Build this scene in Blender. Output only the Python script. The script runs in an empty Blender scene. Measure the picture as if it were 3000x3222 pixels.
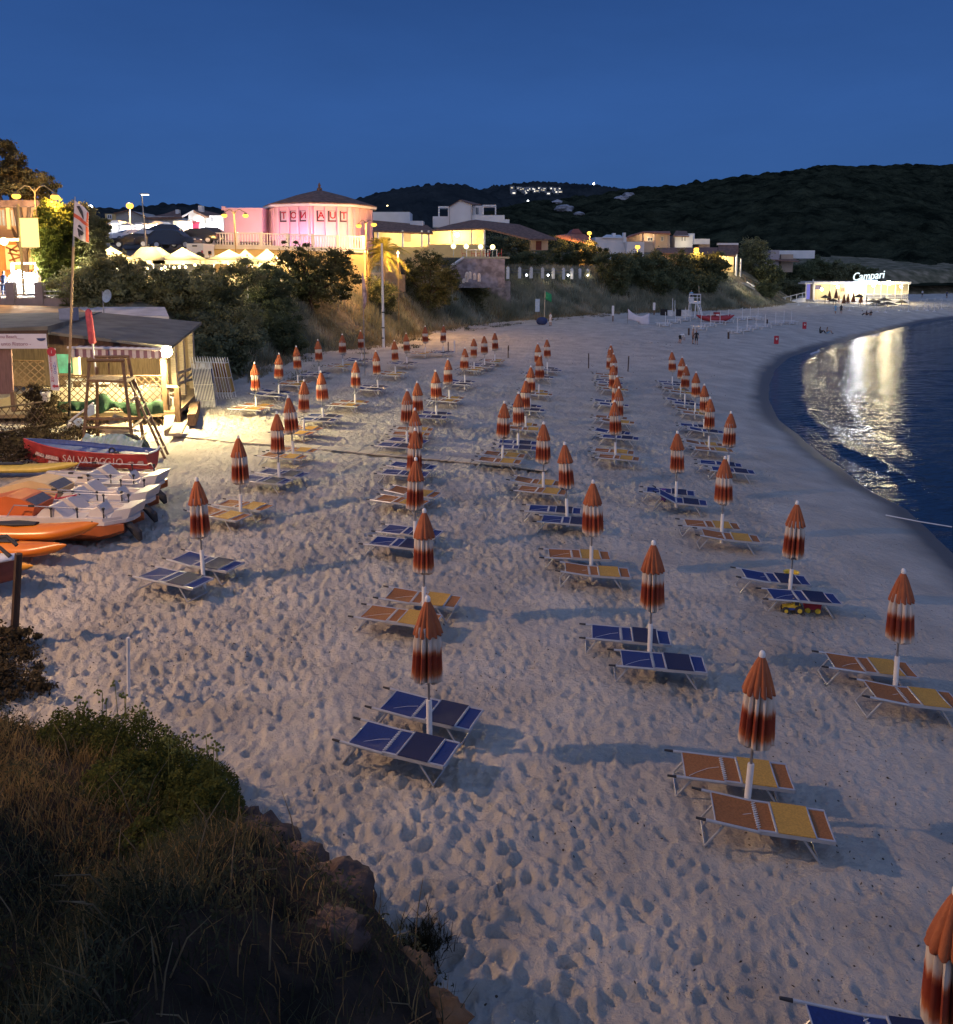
import bpy, math, random
import numpy as np
from mathutils import Vector, Matrix, Euler
R = math.radians
rnd = random.Random(7)
nrg = np.random.default_rng(11)
scene = bpy.context.scene
col = scene.collection
PI = math.pi

# ------------------------------------------------------------------ camera model (measured on the photo at 1851 px width)
CAMZ, F, CX, CY, YH = 7.7, 1709.1, 925.5, 754.0, 520.0
PITCH = math.atan((CY - YH) / F)
cp, sp = math.cos(PITCH), math.sin(PITCH)
CAM = Vector((0, 0, CAMZ))
def ray(u, v):
    x, y = (u - CX) / F, (CY - v) / F
    return Vector((x, cp + y * sp, -sp + y * cp))
def at(u, v, Y):
    r = ray(u, v); return CAM + r * (Y / r.y)
def mpp(Y):                     # metres per picture unit at distance Y
    return Y / F
ZO = {'z1': (0, 246.8, .2667), 'z2': (370.2, 308.5, .2667), 'z3': (740.4, 308.5, .2667), 'z4': (1172.3, 370.2, .3667),
      'z5': (0, 555.3, .2667), 'z6': (0, 802.1, .2482), 'n1': (0, 586.2, .1552), 'n2': (0, 370.2, .15), 'n3': (1264.9, 524.5, .2167),
      'n4': (0, 839.1, .1733), 'n5': (185.1, 382.5, .15), 'k1': (1530.2, 505.9, .1733), 'k2': (1048.9, 431.9, .3), 'k3': (771.3, 382.5, .1833),
      'm8': (925.5, 586.2, .3), 'd': (0, 0, 1)}
def P(z, x, y):
    a, b, c = ZO[z]; return a + c * x, b + c * y

# ------------------------------------------------------------------ terrain functions
SEA = -1.75
def _sea(u, v):
    r = ray(u, v); t = (SEA - CAMZ) / r.z; p = CAM + r * t; return (p.x, p.y)
SHORE = [(9, -30), (11, -5), (12.3, 8), (13.6, 17)] + [_sea(u / 1.6207, v / 1.6207) for u, v in (
    (3000, 1745), (2854, 1604), (2728, 1539), (2638, 1468), (2577, 1428), (2512, 1368), (2451, 1322), (2421, 1262), (2421, 1212),
    (2441, 1162), (2482, 1126), (2552, 1101), (2653, 1076), (2804, 1038), (2904, 1013), (3000, 1000))] + [(150, 186), (330, 215), (900, 300)]
def poly_dist(x, y, pts):
    """signed distance to a polyline: positive on its left side"""
    x = np.asarray(x, float); y = np.asarray(y, float)
    best = np.full(x.shape, 1e18); sg = np.ones(x.shape)
    for (ax, ay), (bx, by) in zip(pts[:-1], pts[1:]):
        dx, dy = bx - ax, by - ay; L2 = dx * dx + dy * dy
        t = np.clip(((x - ax) * dx + (y - ay) * dy) / L2, 0, 1)
        ex, ey = x - (ax + t * dx), y - (ay + t * dy)
        d2 = ex * ex + ey * ey
        cr = dx * (y - ay) - dy * (x - ax)
        m = d2 < best - 1e-9
        best = np.where(m, d2, best); sg = np.where(m, np.sign(cr), sg)
    return np.sqrt(best) * sg
def sstep(a, b, x):
    t = np.clip((x - a) / (b - a), 0, 1); return t * t * (3 - 2 * t)
def beach(x, y):
    s = poly_dist(x, y, SHORE)
    sp_ = np.maximum(s, 0)
    z = SEA + .6 * (1 - np.exp(-sp_ / 3)) + 2.45 * (1 - np.exp(-sp_ / 35))
    return np.where(s < 0, np.maximum(SEA + .13 * s, -4.5), z)
def _hit(u, v, fn, y0=5, y1=420):
    r = ray(u, v); prev = y0; Y = y0
    while Y < y1:
        p = CAM + r * (Y / r.y)
        if p.z < float(fn(p.x, p.y)):
            a, b = prev, Y
            for _ in range(22):
                m = (a + b) / 2; q = CAM + r * (m / r.y)
                if q.z < float(fn(q.x, q.y)): b = m
                else: a = m
            return CAM + r * (b / r.y)
        prev = Y; Y += .5 + Y * .01
    return CAM + r * (y1 / r.y)
BANK = [(-400, 40), (-60, 50), (-17.2, 53)] + [tuple(_hit(u, v, beach).xy) for u, v in (
    (462, 742), (570, 692), (740, 672), (860, 640), (1000, 622), (1190, 608), (1350, 604), (1480, 597), (1560, 586))]
BANK += [(BANK[-1][0] + 9, BANK[-1][1] + 28), (BANK[-1][0] + 70, BANK[-1][1] + 52), (420, 330)]
def bank_t(x, y): return poly_dist(x, y, BANK)
def _ramp(x, t):
    k = np.clip(t / (7.5 + 5.5 * sstep(-8, 4, x)), 0, 1); return k * k * (3 - 2 * k)
def ground(x, y):
    t = np.maximum(bank_t(x, y), 0)
    return beach(x, y) + (4.9 + 1.6 * sstep(-14, 2, x)) * _ramp(x, t) + (.085 + .135 * sstep(5, -12, x)) * np.clip(t - 14, 0, 70 - 40 * sstep(0, -12, x))
def gz(x, y): return float(ground(x, y))
def on(u, v): return _hit(u, v, ground)
def onbeach(u, v): return _hit(u, v, beach)
def on_h(u, v, h):              # the point on a ray that stands h above the beach
    return _hit(u, v, lambda x, y: beach(x, y) + h)

# ------------------------------------------------------------------ numpy noise
def _hash(ix, iy, seed):
    h = (ix.astype(np.int64) * 374761393 + iy.astype(np.int64) * 668265263 + seed * 974634777) & 0xFFFFFFFF
    h = ((h ^ (h >> 13)) * 1274126177) & 0xFFFFFFFF
    return ((h ^ (h >> 16)) & 0xFFFF) / 65535.0
def vnoise(x, y, seed=0):
    ix, iy = np.floor(x), np.floor(y); fx, fy = x - ix, y - iy
    fx = fx * fx * fx * (fx * (fx * 6 - 15) + 10); fy = fy * fy * fy * (fy * (fy * 6 - 15) + 10)
    a, b = _hash(ix, iy, seed), _hash(ix + 1, iy, seed); c, d = _hash(ix, iy + 1, seed), _hash(ix + 1, iy + 1, seed)
    return (a * (1 - fx) + b * fx) * (1 - fy) + (c * (1 - fx) + d * fx) * fy
def fbm(x, y, seed=0, o=4):
    s, a = 0, .5
    for k in range(o):
        s = s + a * (vnoise(x * 2 ** k, y * 2 ** k, seed + k) - .5); a *= .5
    return s * 2
def pits(x, y, cell, seed, el=1.6):
    """footprint-like hollows with raised rims: one jittered ellipse per cell"""
    gx, gy = np.floor(x / cell), np.floor(y / cell)
    h = np.zeros_like(x)
    for i in (-1, 0, 1):
        for j in (-1, 0, 1):
            cx_, cy_ = gx + i, gy + j
            px = (cx_ + _hash(cx_, cy_, seed)) * cell; py = (cy_ + _hash(cx_, cy_, seed + 1)) * cell
            an = _hash(cx_, cy_, seed + 2) * PI; k = .5 + _hash(cx_, cy_, seed + 3)
            dx, dy = x - px, y - py
            u = dx * np.cos(an) + dy * np.sin(an); v = (-dx * np.sin(an) + dy * np.cos(an)) * el
            d2 = (u * u + v * v) / (cell * .36) ** 2
            h += k * (-np.exp(-d2 ** 1.7) + .45 * np.exp(-(np.sqrt(d2) - 1.45) ** 2 / .18))
    return h

# ------------------------------------------------------------------ materials
def new_mat(name):
    m = bpy.data.materials.new(name); m.use_nodes = True
    nt = m.node_tree; nt.nodes.clear()
    o = nt.nodes.new('ShaderNodeOutputMaterial'); return m, nt, o
def N(nt, t, **kw):
    n = nt.nodes.new(t)
    for k, v in kw.items():
        if k.startswith('i_'):
            key = k[2:]
            n.inputs[int(key) if key.isdigit() else key.replace('_', ' ')].default_value = v
        else: setattr(n, k, v)
    return n
def c4(c): return (c[0], c[1], c[2], 1)
_mats = {}
def mat(name, c, rough=.6, metal=0, vary=.12, scale=6, bump=0, bscale=40, emit=None, es=0, spec=.5, c2=None, stretch=None, trans=0, alpha=1):
    if name in _mats: return _mats[name]
    m, nt, o = new_mat(name)
    b = N(nt, 'ShaderNodeBsdfPrincipled')
    b.inputs['Roughness'].default_value = rough; b.inputs['Metallic'].default_value = metal; b.inputs['Specular IOR Level'].default_value = spec
    tc = N(nt, 'ShaderNodeTexCoord'); src = tc.outputs['Object']
    if stretch:
        mp = N(nt, 'ShaderNodeMapping'); mp.inputs['Scale'].default_value = stretch; nt.links.new(src, mp.inputs[0]); src = mp.outputs[0]
    nz = N(nt, 'ShaderNodeTexNoise'); nz.inputs['Scale'].default_value = scale; nz.inputs['Detail'].default_value = 5
    nt.links.new(src, nz.inputs['Vector'])
    rp = N(nt, 'ShaderNodeValToRGB')
    lo = c2 if c2 else tuple(k * (1 - vary) for k in c); hi = c if c2 else tuple(min(1, k * (1 + vary)) for k in c)
    rp.color_ramp.elements[0].position = .35; rp.color_ramp.elements[0].color = c4(lo)
    rp.color_ramp.elements[1].position = .65; rp.color_ramp.elements[1].color = c4(hi)
    nt.links.new(nz.outputs['Fac'], rp.inputs[0]); nt.links.new(rp.outputs[0], b.inputs['Base Color'])
    if bump:
        n2 = N(nt, 'ShaderNodeTexNoise'); n2.inputs['Scale'].default_value = bscale; n2.inputs['Detail'].default_value = 4
        nt.links.new(src, n2.inputs['Vector'])
        bm = N(nt, 'ShaderNodeBump'); bm.inputs['Strength'].default_value = min(1, bump); bm.inputs['Distance'].default_value = .05
        nt.links.new(n2.outputs['Fac'], bm.inputs['Height']); nt.links.new(bm.outputs[0], b.inputs['Normal'])
    if emit:
        b.inputs['Emission Color'].default_value = c4(emit); b.inputs['Emission Strength'].default_value = es
    if trans: b.inputs['Transmission Weight'].default_value = trans
    sh = b.outputs[0]
    if alpha == 'fabric':       # thin cloth: light passes through
        tr = N(nt, 'ShaderNodeBsdfTranslucent'); nt.links.new(rp.outputs[0], tr.inputs['Color'])
        mx = N(nt, 'ShaderNodeMixShader'); mx.inputs[0].default_value = .5
        nt.links.new(sh, mx.inputs[1]); nt.links.new(tr.outputs[0], mx.inputs[2]); sh = mx.outputs[0]
    nt.links.new(sh, o.inputs[0]); _mats[name] = m; return m
def emat(name, c, s):
    if name in _mats: return _mats[name]
    m, nt, o = new_mat(name); e = N(nt, 'ShaderNodeEmission'); e.inputs[0].default_value = c4(c); e.inputs[1].default_value = s
    nt.links.new(e.outputs[0], o.inputs[0]); _mats[name] = m; return m
def leaf_mat(name, c1, c2, scale=1.2, tl=.35):
    if name in _mats: return _mats[name]
    m, nt, o = new_mat(name)
    tc = N(nt, 'ShaderNodeTexCoord'); nz = N(nt, 'ShaderNodeTexNoise'); nz.inputs['Scale'].default_value = scale; nz.inputs['Detail'].default_value = 6
    nt.links.new(tc.outputs['Object'], nz.inputs['Vector'])
    rp = N(nt, 'ShaderNodeValToRGB'); rp.color_ramp.elements[0].position = .36; rp.color_ramp.elements[1].position = .64
    rp.color_ramp.elements[0].color = c4(c1); rp.color_ramp.elements[1].color = c4(c2)
    nt.links.new(nz.outputs['Fac'], rp.inputs[0])
    d = N(nt, 'ShaderNodeBsdfDiffuse'); t = N(nt, 'ShaderNodeBsdfTranslucent'); mx = N(nt, 'ShaderNodeMixShader'); mx.inputs[0].default_value = tl
    nt.links.new(rp.outputs[0], d.inputs[0]); nt.links.new(rp.outputs[0], t.inputs[0])
    nt.links.new(d.outputs[0], mx.inputs[1]); nt.links.new(t.outputs[0], mx.inputs[2]); nt.links.new(mx.outputs[0], o.inputs[0])
    _mats[name] = m; return m

# ------------------------------------------------------------------ mesh builder
class MB:
    def __init__(s): s.v = []; s.f = []; s.mi = []; s.k = 0
    def add(s, vs, fs, M=None):
        b = len(s.v)
        s.v += [tuple(M @ Vector(p)) if M is not None else tuple(p) for p in vs]
        s.f += [tuple(b + i for i in f) for f in fs]; s.mi += [s.k] * len(fs); return s
    def box(s, c, d, rz=0, M=None, rot=None):
        x, y, z = d[0] / 2, d[1] / 2, d[2] / 2
        T = Matrix.Translation(c) @ (Euler(rot).to_matrix().to_4x4() if rot else Matrix.Rotation(rz, 4, 'Z'))
        if M is not None: T = M @ T
        vs = [(-x, -y, -z), (x, -y, -z), (x, y, -z), (-x, y, -z), (-x, -y, z), (x, -y, z), (x, y, z), (-x, y, z)]
        return s.add(vs, [(0, 3, 2, 1), (4, 5, 6, 7), (0, 1, 5, 4), (1, 2, 6, 5), (2, 3, 7, 6), (3, 0, 4, 7)], T)
    def tube(s, p0, p1, r0, r1=None, n=8, M=None):
        return s.path([p0, p1], [r0, r0 if r1 is None else r1], n, M)
    def path(s, pts, rs, n=8, M=None, cap=True):
        pts = [Vector(p) for p in pts]
        if not hasattr(rs, '__len__'): rs = [rs] * len(pts)
        vs = []; fs = []
        up = Vector((0, 0, 1)); prev = None
        for i, p in enumerate(pts):
            d = (pts[min(i + 1, len(pts) - 1)] - pts[max(i - 1, 0)]); d = d.normalized() if d.length > 1e-9 else Vector((0, 0, 1))
            if prev is None:
                a = d.cross(up if abs(d.z) < .95 else Vector((1, 0, 0))).normalized()
            else:
                a = (prev - d * prev.dot(d)).normalized()
            prev = a; b = d.cross(a)
            for k in range(n):
                t = 2 * PI * k / n; vs.append(p + (a * math.cos(t) + b * math.sin(t)) * rs[i])
        for i in range(len(pts) - 1):
            for k in range(n):
                k2 = (k + 1) % n; fs.append((i * n + k, i * n + k2, (i + 1) * n + k2, (i + 1) * n + k))
        if cap:
            fs.append(tuple(reversed(range(n)))); fs.append(tuple((len(pts) - 1) * n + k for k in range(n)))
        return s.add(vs, fs, M)
    def lathe(s, prof, n=20, c=(0, 0, 0), M=None, mod=None):
        vs = []; fs = []
        for i, (r, z) in enumerate(prof):
            for k in range(n):
                t = 2 * PI * k / n; rr = r * (mod(t, i) if mod else 1)
                vs.append((c[0] + rr * math.cos(t), c[1] + rr * math.sin(t), c[2] + z))
        for i in range(len(prof) - 1):
            for k in range(n):
                k2 = (k + 1) % n; fs.append((i * n + k, i * n + k2, (i + 1) * n + k2, (i + 1) * n + k))
        fs.append(tuple(reversed(range(n)))); fs.append(tuple((len(prof) - 1) * n + k for k in range(n)))
        return s.add(vs, fs, M)
    def ball(s, c, r, n=12, m=8, M=None):
        if not hasattr(r, '__len__'): r = (r, r, r)
        vs = []; fs = []
        for i in range(m + 1):
            ph = PI * i / m
            for k in range(n):
                t = 2 * PI * k / n
                vs.append((c[0] + r[0] * math.sin(ph) * math.cos(t), c[1] + r[1] * math.sin(ph) * math.sin(t), c[2] + r[2] * math.cos(ph)))
        for i in range(m):
            for k in range(n):
                k2 = (k + 1) % n; fs.append((i * n + k, (i + 1) * n + k, (i + 1) * n + k2, i * n + k2))
        return s.add(vs, fs, M)
    def prism(s, pts, d, M=None):
        n = len(pts); d = Vector(d); vs = [Vector(p) for p in pts] + [Vector(p) + d for p in pts]
        fs = [tuple(reversed(range(n))), tuple(range(n, 2 * n))] + [(i, (i + 1) % n, n + (i + 1) % n, n + i) for i in range(n)]
        return s.add(vs, fs, M)
    def loft(s, rings, M=None, cap=True, closed=True):
        n = len(rings[0]); vs = [p for r in rings for p in r]; fs = []
        for i in range(len(rings) - 1):
            for k in range(n if closed else n - 1):
                k2 = (k + 1) % n; fs.append((i * n + k, i * n + k2, (i + 1) * n + k2, (i + 1) * n + k))
        if cap:
            fs.append(tuple(reversed(range(n)))); fs.append(tuple((len(rings) - 1) * n + k for k in range(n)))
        return s.add(vs, fs, M)
    def build(s, name, mats, parent=None, smooth=False, M=None):
        me = bpy.data.meshes.new(name); me.from_pydata(s.v, [], s.f)
        if not isinstance(mats, (list, tuple)): mats = [mats]
        for m in mats: me.materials.append(m)
        if any(s.mi): me.polygons.foreach_set('material_index', s.mi)
        if smooth:
            me.polygons.foreach_set('use_smooth', [True] * len(me.polygons))
            me.set_sharp_from_angle(angle=R(42)) if hasattr(me, 'set_sharp_from_angle') else None
        me.update()
        return link(name, me, parent, M)
def link(name, me, parent=None, M=None):
    o = bpy.data.objects.new(name, me); col.objects.link(o)
    if parent is not None: o.parent = parent
    if M is not None: o.matrix_local = M
    return o
def tag(o, label=None, cat=None, group=None, kind=None):
    if label: o['label'] = label
    if cat: o['category'] = cat
    if group: o['group'] = group
    if kind: o['kind'] = kind
    return o
def thing(name, label, cat, loc=(0, 0, 0), rz=0, group=None):
    o = bpy.data.objects.new(name, None); col.objects.link(o); o.location = loc; o.rotation_euler = (0, 0, rz); o.empty_display_size = .1
    return tag(o, label, cat, group)
def dup(root, loc, rz=0, label=None, group=None, scale=None, tilt=(0, 0)):
    def cpy(o, par):
        c = o.copy(); col.objects.link(c)
        if par is not None: c.parent = par
        for ch in kids.get(o.name, ()): cpy(ch, c)
        return c
    kids = {}
    def walk(o):
        kids[o.name] = list(o.children)
        for ch in o.children: walk(ch)
    walk(root)
    r = cpy(root, None); r.location = loc; r.rotation_euler = (tilt[0], tilt[1], rz)
    if scale: r.scale = (scale,) * 3
    if label: r['label'] = label
    if group: r['group'] = group
    return r
def npmesh(name, v, f, mats, parent=None, smooth=False, kind=None):
    """v (n,3), f (m,k) arrays"""
    me = bpy.data.meshes.new(name); k = f.shape[1]
    me.vertices.add(len(v)); me.vertices.foreach_set('co', np.ascontiguousarray(v, dtype=np.float32).ravel())
    me.loops.add(f.size); me.loops.foreach_set('vertex_index', np.ascontiguousarray(f, dtype=np.int32).ravel())
    me.polygons.add(len(f)); me.polygons.foreach_set('loop_start', np.arange(0, f.size, k, dtype=np.int32))
    if smooth: me.polygons.foreach_set('use_smooth', np.ones(len(f), dtype=bool))
    for m in (mats if isinstance(mats, (list, tuple)) else [mats]): me.materials.append(m)
    me.update(calc_edges=True); me.validate()
    o = link(name, me, parent)
    if kind: o['kind'] = kind
    return o
def grid(name, xs, ys, zs, m, smooth=True, keep=None, kind='structure'):
    h, w = xs.shape
    v = np.stack([xs, ys, zs], -1).reshape(-1, 3)
    i = np.arange(h * w).reshape(h, w)
    f = np.stack([i[:-1, :-1], i[:-1, 1:], i[1:, 1:], i[1:, :-1]], -1).reshape(-1, 4)
    if keep is not None:
        kk = (keep[:-1, :-1] | keep[:-1, 1:] | keep[1:, 1:] | keep[1:, :-1]).reshape(-1); f = f[kk]
        used = np.unique(f); mp = np.zeros(h * w, dtype=np.int64); mp[used] = np.arange(len(used)); v = v[used]; f = mp[f]
    return npmesh(name, v, f, m, None, smooth, kind)
def text_mesh(txt, size, depth=.004, align='CENTER', shear=0, bold=0):
    cu = bpy.data.curves.new('lettering', 'FONT'); cu.body = txt; cu.size = size; cu.extrude = depth; cu.align_x = align; cu.align_y = 'CENTER'; cu.resolution_u = 3; cu.shear = shear; cu.offset = bold
    o = bpy.data.objects.new('lettering', cu); col.objects.link(o)
    dg = bpy.context.evaluated_depsgraph_get(); me = bpy.data.meshes.new_from_object(o.evaluated_get(dg))
    bpy.data.objects.remove(o); bpy.data.curves.remove(cu); me.name = 'lettering'; return me
def text(txt, size, m, parent, loc, rot=(PI / 2, 0, 0), name='lettering', **kw):
    me = text_mesh(txt, size, **kw); me.materials.clear(); me.materials.append(m)
    o = link(name, me, parent); o.location = loc; o.rotation_euler = rot; return o
def lamp(loc, energy, c, size=.12, kind='POINT', name='lamp_light'):
    l = bpy.data.lights.new(name, kind); l.energy = energy; l.color = c
    if kind == 'POINT': l.shadow_soft_size = size
    o = bpy.data.objects.new(name, l); col.objects.link(o); o.location = loc; return o
ORD = ['first', 'second', 'third', 'fourth', 'fifth', 'sixth', 'seventh', 'eighth', 'ninth', 'tenth', 'eleventh', 'twelfth', 'thirteenth', 'fourteenth', 'fifteenth', 'sixteenth']
# ------------------------------------------------------------------ camera
cd = bpy.data.cameras.new('camera'); cam = bpy.data.objects.new('camera', cd); col.objects.link(cam); scene.camera = cam
cam.location = CAM; cam.rotation_euler = (PI / 2 - PITCH, 0, 0)
cd.sensor_fit = 'HORIZONTAL'; cd.sensor_width = 36; cd.lens = 36 * F / 1851; cd.shift_y = -(994 - CY) / 1851
cd.clip_start = .1; cd.clip_end = 20000
scene.view_settings.view_transform = 'Standard'; scene.view_settings.look = 'None'; scene.view_settings.exposure = 0; scene.view_settings.gamma = 1
scene.cycles.use_denoising = True; scene.cycles.max_bounces = 6; scene.cycles.sample_clamp_indirect = 4
scene.cycles.caustics_reflective = False; scene.cycles.caustics_refractive = False

# ------------------------------------------------------------------ dusk sky
w = bpy.data.worlds.new('World'); scene.world = w; w.use_nodes = True
nt = w.node_tree; nt.nodes.clear()
wo = N(nt, 'ShaderNodeOutputWorld'); bg = N(nt, 'ShaderNodeBackground'); bg.inputs[1].default_value = 1
tc = N(nt, 'ShaderNodeTexCoord'); sx = N(nt, 'ShaderNodeSeparateXYZ'); nt.links.new(tc.outputs['Generated'], sx.inputs[0])
rp = N(nt, 'ShaderNodeValToRGB'); cr = rp.color_ramp
for pos, c in ((0, (.034, .094, .262)), (.07, (.035, .103, .30)), (.16, (.033, .103, .32)), (.30, (.021, .071, .24)), (1, (.08, .155, .37))):
    e = cr.elements[0] if pos == 0 else cr.elements[-1] if pos == 1 else cr.elements.new(pos)
    e.position = pos; e.color = c4(c)
nt.links.new(sx.outputs['Z'], rp.inputs[0])
# afterglow in the sky behind the camera
mr = N(nt, 'ShaderNodeMapRange'); mr.inputs['From Min'].default_value = .1; mr.inputs['From Max'].default_value = -1; nt.links.new(sx.outputs['Y'], mr.inputs['Value'])
gl = N(nt, 'ShaderNodeMix'); gl.data_type = 'RGBA'; gl.blend_type = 'ADD'
gl.inputs['B'].default_value = (.40, .42, .50, 1)
nt.links.new(mr.outputs[0], gl.inputs['Factor']); nt.links.new(rp.outputs[0], gl.inputs['A'])
# a little of the physical sky with the sun below the horizon
sk = N(nt, 'ShaderNodeTexSky'); sk.sky_type = 'NISHITA'; sk.sun_disc = False; sk.sun_elevation = R(-4); sk.sun_rotation = R(180)
ad = N(nt, 'ShaderNodeMix'); ad.data_type = 'RGBA'; ad.blend_type = 'ADD'; ad.inputs['Factor'].default_value = .05
nt.links.new(gl.outputs['Result'], ad.inputs['A']); nt.links.new(sk.outputs[0], ad.inputs['B'])
cn = N(nt, 'ShaderNodeTexNoise'); cn.inputs['Scale'].default_value = 2.6; cn.inputs['Detail'].default_value = 7; cn.inputs['Roughness'].default_value = .6
cm = N(nt, 'ShaderNodeMapping'); cm.inputs['Scale'].default_value = (1, 1, 3.5); nt.links.new(tc.outputs['Generated'], cm.inputs[0]); nt.links.new(cm.outputs[0], cn.inputs['Vector'])
cv = N(nt, 'ShaderNodeMapRange'); cv.inputs['From Min'].default_value = .3; cv.inputs['From Max'].default_value = .7; cv.inputs['To Min'].default_value = .93; cv.inputs['To Max'].default_value = 1.07; nt.links.new(cn.outputs['Fac'], cv.inputs['Value'])
cx2 = N(nt, 'ShaderNodeVectorMath', operation='SCALE'); nt.links.new(ad.outputs['Result'], cx2.inputs[0]); nt.links.new(cv.outputs[0], cx2.inputs['Scale'])
nt.links.new(cx2.outputs[0], bg.inputs[0]); nt.links.new(bg.outputs[0], wo.inputs[0])

# ------------------------------------------------------------------ sand
def sand_mat():
    m, nt, o = new_mat('beach sand')
    b = N(nt, 'ShaderNodeBsdfPrincipled'); b.inputs['Specular IOR Level'].default_value = .25
    ge = N(nt, 'ShaderNodeNewGeometry'); sx = N(nt, 'ShaderNodeSeparateXYZ'); nt.links.new(ge.outputs['Position'], sx.inputs[0])
    n1 = N(nt, 'ShaderNodeTexNoise'); n1.inputs['Scale'].default_value = .55; n1.inputs['Detail'].default_value = 8; nt.links.new(ge.outputs['Position'], n1.inputs['Vector'])
    r1 = N(nt, 'ShaderNodeValToRGB'); r1.color_ramp.elements[0].position = .3; r1.color_ramp.elements[1].position = .7
    r1.color_ramp.elements[0].color = (.43, .392, .342, 1); r1.color_ramp.elements[1].color = (.63, .58, .505, 1)
    nt.links.new(n1.outputs['Fac'], r1.inputs[0])
    # specks: shell grit, dried seaweed
    n2 = N(nt, 'ShaderNodeTexVoronoi'); n2.inputs['Scale'].default_value = 5.5; nt.links.new(ge.outputs['Position'], n2.inputs['Vector'])
    n2b = N(nt, 'ShaderNodeTexNoise'); n2b.inputs['Scale'].default_value = .22; nt.links.new(ge.outputs['Position'], n2b.inputs['Vector'])
    lt = N(nt, 'ShaderNodeMath', operation='LESS_THAN'); lt.inputs[1].default_value = .10; nt.links.new(n2.outputs['Distance'], lt.inputs[0])
    gt = N(nt, 'ShaderNodeMath', operation='GREATER_THAN'); gt.inputs[1].default_value = .53; nt.links.new(n2b.outputs['Fac'], gt.inputs[0])
    mu = N(nt, 'ShaderNodeMath', operation='MULTIPLY'); nt.links.new(lt.outputs[0], mu.inputs[0]); nt.links.new(gt.outputs[0], mu.inputs[1])
    mx = N(nt, 'ShaderNodeMix'); mx.data_type = 'RGBA'; mx.inputs['B'].default_value = (.09, .07, .05, 1)
    nt.links.new(mu.outputs[0], mx.inputs['Factor']); nt.links.new(r1.outputs[0], mx.inputs['A'])
    # wet sand by height above the sea
    nw = N(nt, 'ShaderNodeTexNoise'); nw.inputs['Scale'].default_value = .35; nw.inputs['Detail'].default_value = 3; nt.links.new(ge.outputs['Position'], nw.inputs['Vector'])
    zz = N(nt, 'ShaderNodeMath', operation='MULTIPLY_ADD'); zz.inputs[1].default_value = .28; nt.links.new(nw.outputs['Fac'], zz.inputs[0]); nt.links.new(sx.outputs['Z'], zz.inputs[2])
    wr = N(nt, 'ShaderNodeMapRange'); wr.inputs['From Min'].default_value = SEA + .52; wr.inputs['From Max'].default_value = SEA + .28; nt.links.new(zz.outputs[0], wr.inputs['Value'])
    mw = N(nt, 'ShaderNodeMix'); mw.data_type = 'RGBA'; mw.inputs['B'].default_value = (.13, .105, .085, 1)
    nt.links.new(wr.outputs[0], mw.inputs['Factor']); nt.links.new(mx.outputs['Result'], mw.inputs['A']); nt.links.new(mw.outputs['Result'], b.inputs['Base Color'])
    ro = N(nt, 'ShaderNodeMapRange'); ro.inputs['To Min'].default_value = .9; ro.inputs['To Max'].default_value = .42; nt.links.new(wr.outputs[0], ro.inputs['Value']); nt.links.new(ro.outputs[0], b.inputs['Roughness'])
    # fine churned relief
    n3 = N(nt, 'ShaderNodeTexNoise'); n3.inputs['Scale'].default_value = 3.2; n3.inputs['Detail'].default_value = 8; n3.inputs['Roughness'].default_value = .68; nt.links.new(ge.outputs['Position'], n3.inputs['Vector'])
    iv = N(nt, 'ShaderNodeMapRange'); iv.inputs['To Min'].default_value = 1; iv.inputs['To Max'].default_value = .12; nt.links.new(wr.outputs[0], iv.inputs['Value'])
    bm = N(nt, 'ShaderNodeBump'); bm.inputs['Distance'].default_value = .20; nt.links.new(iv.outputs[0], bm.inputs['Strength'])
    nt.links.new(n3.outputs['Fac'], bm.inputs['Height']); nt.links.new(bm.outputs[0], b.inputs['Normal'])
    nt.links.new(b.outputs[0], o.inputs[0]); return m
NX, NY = 760, 900
yy = 3.0 * (440 / 3.0) ** np.linspace(0, 1, NY)
q = np.linspace(-1, 1, NX)
ys = np.repeat(yy[:, None], NX, 1); xs = q[None, :] * (yy[:, None] * .62 + 5.5)
s_ = poly_dist(xs, ys, SHORE); t_ = bank_t(xs, ys)
dry = sstep(1.5, 7, s_); seaw = sstep(16, 4, s_)
zz = beach(xs, ys)
wx = xs + .25 * fbm(xs * .9, ys * .9, 31, 2); wy = ys + .25 * fbm(xs * .9 + 9, ys * .9, 32, 2)
soft = .58 + .55 * sstep(.42, .62, vnoise(xs * .16, ys * .16, 77))
rdg = np.abs(fbm(wx * 1.5, wy * 1.9, 21, 3)); det = .044 * pits(wx, wy, .35, 3) + .028 * pits(wx + 50, wy, .235, 13, 1.3) - .09 * rdg - .06 * np.abs(fbm(wx * 3.3 + 7, wy * 3.9, 23, 3)) + .05 * fbm(xs * 1.9, ys * 1.9, 5, 4) + .06 * fbm(xs * .3, ys * .3, 9, 3)
zz = zz + 1.5 * det * dry * (1 - .55 * seaw) * soft - 3.2 * sstep(.8, 3.0, t_)
sand = grid('sand', xs, ys, zz, sand_mat(), keep=(s_ > -26) & (t_ < 3.2))
# ground sheet far out to the horizon under everything
gb = MB(); gb.add([(-3000, -300, -5), (3000, -300, -5), (3000, 6000, -5), (-3000, 6000, -5)], [(0, 1, 2, 3)])
tag(gb.build('ground', mat('dark earth', (.06, .05, .035), .9)), kind='structure')

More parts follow.
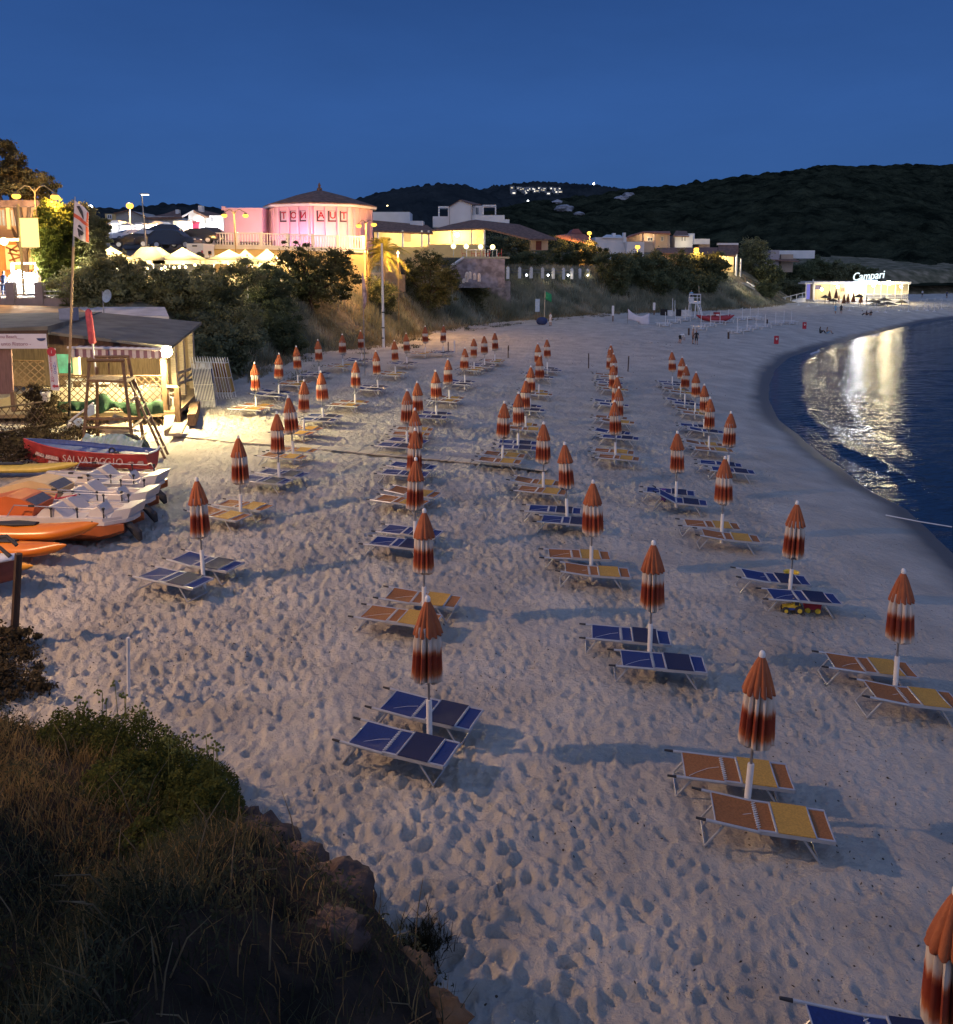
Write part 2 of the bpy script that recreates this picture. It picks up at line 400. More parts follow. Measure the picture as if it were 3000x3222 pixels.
# ------------------------------------------------------------------ dune bank and terrace ground behind the beach
def soil_mat():
    m, nt, o = new_mat('dune soil'); b = N(nt, 'ShaderNodeBsdfPrincipled'); b.inputs['Roughness'].default_value = .95; b.inputs['Specular IOR Level'].default_value = .1
    ge = N(nt, 'ShaderNodeNewGeometry')
    n1 = N(nt, 'ShaderNodeTexNoise'); n1.inputs['Scale'].default_value = .35; n1.inputs['Detail'].default_value = 8; nt.links.new(ge.outputs['Position'], n1.inputs['Vector'])
    r = N(nt, 'ShaderNodeValToRGB'); e = r.color_ramp.elements; e[0].position = .32; e[0].color = (.085, .085, .05, 1); e[1].position = .7; e[1].color = (.34, .28, .19, 1)
    x = r.color_ramp.elements.new(.5); x.color = (.18, .16, .10, 1)
    nt.links.new(n1.outputs['Fac'], r.inputs[0]); nt.links.new(r.outputs[0], b.inputs['Base Color'])
    n3 = N(nt, 'ShaderNodeTexNoise'); n3.inputs['Scale'].default_value = 2.2; n3.inputs['Detail'].default_value = 8; nt.links.new(ge.outputs['Position'], n3.inputs['Vector'])
    bm = N(nt, 'ShaderNodeBump'); bm.inputs['Distance'].default_value = .4; nt.links.new(n3.outputs['Fac'], bm.inputs['Height']); nt.links.new(bm.outputs[0], b.inputs['Normal'])
    nt.links.new(b.outputs[0], o.inputs[0]); return m
SOIL = soil_mat()
gx, gy = np.meshgrid(np.linspace(-150, 330, 420), 34 * (420 / 34) ** np.linspace(0, 1, 320))
tt = bank_t(gx, gy)
gzv = ground(gx, gy) + .25 * fbm(gx * .35, gy * .35, 41, 4) * sstep(0, 4, tt) - 2.5 * sstep(1.0, -2, tt)
bank = grid('terrain', gx, gy, gzv, SOIL, keep=(tt > -2))

# ------------------------------------------------------------------ sea
def sea_mat():
    m, nt, o = new_mat('sea water'); b = N(nt, 'ShaderNodeBsdfPrincipled')
    b.inputs['Base Color'].default_value = (.006, .012, .032, 1); b.inputs['Roughness'].default_value = .07; b.inputs['IOR'].default_value = 1.33; b.inputs['Specular IOR Level'].default_value = .5
    ge = N(nt, 'ShaderNodeNewGeometry')
    mp = N(nt, 'ShaderNodeMapping'); mp.inputs['Scale'].default_value = (.62, 1.25, 1); mp.inputs['Rotation'].default_value = (0, 0, R(-20)); nt.links.new(ge.outputs['Position'], mp.inputs[0])
    n1 = N(nt, 'ShaderNodeTexNoise'); n1.inputs['Scale'].default_value = 1.35; n1.inputs['Detail'].default_value = 4; n1.inputs['Roughness'].default_value = .55; nt.links.new(mp.outputs[0], n1.inputs['Vector'])
    n2 = N(nt, 'ShaderNodeTexNoise'); n2.inputs['Scale'].default_value = 4.5; n2.inputs['Detail'].default_value = 3; nt.links.new(mp.outputs[0], n2.inputs['Vector'])
    a = N(nt, 'ShaderNodeMath', operation='MULTIPLY_ADD'); a.inputs[1].default_value = .22; nt.links.new(n2.outputs['Fac'], a.inputs[0]); nt.links.new(n1.outputs['Fac'], a.inputs[2])
    bm = N(nt, 'ShaderNodeBump'); bm.inputs['Strength'].default_value = 1; bm.inputs['Distance'].default_value = .10; nt.links.new(a.outputs[0], bm.inputs['Height']); nt.links.new(bm.outputs[0], b.inputs['Normal'])
    nt.links.new(b.outputs[0], o.inputs[0]); return m
sy = 2 * (900 / 2) ** np.linspace(0, 1, 420) - 1
sxq = np.linspace(0, 1, 300)
SX = 6 + (sxq ** 1.5)[None, :] * (20 + 1.3 * np.maximum(sy, 8))[:, None] * 1.4; SY = np.repeat(sy[:, None], 300, 1)
sd = poly_dist(SX, SY, SHORE)
SZ = SEA + .018 * fbm(SX * .5, SY * .9, 61, 3) + .10 * np.exp(-((sd + 2.2 + .8 * fbm(SX * .15, SY * .15, 8, 2)) / .5) ** 2) + .05 * np.exp(-((sd + 5.0) / .7) ** 2)
sea = grid('water', SX, SY, SZ, sea_mat(), keep=(sd < 3))

# foam edge along the breaking ripple
def foam_mat():
    return mat('foam', (.8, .82, .85), .7, bump=.5, bscale=14)
fo = MB()
pl = [Vector((x, y, 0)) for x, y in SHORE[3:-2]]
def resample(pl, st):
    out = []
    for a, b in zip(pl[:-1], pl[1:]):
        n = max(1, int((b - a).length / st)); out += [a.lerp(b, i / n) for i in range(n)]
    return out
ev = resample(pl, .5); base = len(fo.v)
ev = [ev[max(0, i - 4)] * .2 + ev[max(0, i - 2)] * .2 + ev[i] * .2 + ev[min(len(ev) - 1, i + 2)] * .2 + ev[min(len(ev) - 1, i + 4)] * .2 for i in range(len(ev))]
for i, p in enumerate(ev):
    a = ev[max(0, i - 1)]; b = ev[min(len(ev) - 1, i + 1)]; d = (b - a).normalized(); nrm = Vector((-d.y, d.x, 0))
    n1 = float(fbm(np.array(i * .13), np.array(3.3), 4, 3)); wv = max(.012, .03 + .16 * float(fbm(np.array(i * .09), np.array(8.1), 6, 3)))
    c = p + nrm * (-.55 + 1.3 * n1); zt = max(SEA + .03, float(beach(c.x, c.y)) + .02)
    for k, (o_, dz) in enumerate(((-1, -.06), (-.5, .02), (.2, .05), (1, -.05))):
        q_ = c + nrm * (wv * o_); fo.v.append((q_.x, q_.y, zt + dz))
for i in range(len(ev) - 1):
    if vnoise(np.array(i * .06), np.array(1.7), 3) > .82:
        for k in range(3):
            a = base + i * 4 + k; fo.f.append((a, a + 1, a + 5, a + 4)); fo.mi.append(0)
tag(fo.build('foam', foam_mat(), smooth=True), 'thin white foam line where ripples break on the wet sand', 'foam', kind='stuff')

# ------------------------------------------------------------------ hills
def hill_mat(name, c1, c2, sc=.05):
    m, nt, o = new_mat(name); b = N(nt, 'ShaderNodeBsdfDiffuse'); ge = N(nt, 'ShaderNodeNewGeometry')
    n1 = N(nt, 'ShaderNodeTexNoise'); n1.inputs['Scale'].default_value = sc; n1.inputs['Detail'].default_value = 9; n1.inputs['Roughness'].default_value = .68; nt.links.new(ge.outputs['Position'], n1.inputs['Vector'])
    r = N(nt, 'ShaderNodeValToRGB'); r.color_ramp.elements[0].position = .38; r.color_ramp.elements[0].color = c4(c1); r.color_ramp.elements[1].position = .66; r.color_ramp.elements[1].color = c4(c2)
    nt.links.new(n1.outputs['Fac'], r.inputs[0]); nt.links.new(r.outputs[0], b.inputs[0])
    n3 = N(nt, 'ShaderNodeTexNoise'); n3.inputs['Scale'].default_value = sc * 6; n3.inputs['Detail'].default_value = 6; nt.links.new(ge.outputs['Position'], n3.inputs['Vector'])
    bm = N(nt, 'ShaderNodeBump'); bm.inputs['Distance'].default_value = 3; nt.links.new(n3.outputs['Fac'], bm.inputs['Height']); nt.links.new(bm.outputs[0], b.inputs['Normal'])
    nt.links.new(b.outputs[0], o.inputs[0]); return m
def hill(name, sky, Yb, Yc, zb, m, rough=4.0, nu=640, nv=150, seed=1, back=.45):
    """a ridge whose crest follows the skyline (u, v) and whose foot lies at Yb, height zb"""
    us = np.linspace(sky[0][0], sky[-1][0], nu); vs = np.interp(us, [a for a, b in sky], [b for a, b in sky])
    yb = np.interp(us, *Yb) if isinstance(Yb, tuple) else np.full(nu, float(Yb)); yc = np.interp(us, *Yc) if isinstance(Yc, tuple) else np.full(nu, float(Yc))
    cx_, cz_ = [], []
    for u, v, y in zip(us, vs, yc):
        p = at(u, v, y); cx_.append(p.x / y); cz_.append(p.z)
    cx_, cz_ = np.array(cx_), np.array(cz_)
    k = np.linspace(0, 1 + back, nv)[:, None]
    Y = yb[None] + (yc - yb)[None] * k; X = cx_[None] * Y
    prof = np.where(k <= 1, np.sin(np.clip(k, 0, 1) * PI / 2) ** 1.15, 1 - 2.2 * (k - 1))
    t0 = (zb - CAMZ) / yb[None]; t1 = (cz_[None] - CAMZ) / yc[None]; Z = CAMZ + Y * (t0 + (t1 - t0) * prof)
    amp = sstep(0, .12, k) * np.where(k > 1, .06, 1 - .93 * np.exp(-((k - 1) / .22) ** 2))
    Z = Z + amp * (rough * 1.6 * fbm(X * .012, Y * .012, seed, 4) + 0) + sstep(0, .1, k) * (rough * .16 * (-pits(X, Y, 9, seed + 20, 1.1)) + rough * .3 * fbm(X * .12, Y * .12, seed + 7, 3))
    HILLS.append((X, Y, Z)); return grid(name, X, Y, Z, m)
HILLS = []
D1 = hill_mat('macchia scrub', (.010, .014, .010), (.058, .066, .040), .09)
hill('hills', [(860, 470), (930, 420), (985, 400), (1050, 390), (1130, 384), (1200, 372), (1260, 362), (1310, 362), (1370, 353), (1440, 341), (1530, 331), (1600, 323), (1700, 321), (1780, 320), (1851, 318), (2050, 322), (2300, 340), (2600, 400), (2900, 470)],
     ([860, 1200, 1560, 1851, 2900], [190, 215, 225, 240, 330]), ([860, 1200, 1851, 2900], [420, 520, 560, 700]), 3, D1, 5, seed=3)
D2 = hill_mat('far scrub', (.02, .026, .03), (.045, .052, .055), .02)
hill('hills', [(560, 440), (640, 404), (690, 388), (735, 374), (780, 366), (820, 360), (860, 357), (895, 359), (925, 366), (950, 378), (1000, 400), (1080, 440)], 500, 900, 10, D2, 7, seed=9, nu=300, nv=60)
hill('hills', [(820, 420), (880, 385), (930, 369), (960, 362), (1000, 357), (1040, 353), (1090, 355), (1130, 358), (1160, 359), (1200, 366), (1300, 372), (1420, 390), (1500, 420)], 900, 1500, 20, D2, 9, seed=14, nu=300, nv=60)
hill('hills', [(-300, 420), (-100, 408), (60, 404), (150, 403), (230, 406), (265, 403), (290, 397), (330, 395), (380, 396), (420, 403), (470, 409), (540, 425), (640, 450)], 350, 700, 10, D2, 6, seed=19, nu=300, nv=60)
# rocky outcrops on the slope
RK = mat('granite', (.33, .32, .34), .9, vary=.35, scale=.25, bump=.8, bscale=.8)
# ------------------------------------------------------------------ closed parasols
ORANGE = mat('orange canvas', (.44, .125, .042), .8, c2=(.31, .085, .034), scale=4, bump=.25, bscale=60)
WHITE = mat('white plastic', (.78, .76, .74), .45, vary=.06)
GREYP = mat('grey steel pole', (.30, .30, .31), .4, .7, vary=.15)
ALU = mat('pale aluminium', (.47, .48, .50), .38, .35, vary=.08)
def skirt_mat():
    m, nt, o = new_mat('tie dyed canvas'); b = N(nt, 'ShaderNodeBsdfPrincipled'); b.inputs['Roughness'].default_value = .85; b.inputs['Specular IOR Level'].default_value = .15
    tc = N(nt, 'ShaderNodeTexCoord'); sx = N(nt, 'ShaderNodeSeparateXYZ'); nt.links.new(tc.outputs['Object'], sx.inputs[0])
    mp = N(nt, 'ShaderNodeMapping'); mp.inputs['Scale'].default_value = (22, 22, 1.5); nt.links.new(tc.outputs['Object'], mp.inputs[0])
    nz = N(nt, 'ShaderNodeTexNoise'); nz.inputs['Scale'].default_value = 1; nz.inputs['Detail'].default_value = 4; nt.links.new(mp.outputs[0], nz.inputs['Vector'])
    a = N(nt, 'ShaderNodeMath', operation='MULTIPLY_ADD'); a.inputs[1].default_value = .20; nt.links.new(nz.outputs['Fac'], a.inputs[0]); nt.links.new(sx.outputs['Z'], a.inputs[2])
    mr = N(nt, 'ShaderNodeMapRange'); mr.inputs['From Min'].default_value = 1.18 + .12; mr.inputs['From Max'].default_value = 2.25 + .12; nt.links.new(a.outputs[0], mr.inputs['Value'])
    r = N(nt, 'ShaderNodeValToRGB'); cr = r.color_ramp
    stops = [(0, (.62, .56, .49)), (.105, (.60, .50, .42)), (.19, (.44, .14, .055)), (.29, (.27, .055, .028)), (.48, (.23, .042, .025)), (.54, (.42, .13, .06)), (.60, (.60, .46, .38)), (.66, (.62, .55, .49)), (1, (.62, .56, .50))]
    for i, (p_, c) in enumerate(stops):
        e = cr.elements[0] if i == 0 else cr.elements[-1] if i == len(stops) - 1 else cr.elements.new(p_)
        e.position = p_; e.color = c4(c)
    nt.links.new(mr.outputs[0], r.inputs[0]); nt.links.new(r.outputs[0], b.inputs['Base Color'])
    n2 = N(nt, 'ShaderNodeTexNoise'); n2.inputs['Scale'].default_value = 70; nt.links.new(tc.outputs['Object'], n2.inputs['Vector'])
    bm = N(nt, 'ShaderNodeBump'); bm.inputs['Strength'].default_value = .25; bm.inputs['Distance'].default_value = .01; nt.links.new(n2.outputs['Fac'], bm.inputs['Height']); nt.links.new(bm.outputs[0], b.inputs['Normal'])
    nt.links.new(b.outputs[0], o.inputs[0]); return m
SKIRT = skirt_mat()
UH, UZ = 2.67, .12
def make_parasol(seed):
    g = random.Random(seed)
    t = thing('beach_parasol', 'closed orange and white beach parasol', 'parasol')
    MB().tube((0, 0, .8), (0, 0, 2.6), .021, n=10).build('pole', GREYP, t, True)
    MB().lathe([(.05, -.25), (.05, .88), (.046, .895)], 14).build('sleeve', WHITE, t, True)
    ph = [g.uniform(-.25, .25) for _ in range(12)]; am = [g.uniform(.5, 1.6) for _ in range(12)]; bul = g.uniform(.84, .99); sag = [g.uniform(-.03, .03) for _ in range(2)]; dr = [g.uniform(-.05, .03) for _ in range(12)]
    n = 96
    def fold(a, k):
        i = int(a / (2 * PI) * 12) % 12; f = math.cos(a * 12 + ph[i] * k); return 1 + k * am[i] * (f * .7 if f > 0 else -1.8 * (-f) ** 2.2)
    # hanging skirt
    prof = [(r_ * 1.0, z + UZ) for r_, z in [(.17, 1.13), (.245, 1.155), (.25, 1.22), (.245, 1.40), (.235, 1.6), (.222, 1.8), (.205, 1.98), (.17, 2.10)]]
    rings = []
    for j, (r_, z) in enumerate(prof):
        row = []
        for k in range(n):
            a = 2 * PI * k / n; i = int(a / (2 * PI) * 12) % 12
            rr = r_ * fold(a, .19 if j < 6 else .10) * (1 + (bul - 1) * math.sin(PI * j / 7)) * (1 + .06 * math.sin(a + sag[0] * 90)); zz_ = z + (dr[i] + .03 * math.cos(a * 12)) * (1 - j / 7)
            row.append((rr * math.cos(a) + sag[0] * (1 - j / 7), rr * math.sin(a) + sag[1] * (1 - j / 7), zz_))
        rings.append(row)
    MB().loft(rings).build('canopy', SKIRT, t, True)
    # vent cone lying over it
    prof = [(r_, z + UZ) for r_, z in [(.20, 1.955), (.232, 1.965), (.225, 2.0), (.185, 2.14), (.135, 2.29), (.085, 2.42), (.035, 2.52)]]
    rings = []
    for j, (r_, z) in enumerate(prof):
        row = []
        for k in range(n):
            a = 2 * PI * k / n; w_ = max(0, 1 - j / 6)
            rr = r_ * fold(a + .1, .10 * w_ + .02); row.append((rr * math.cos(a), rr * math.sin(a), z - .035 * w_ * (1 + math.cos(a * 12)) * .6))
        rings.append(row)
    MB().loft(rings).build('canopy_top', ORANGE, t, True)
    MB().lathe([(.046, 2.50), (.05, 2.525), (.044, 2.565), (.028, 2.59), (.008, 2.60)], 14, (0, 0, UZ)).build('finial', WHITE, t, True)
    return t
# ------------------------------------------------------------------ sunbeds
BLUE = mat('navy mesh fabric', (.008, .030, .15), .75, vary=.15, scale=30, bump=.3, bscale=160)
BLUED = mat('dark navy fabric', (.005, .013, .06), .75, vary=.15, scale=30, bump=.3, bscale=160)
RUST = mat('rust mesh fabric', (.31, .118, .032), .75, vary=.2, scale=30, bump=.3, bscale=160)
YELL = mat('ochre fabric', (.50, .28, .05), .75, vary=.16, scale=30, bump=.3, bscale=160)
GRIP = mat('black rubber grip', (.03, .03, .035), .7)
CORD = mat('white lacing', (.75, .73, .7), .7)
def panel(x0, x1, w, z, sag=.02, edge=.012, tilt=0, ox=0):
    b = MB(); n = 6; m_ = 4; top = []; bot = []
    for i in range(n + 1):
        for j in range(m_ + 1):
            u, v = i / n, j / m_; x = x0 + (x1 - x0) * u; y = -w + 2 * w * v
            zz_ = z - sag * math.sin(PI * v) * (.5 + .5 * math.sin(PI * u))
            xx = ox + (x - ox) * math.cos(tilt); zz_ = zz_ + (ox - x) * math.sin(tilt)
            top.append((xx, y, zz_ + edge)); bot.append((xx, y, zz_))
    vs = top + bot; k = (n + 1) * (m_ + 1); fs = []
    I = lambda i, j: i * (m_ + 1) + j
    for i in range(n):
        for j in range(m_):
            q_ = (I(i, j), I(i + 1, j), I(i + 1, j + 1), I(i, j + 1)); fs.append(q_); fs.append(tuple(k + a for a in reversed(q_)))
    for i in range(n):
        fs.append((I(i, 0), k + I(i, 0), k + I(i + 1, 0), I(i + 1, 0))); fs.append((I(i, m_), I(i + 1, m_), k + I(i + 1, m_), k + I(i, m_)))
    for j in range(m_):
        fs.append((I(0, j), I(0, j + 1), k + I(0, j + 1), k + I(0, j))); fs.append((I(n, j), k + I(n, j), k + I(n, j + 1), I(n, j + 1)))
    return b.add(vs, fs)
def make_sunbed(kind, raised=False, lift=0, sg=.02):
    A, Bm, C = (BLUE, BLUE, BLUED) if kind == 'blue' else (RUST, RUST, YELL)
    t = thing('sunbed', kind + ' sunbed', 'sunbed')
    W, H = .36, .33; L0 = -.95; tl = R(24) if raised else R(lift); px = L0 + .86
    X = lambda f: L0 + f
    def bend(x, z):
        return (px + (x - px) * math.cos(tl), z + (px - x) * math.sin(tl)) if x < px else (x, z)
    fr = MB()
    for s in (-1, 1):
        fr.box((X(1.37), s * W, H), (1.06, .04, .056))
        xa, za = bend(X(.1), H); xb, zb_ = bend(X(.86), H)
        fr.path([(xa, s * (W + .012), za), (xb, s * (W + .012), zb_)], .024, 8)
    for f, r_ in ((.24, .012), (.85, .015), (1.10, .019), (1.64, .019), (1.895, .02)):
        x, z = bend(X(f), H + (.022 if f in (1.10, 1.64) else 0)); fr.tube((x, -W, z), (x, W, z), r_, n=8)
    fr.build('frame', ALU, t, True)
    for s in (-1, 1):
        g = MB(); xa, za = bend(X(-.04), H); xb, zb_ = bend(X(.12), H); g.path([(xa, s * (W + .012), za), (xb, s * (W + .012), zb_)], [.018, .024], 8)
        g.build('grip', GRIP, t, True)
    panel(X(.25), X(.84), W - .02, H + .004, sg, tilt=tl, ox=px).build('backrest', A, t, True)
    panel(X(.88), X(1.10), W - .02, H + .004, .012).build('seat', Bm, t, True)
    panel(X(1.12), X(1.63), W + .015, H + .03, sg * .7).build('sunshade', C, t, True)
    panel(X(1.66), X(1.885), W - .02, H + .004, .012).build('foot_panel', A, t, True)
    lc = MB()
    g2 = random.Random(5)
    for i in range(12):
        y = -W + .06 + i * .053; x, z = bend(X(.84), H + .018)
        lc.path([(x - .012, y, z), (x + .03, y + .022, z + .004), (x + .05, y + .04, z - .002)], .006, 5)
    if not raised:
        lc.path([(X(.30), -W + .03, H + .02), (X(.45), -.16, H + .004), (X(.62), -.02, H + .002), (X(.80), .04, H + .014)], .0035, 5)
    lc.build('lacing', CORD, t)
    for xa, xb in ((.36, .13), (1.46, 1.72)):
        l = MB(); l.path([(X(xa), -W + .03, H - .02), (X(xb), -W + .03, -.03), (X(xb), W - .03, -.03), (X(xa), W - .03, H - .02)], .018, 8); l.build('leg', ALU, t, True)
    if raised:
        b = MB(); b.path([(X(.55), -.2, H + .12), (X(.75), -.2, H - .03), (X(.75), .2, H - .03), (X(.55), .2, H + .12)], .011, 6); b.build('prop', ALU, t, True)
    return t
# (u, v) of each closed parasol's tip, colour of its sunbeds, canopy length in the picture where measured
ROWS = {
 'row along the bushes': [(497, 703, 'o'), (535, 685, 'b'), (579, 671, 'o'), (617, 659, 'b'), (666, 648, 'o'), (705, 641, 'b'), (823, 632, 'o'), (863, 631, 'b')],
 'row beside the pedal boats': [(380, 930, 'b'), (461, 846, 'o'), (542, 800, 'b'), (573, 767, 'o'), (589, 736, 'o'), (629, 719, 'b'), (685, 700, 'o'), (729, 679, 'b'), (767, 660, 'o'), (791, 646, 'b')],
 'long middle row': [(830, 1158, 'b'), (818, 988, 'o'), (802, 888, 'b'), (807, 831, 'o'), (806, 793, 'b'), (792, 756, 'b'), (813, 740, 'o'), (849, 718, 'b'), (876, 696, 'o'), (903, 674, 'b'), (923, 655, 'o'), (943, 650, 'b'), (961, 644, 'o')],
 'curving row past the middle': [(1888, 1745, 'b'), (1480, 1262, 'o'), (1267, 1050, 'b'), (1155, 928, 'o'), (1098, 860, 'b'), (1057, 819, 'o'), (982, 778, 'o'), (1011, 761, 'b'), (1023, 736, 'o'), (1028, 710, 'b'), (1045, 689, 'o'), (1049, 666, 'b'), (1067, 657, 'b')],
 'second row from the water': [(1758, 1108, 'o'), (1551, 970, 'b'), (1411, 887, 'o'), (1317, 837, 'b'), (1203, 777, 'o'), (1203, 750, 'b'), (1198, 729, 'o'), (1190, 706, 'b'), (1193, 685, 'o'), (1185, 676, 'b'), (1185, 668, 'o')],
 'row along the water': [(1420, 799, 'b'), (1385, 770, 'o'), (1370, 745, 'b'), (1352, 721, 'o'), (1334, 708, 'b'), (1323, 692, 'o'), (1311, 681, 'b')],
}
protos = [make_parasol(s) for s in (3, 8, 21, 34, 55, 89, 144)]
bed = {c: [make_sunbed(k_, False, l_, s_) for l_, s_ in ((0, .02), (2.5, .045), (5.5, .03), (-1, .055))] for c, k_ in (('b', 'blue'), ('o', 'orange'))}
bed_r = make_sunbed('blue', True)
CN = {'b': 'blue', 'o': 'orange'}
used = set(); g = random.Random(99)
def first_or_dup(proto, loc, rz, label, group, scale=1, tilt=(0, 0)):
    if proto.name not in used:
        used.add(proto.name); proto.location = loc; proto.rotation_euler = (tilt[0], tilt[1], rz); proto.scale = (scale,) * 3
        return tag(proto, label, None, group)
    return dup(proto, loc, rz, label, group, scale, tilt)
SPOTS = {}
for rn, lst in ROWS.items():
    for i, (u, v, c) in enumerate(lst):
        p = on_h(u, v, UH + .03); x, y = p.x, p.y; y += .17 if v > 1700 else 0; z = float(beach(x, y))
        SPOTS[(rn, i)] = (x, y, z)
        tl = (g.gauss(0, .026), g.gauss(.006, .026))
        if (u, v) == (1480, 1262): tl = (0, .05)
        if v > 1700: tl = (0, .01)
        hx, hy = math.sin(tl[1]) * UH, -math.sin(tl[0]) * UH
        first_or_dup(protos[g.randrange(7)], (x - hx, y - hy, z), g.uniform(0, 6.28), f'closed orange parasol between {CN[c]} sunbeds, {ORD[i]} back in the {rn}', 'closed beach parasols', 1, tl)
        yaw = R(np.interp(x, [-8, -1, 3.5, 9], [-21, -18, -7, -6]) + g.gauss(0, 1.8)); 
        if y > 30: yaw = R(-12 + g.gauss(0, 3))
        for s in (-1, 1):
            off = .58 * s + g.uniform(-.04, .04); ax = (-.36 if x < 0 else -.2) + g.uniform(-.08, .08) + (.2 * s * -1 if x > 2 else 0)
            bx = x + ax * math.cos(yaw) - off * math.sin(yaw); by = y + ax * math.sin(yaw) + off * math.cos(yaw)
            who = 'nearer' if s < 0 else 'rear'
            pr = bed_r if (u, v) == (1317, 837) and s < 0 else bed[c][g.randrange(4)]
            dz = float(beach(bx + .9, by) - beach(bx - .9, by)) / 1.8
            lab = f'{CN[c]} sunbed, {who} of the pair, {ORD[i]} back in the {rn}' if pr is not bed_r else 'blue sunbed with its backrest propped up beside a closed parasol'
            first_or_dup(pr, (bx, by, float(beach(bx, by)) + .035), yaw + R(g.gauss(0, 1.4)), lab, 'sunbeds set out in pairs', 1, (0, -math.atan(dz) * .8))
# ------------------------------------------------------------------ wooden beach bar on the left
WOOD = mat('weathered timber', (.20, .12, .07), .8, vary=.3, scale=5, bump=.5, bscale=25, stretch=(6, 6, .7))
WOODD = mat('dark stained timber', (.075, .042, .027), .75, vary=.3, scale=5, bump=.4, bscale=25, stretch=(6, 6, .7))
WOODP = mat('pale planks', (.50, .40, .27), .8, vary=.2, scale=4, bump=.4, bscale=25, stretch=(.8, 6, 6))
WOODR = mat('reddish painted boards', (.20, .11, .095), .7, vary=.2, scale=4, bump=.3, bscale=20, stretch=(6, 6, .6))
FELT = mat('grey roofing felt', (.17, .165, .14), .95, vary=.22, scale=1.1, bump=.4, bscale=30)
LATT = mat('lattice wood', (.13, .08, .045), .8, vary=.2)  # wood colour darkened so the lattice looks backlit
CREAM = mat('cream wall', (.72, .62, .42), .85, vary=.12, scale=2)
GREEN = mat('green turf mat', (.06, .13, .03), .95, vary=.2, scale=10)
NET = mat('dark green shade net', (.018, .06, .030), .9, vary=.3, scale=6, bump=.5, bscale=30)
PVC = mat('white banner vinyl', (.66, .63, .70), .5, vary=.05, scale=1.5)
REDP = mat('red sign paint', (.45, .03, .05), .6, vary=.05)
BLUP = mat('blue sign paint', (.06, .12, .42), .6, vary=.05)
MAUV = mat('faded mauve letters', (.30, .16, .24), .6, vary=.1)
def A5(x, y, Y): return at(*P('z5', x, y), Y)
def N1(x, y, Y): return at(*P('n1', x, y), Y)
def slab(pts, th, mname, name, parent, m=None):
    b = MB(); b.prism([tuple(p) for p in pts], (0, 0, -th)); return b.build(name, m or mname, parent)
def quadbox(p, q_, th=.05):     # upright slab between two ground-plane points: p, q_ are bottom-left, top-right
    pass
bar = thing('beach_bar', 'timber beach bar with grey felt roof, striped awning and a bright lamp', 'beach bar', (0, 0, 0))
# roofs
slab([A5(1245, 438, 41.2), A5(1468, 262, 51), A5(735, 192, 51.5), A5(340, 330, 40.6)], .14, FELT, 'roof', bar)
slab([A5(-420, 322, 39.6), A5(345, 292, 40.3), A5(742, 186, 51.8), A5(-420, 205, 51.8)], .42, FELT, 'roof', bar)
b = MB(); pa, pb = A5(340, 338, 40.75), A5(1240, 446, 41.35)
b.prism([tuple(pa - Vector((0, 0, .04))), tuple(pb - Vector((0, 0, .04))), tuple(pb + Vector((0, 0, -.34))), tuple(pa + Vector((0, 0, -1.0)))], (0, .12, 0)); b.build('fascia', WOODD, bar)
b = MB(); b.prism([tuple(A5(x, y, 39.7)) for x, y in ((-420, 330), (340, 322), (345, 440), (-420, 440))], (0, .12, 0)); b.build('fascia', WOODD, bar)
def post(x, y0, y1, Y, r=.1, m=WOOD, parent=bar, name='post'):
    p, q_ = A5(x, y0, Y), A5(x, y1, Y); c = (p + q_) / 2
    bb = MB(); bb.box((c.x, c.y, c.z), (2 * r, 2 * r, p.z - q_.z)); return bb.build(name, m, parent)
post(1200, 455, 935, 41.5, .13); post(1296, 735, 990, 41.2, .12); post(1398, 335, 820, 49.5, .14, WOODP); post(1330, 395, 790, 46.5, .12, WOODP); post(1270, 440, 750, 43.5, .12, WOODP)
post(560, 500, 660, 44, .14, CREAM); post(100, 770, 915, 39.4, .09); post(935, 500, 640, 44, .06, WOODD)
b = MB(); p, q_ = A5(1215, 735, 41.25), A5(1296, 740, 41.25); b.path([p, q_], .11, 4); b.build('rail', WOOD, bar)
for (x0, y0, Y0, x1, y1, Y1) in ((1270, 645, 43.6, 1398, 600, 49.4), (1270, 720, 43.6, 1398, 680, 49.4), (1275, 712, 43.6, 1330, 650, 46.4), (1330, 705, 46.4, 1395, 640, 49.4)):
    b = MB(); b.path([A5(x0, y0, Y0), A5(x1, y1, Y1)], .08, 4); b.build('side_rail', WOODP, bar)
# floor, back wall, inside
dz = .95
f0, f1 = A5(-420, 900, 40.2), A5(1300, 900, 41.3)
b = MB(); b.prism([(f0.x, 40.0, dz), (f1.x, 41.3, dz), (f1.x - 1.6, 51, dz), (f0.x, 51, dz)], (0, 0, -.18)); b.build('deck', mat('deck boards', (.26, .19, .11), .8, vary=.2, scale=3, stretch=(6, .8, 6)), bar)
w0, w1 = at(-60, 700, 50.6), at(372, 700, 50.6)
b = MB(); b.box(((w0.x + w1.x) / 2, 50.7, 2.4), (w1.x - w0.x, .12, 3.0)); b.build('rear_wall', mat('inner boards', (.30, .21, .12), .8, vary=.25, scale=3, stretch=(5, 5, .6)), bar)
b = MB(); b.prism([tuple(A5(x, y, 39.6)) for x, y in ((-300, 458), (80, 458), (96, 785), (-300, 790))], (0, .1, 0)); b.build('side_panel', WOODR, bar)
b = MB(); b.prism([tuple(N1(x, y, 48)) for x, y in ((705, 640), (880, 640), (915, 890), (740, 890))], (0, .1, 0)); b.build('leaning_panel', mat('teal board', (.03, .20, .15), .6, vary=.4, scale=2), bar)
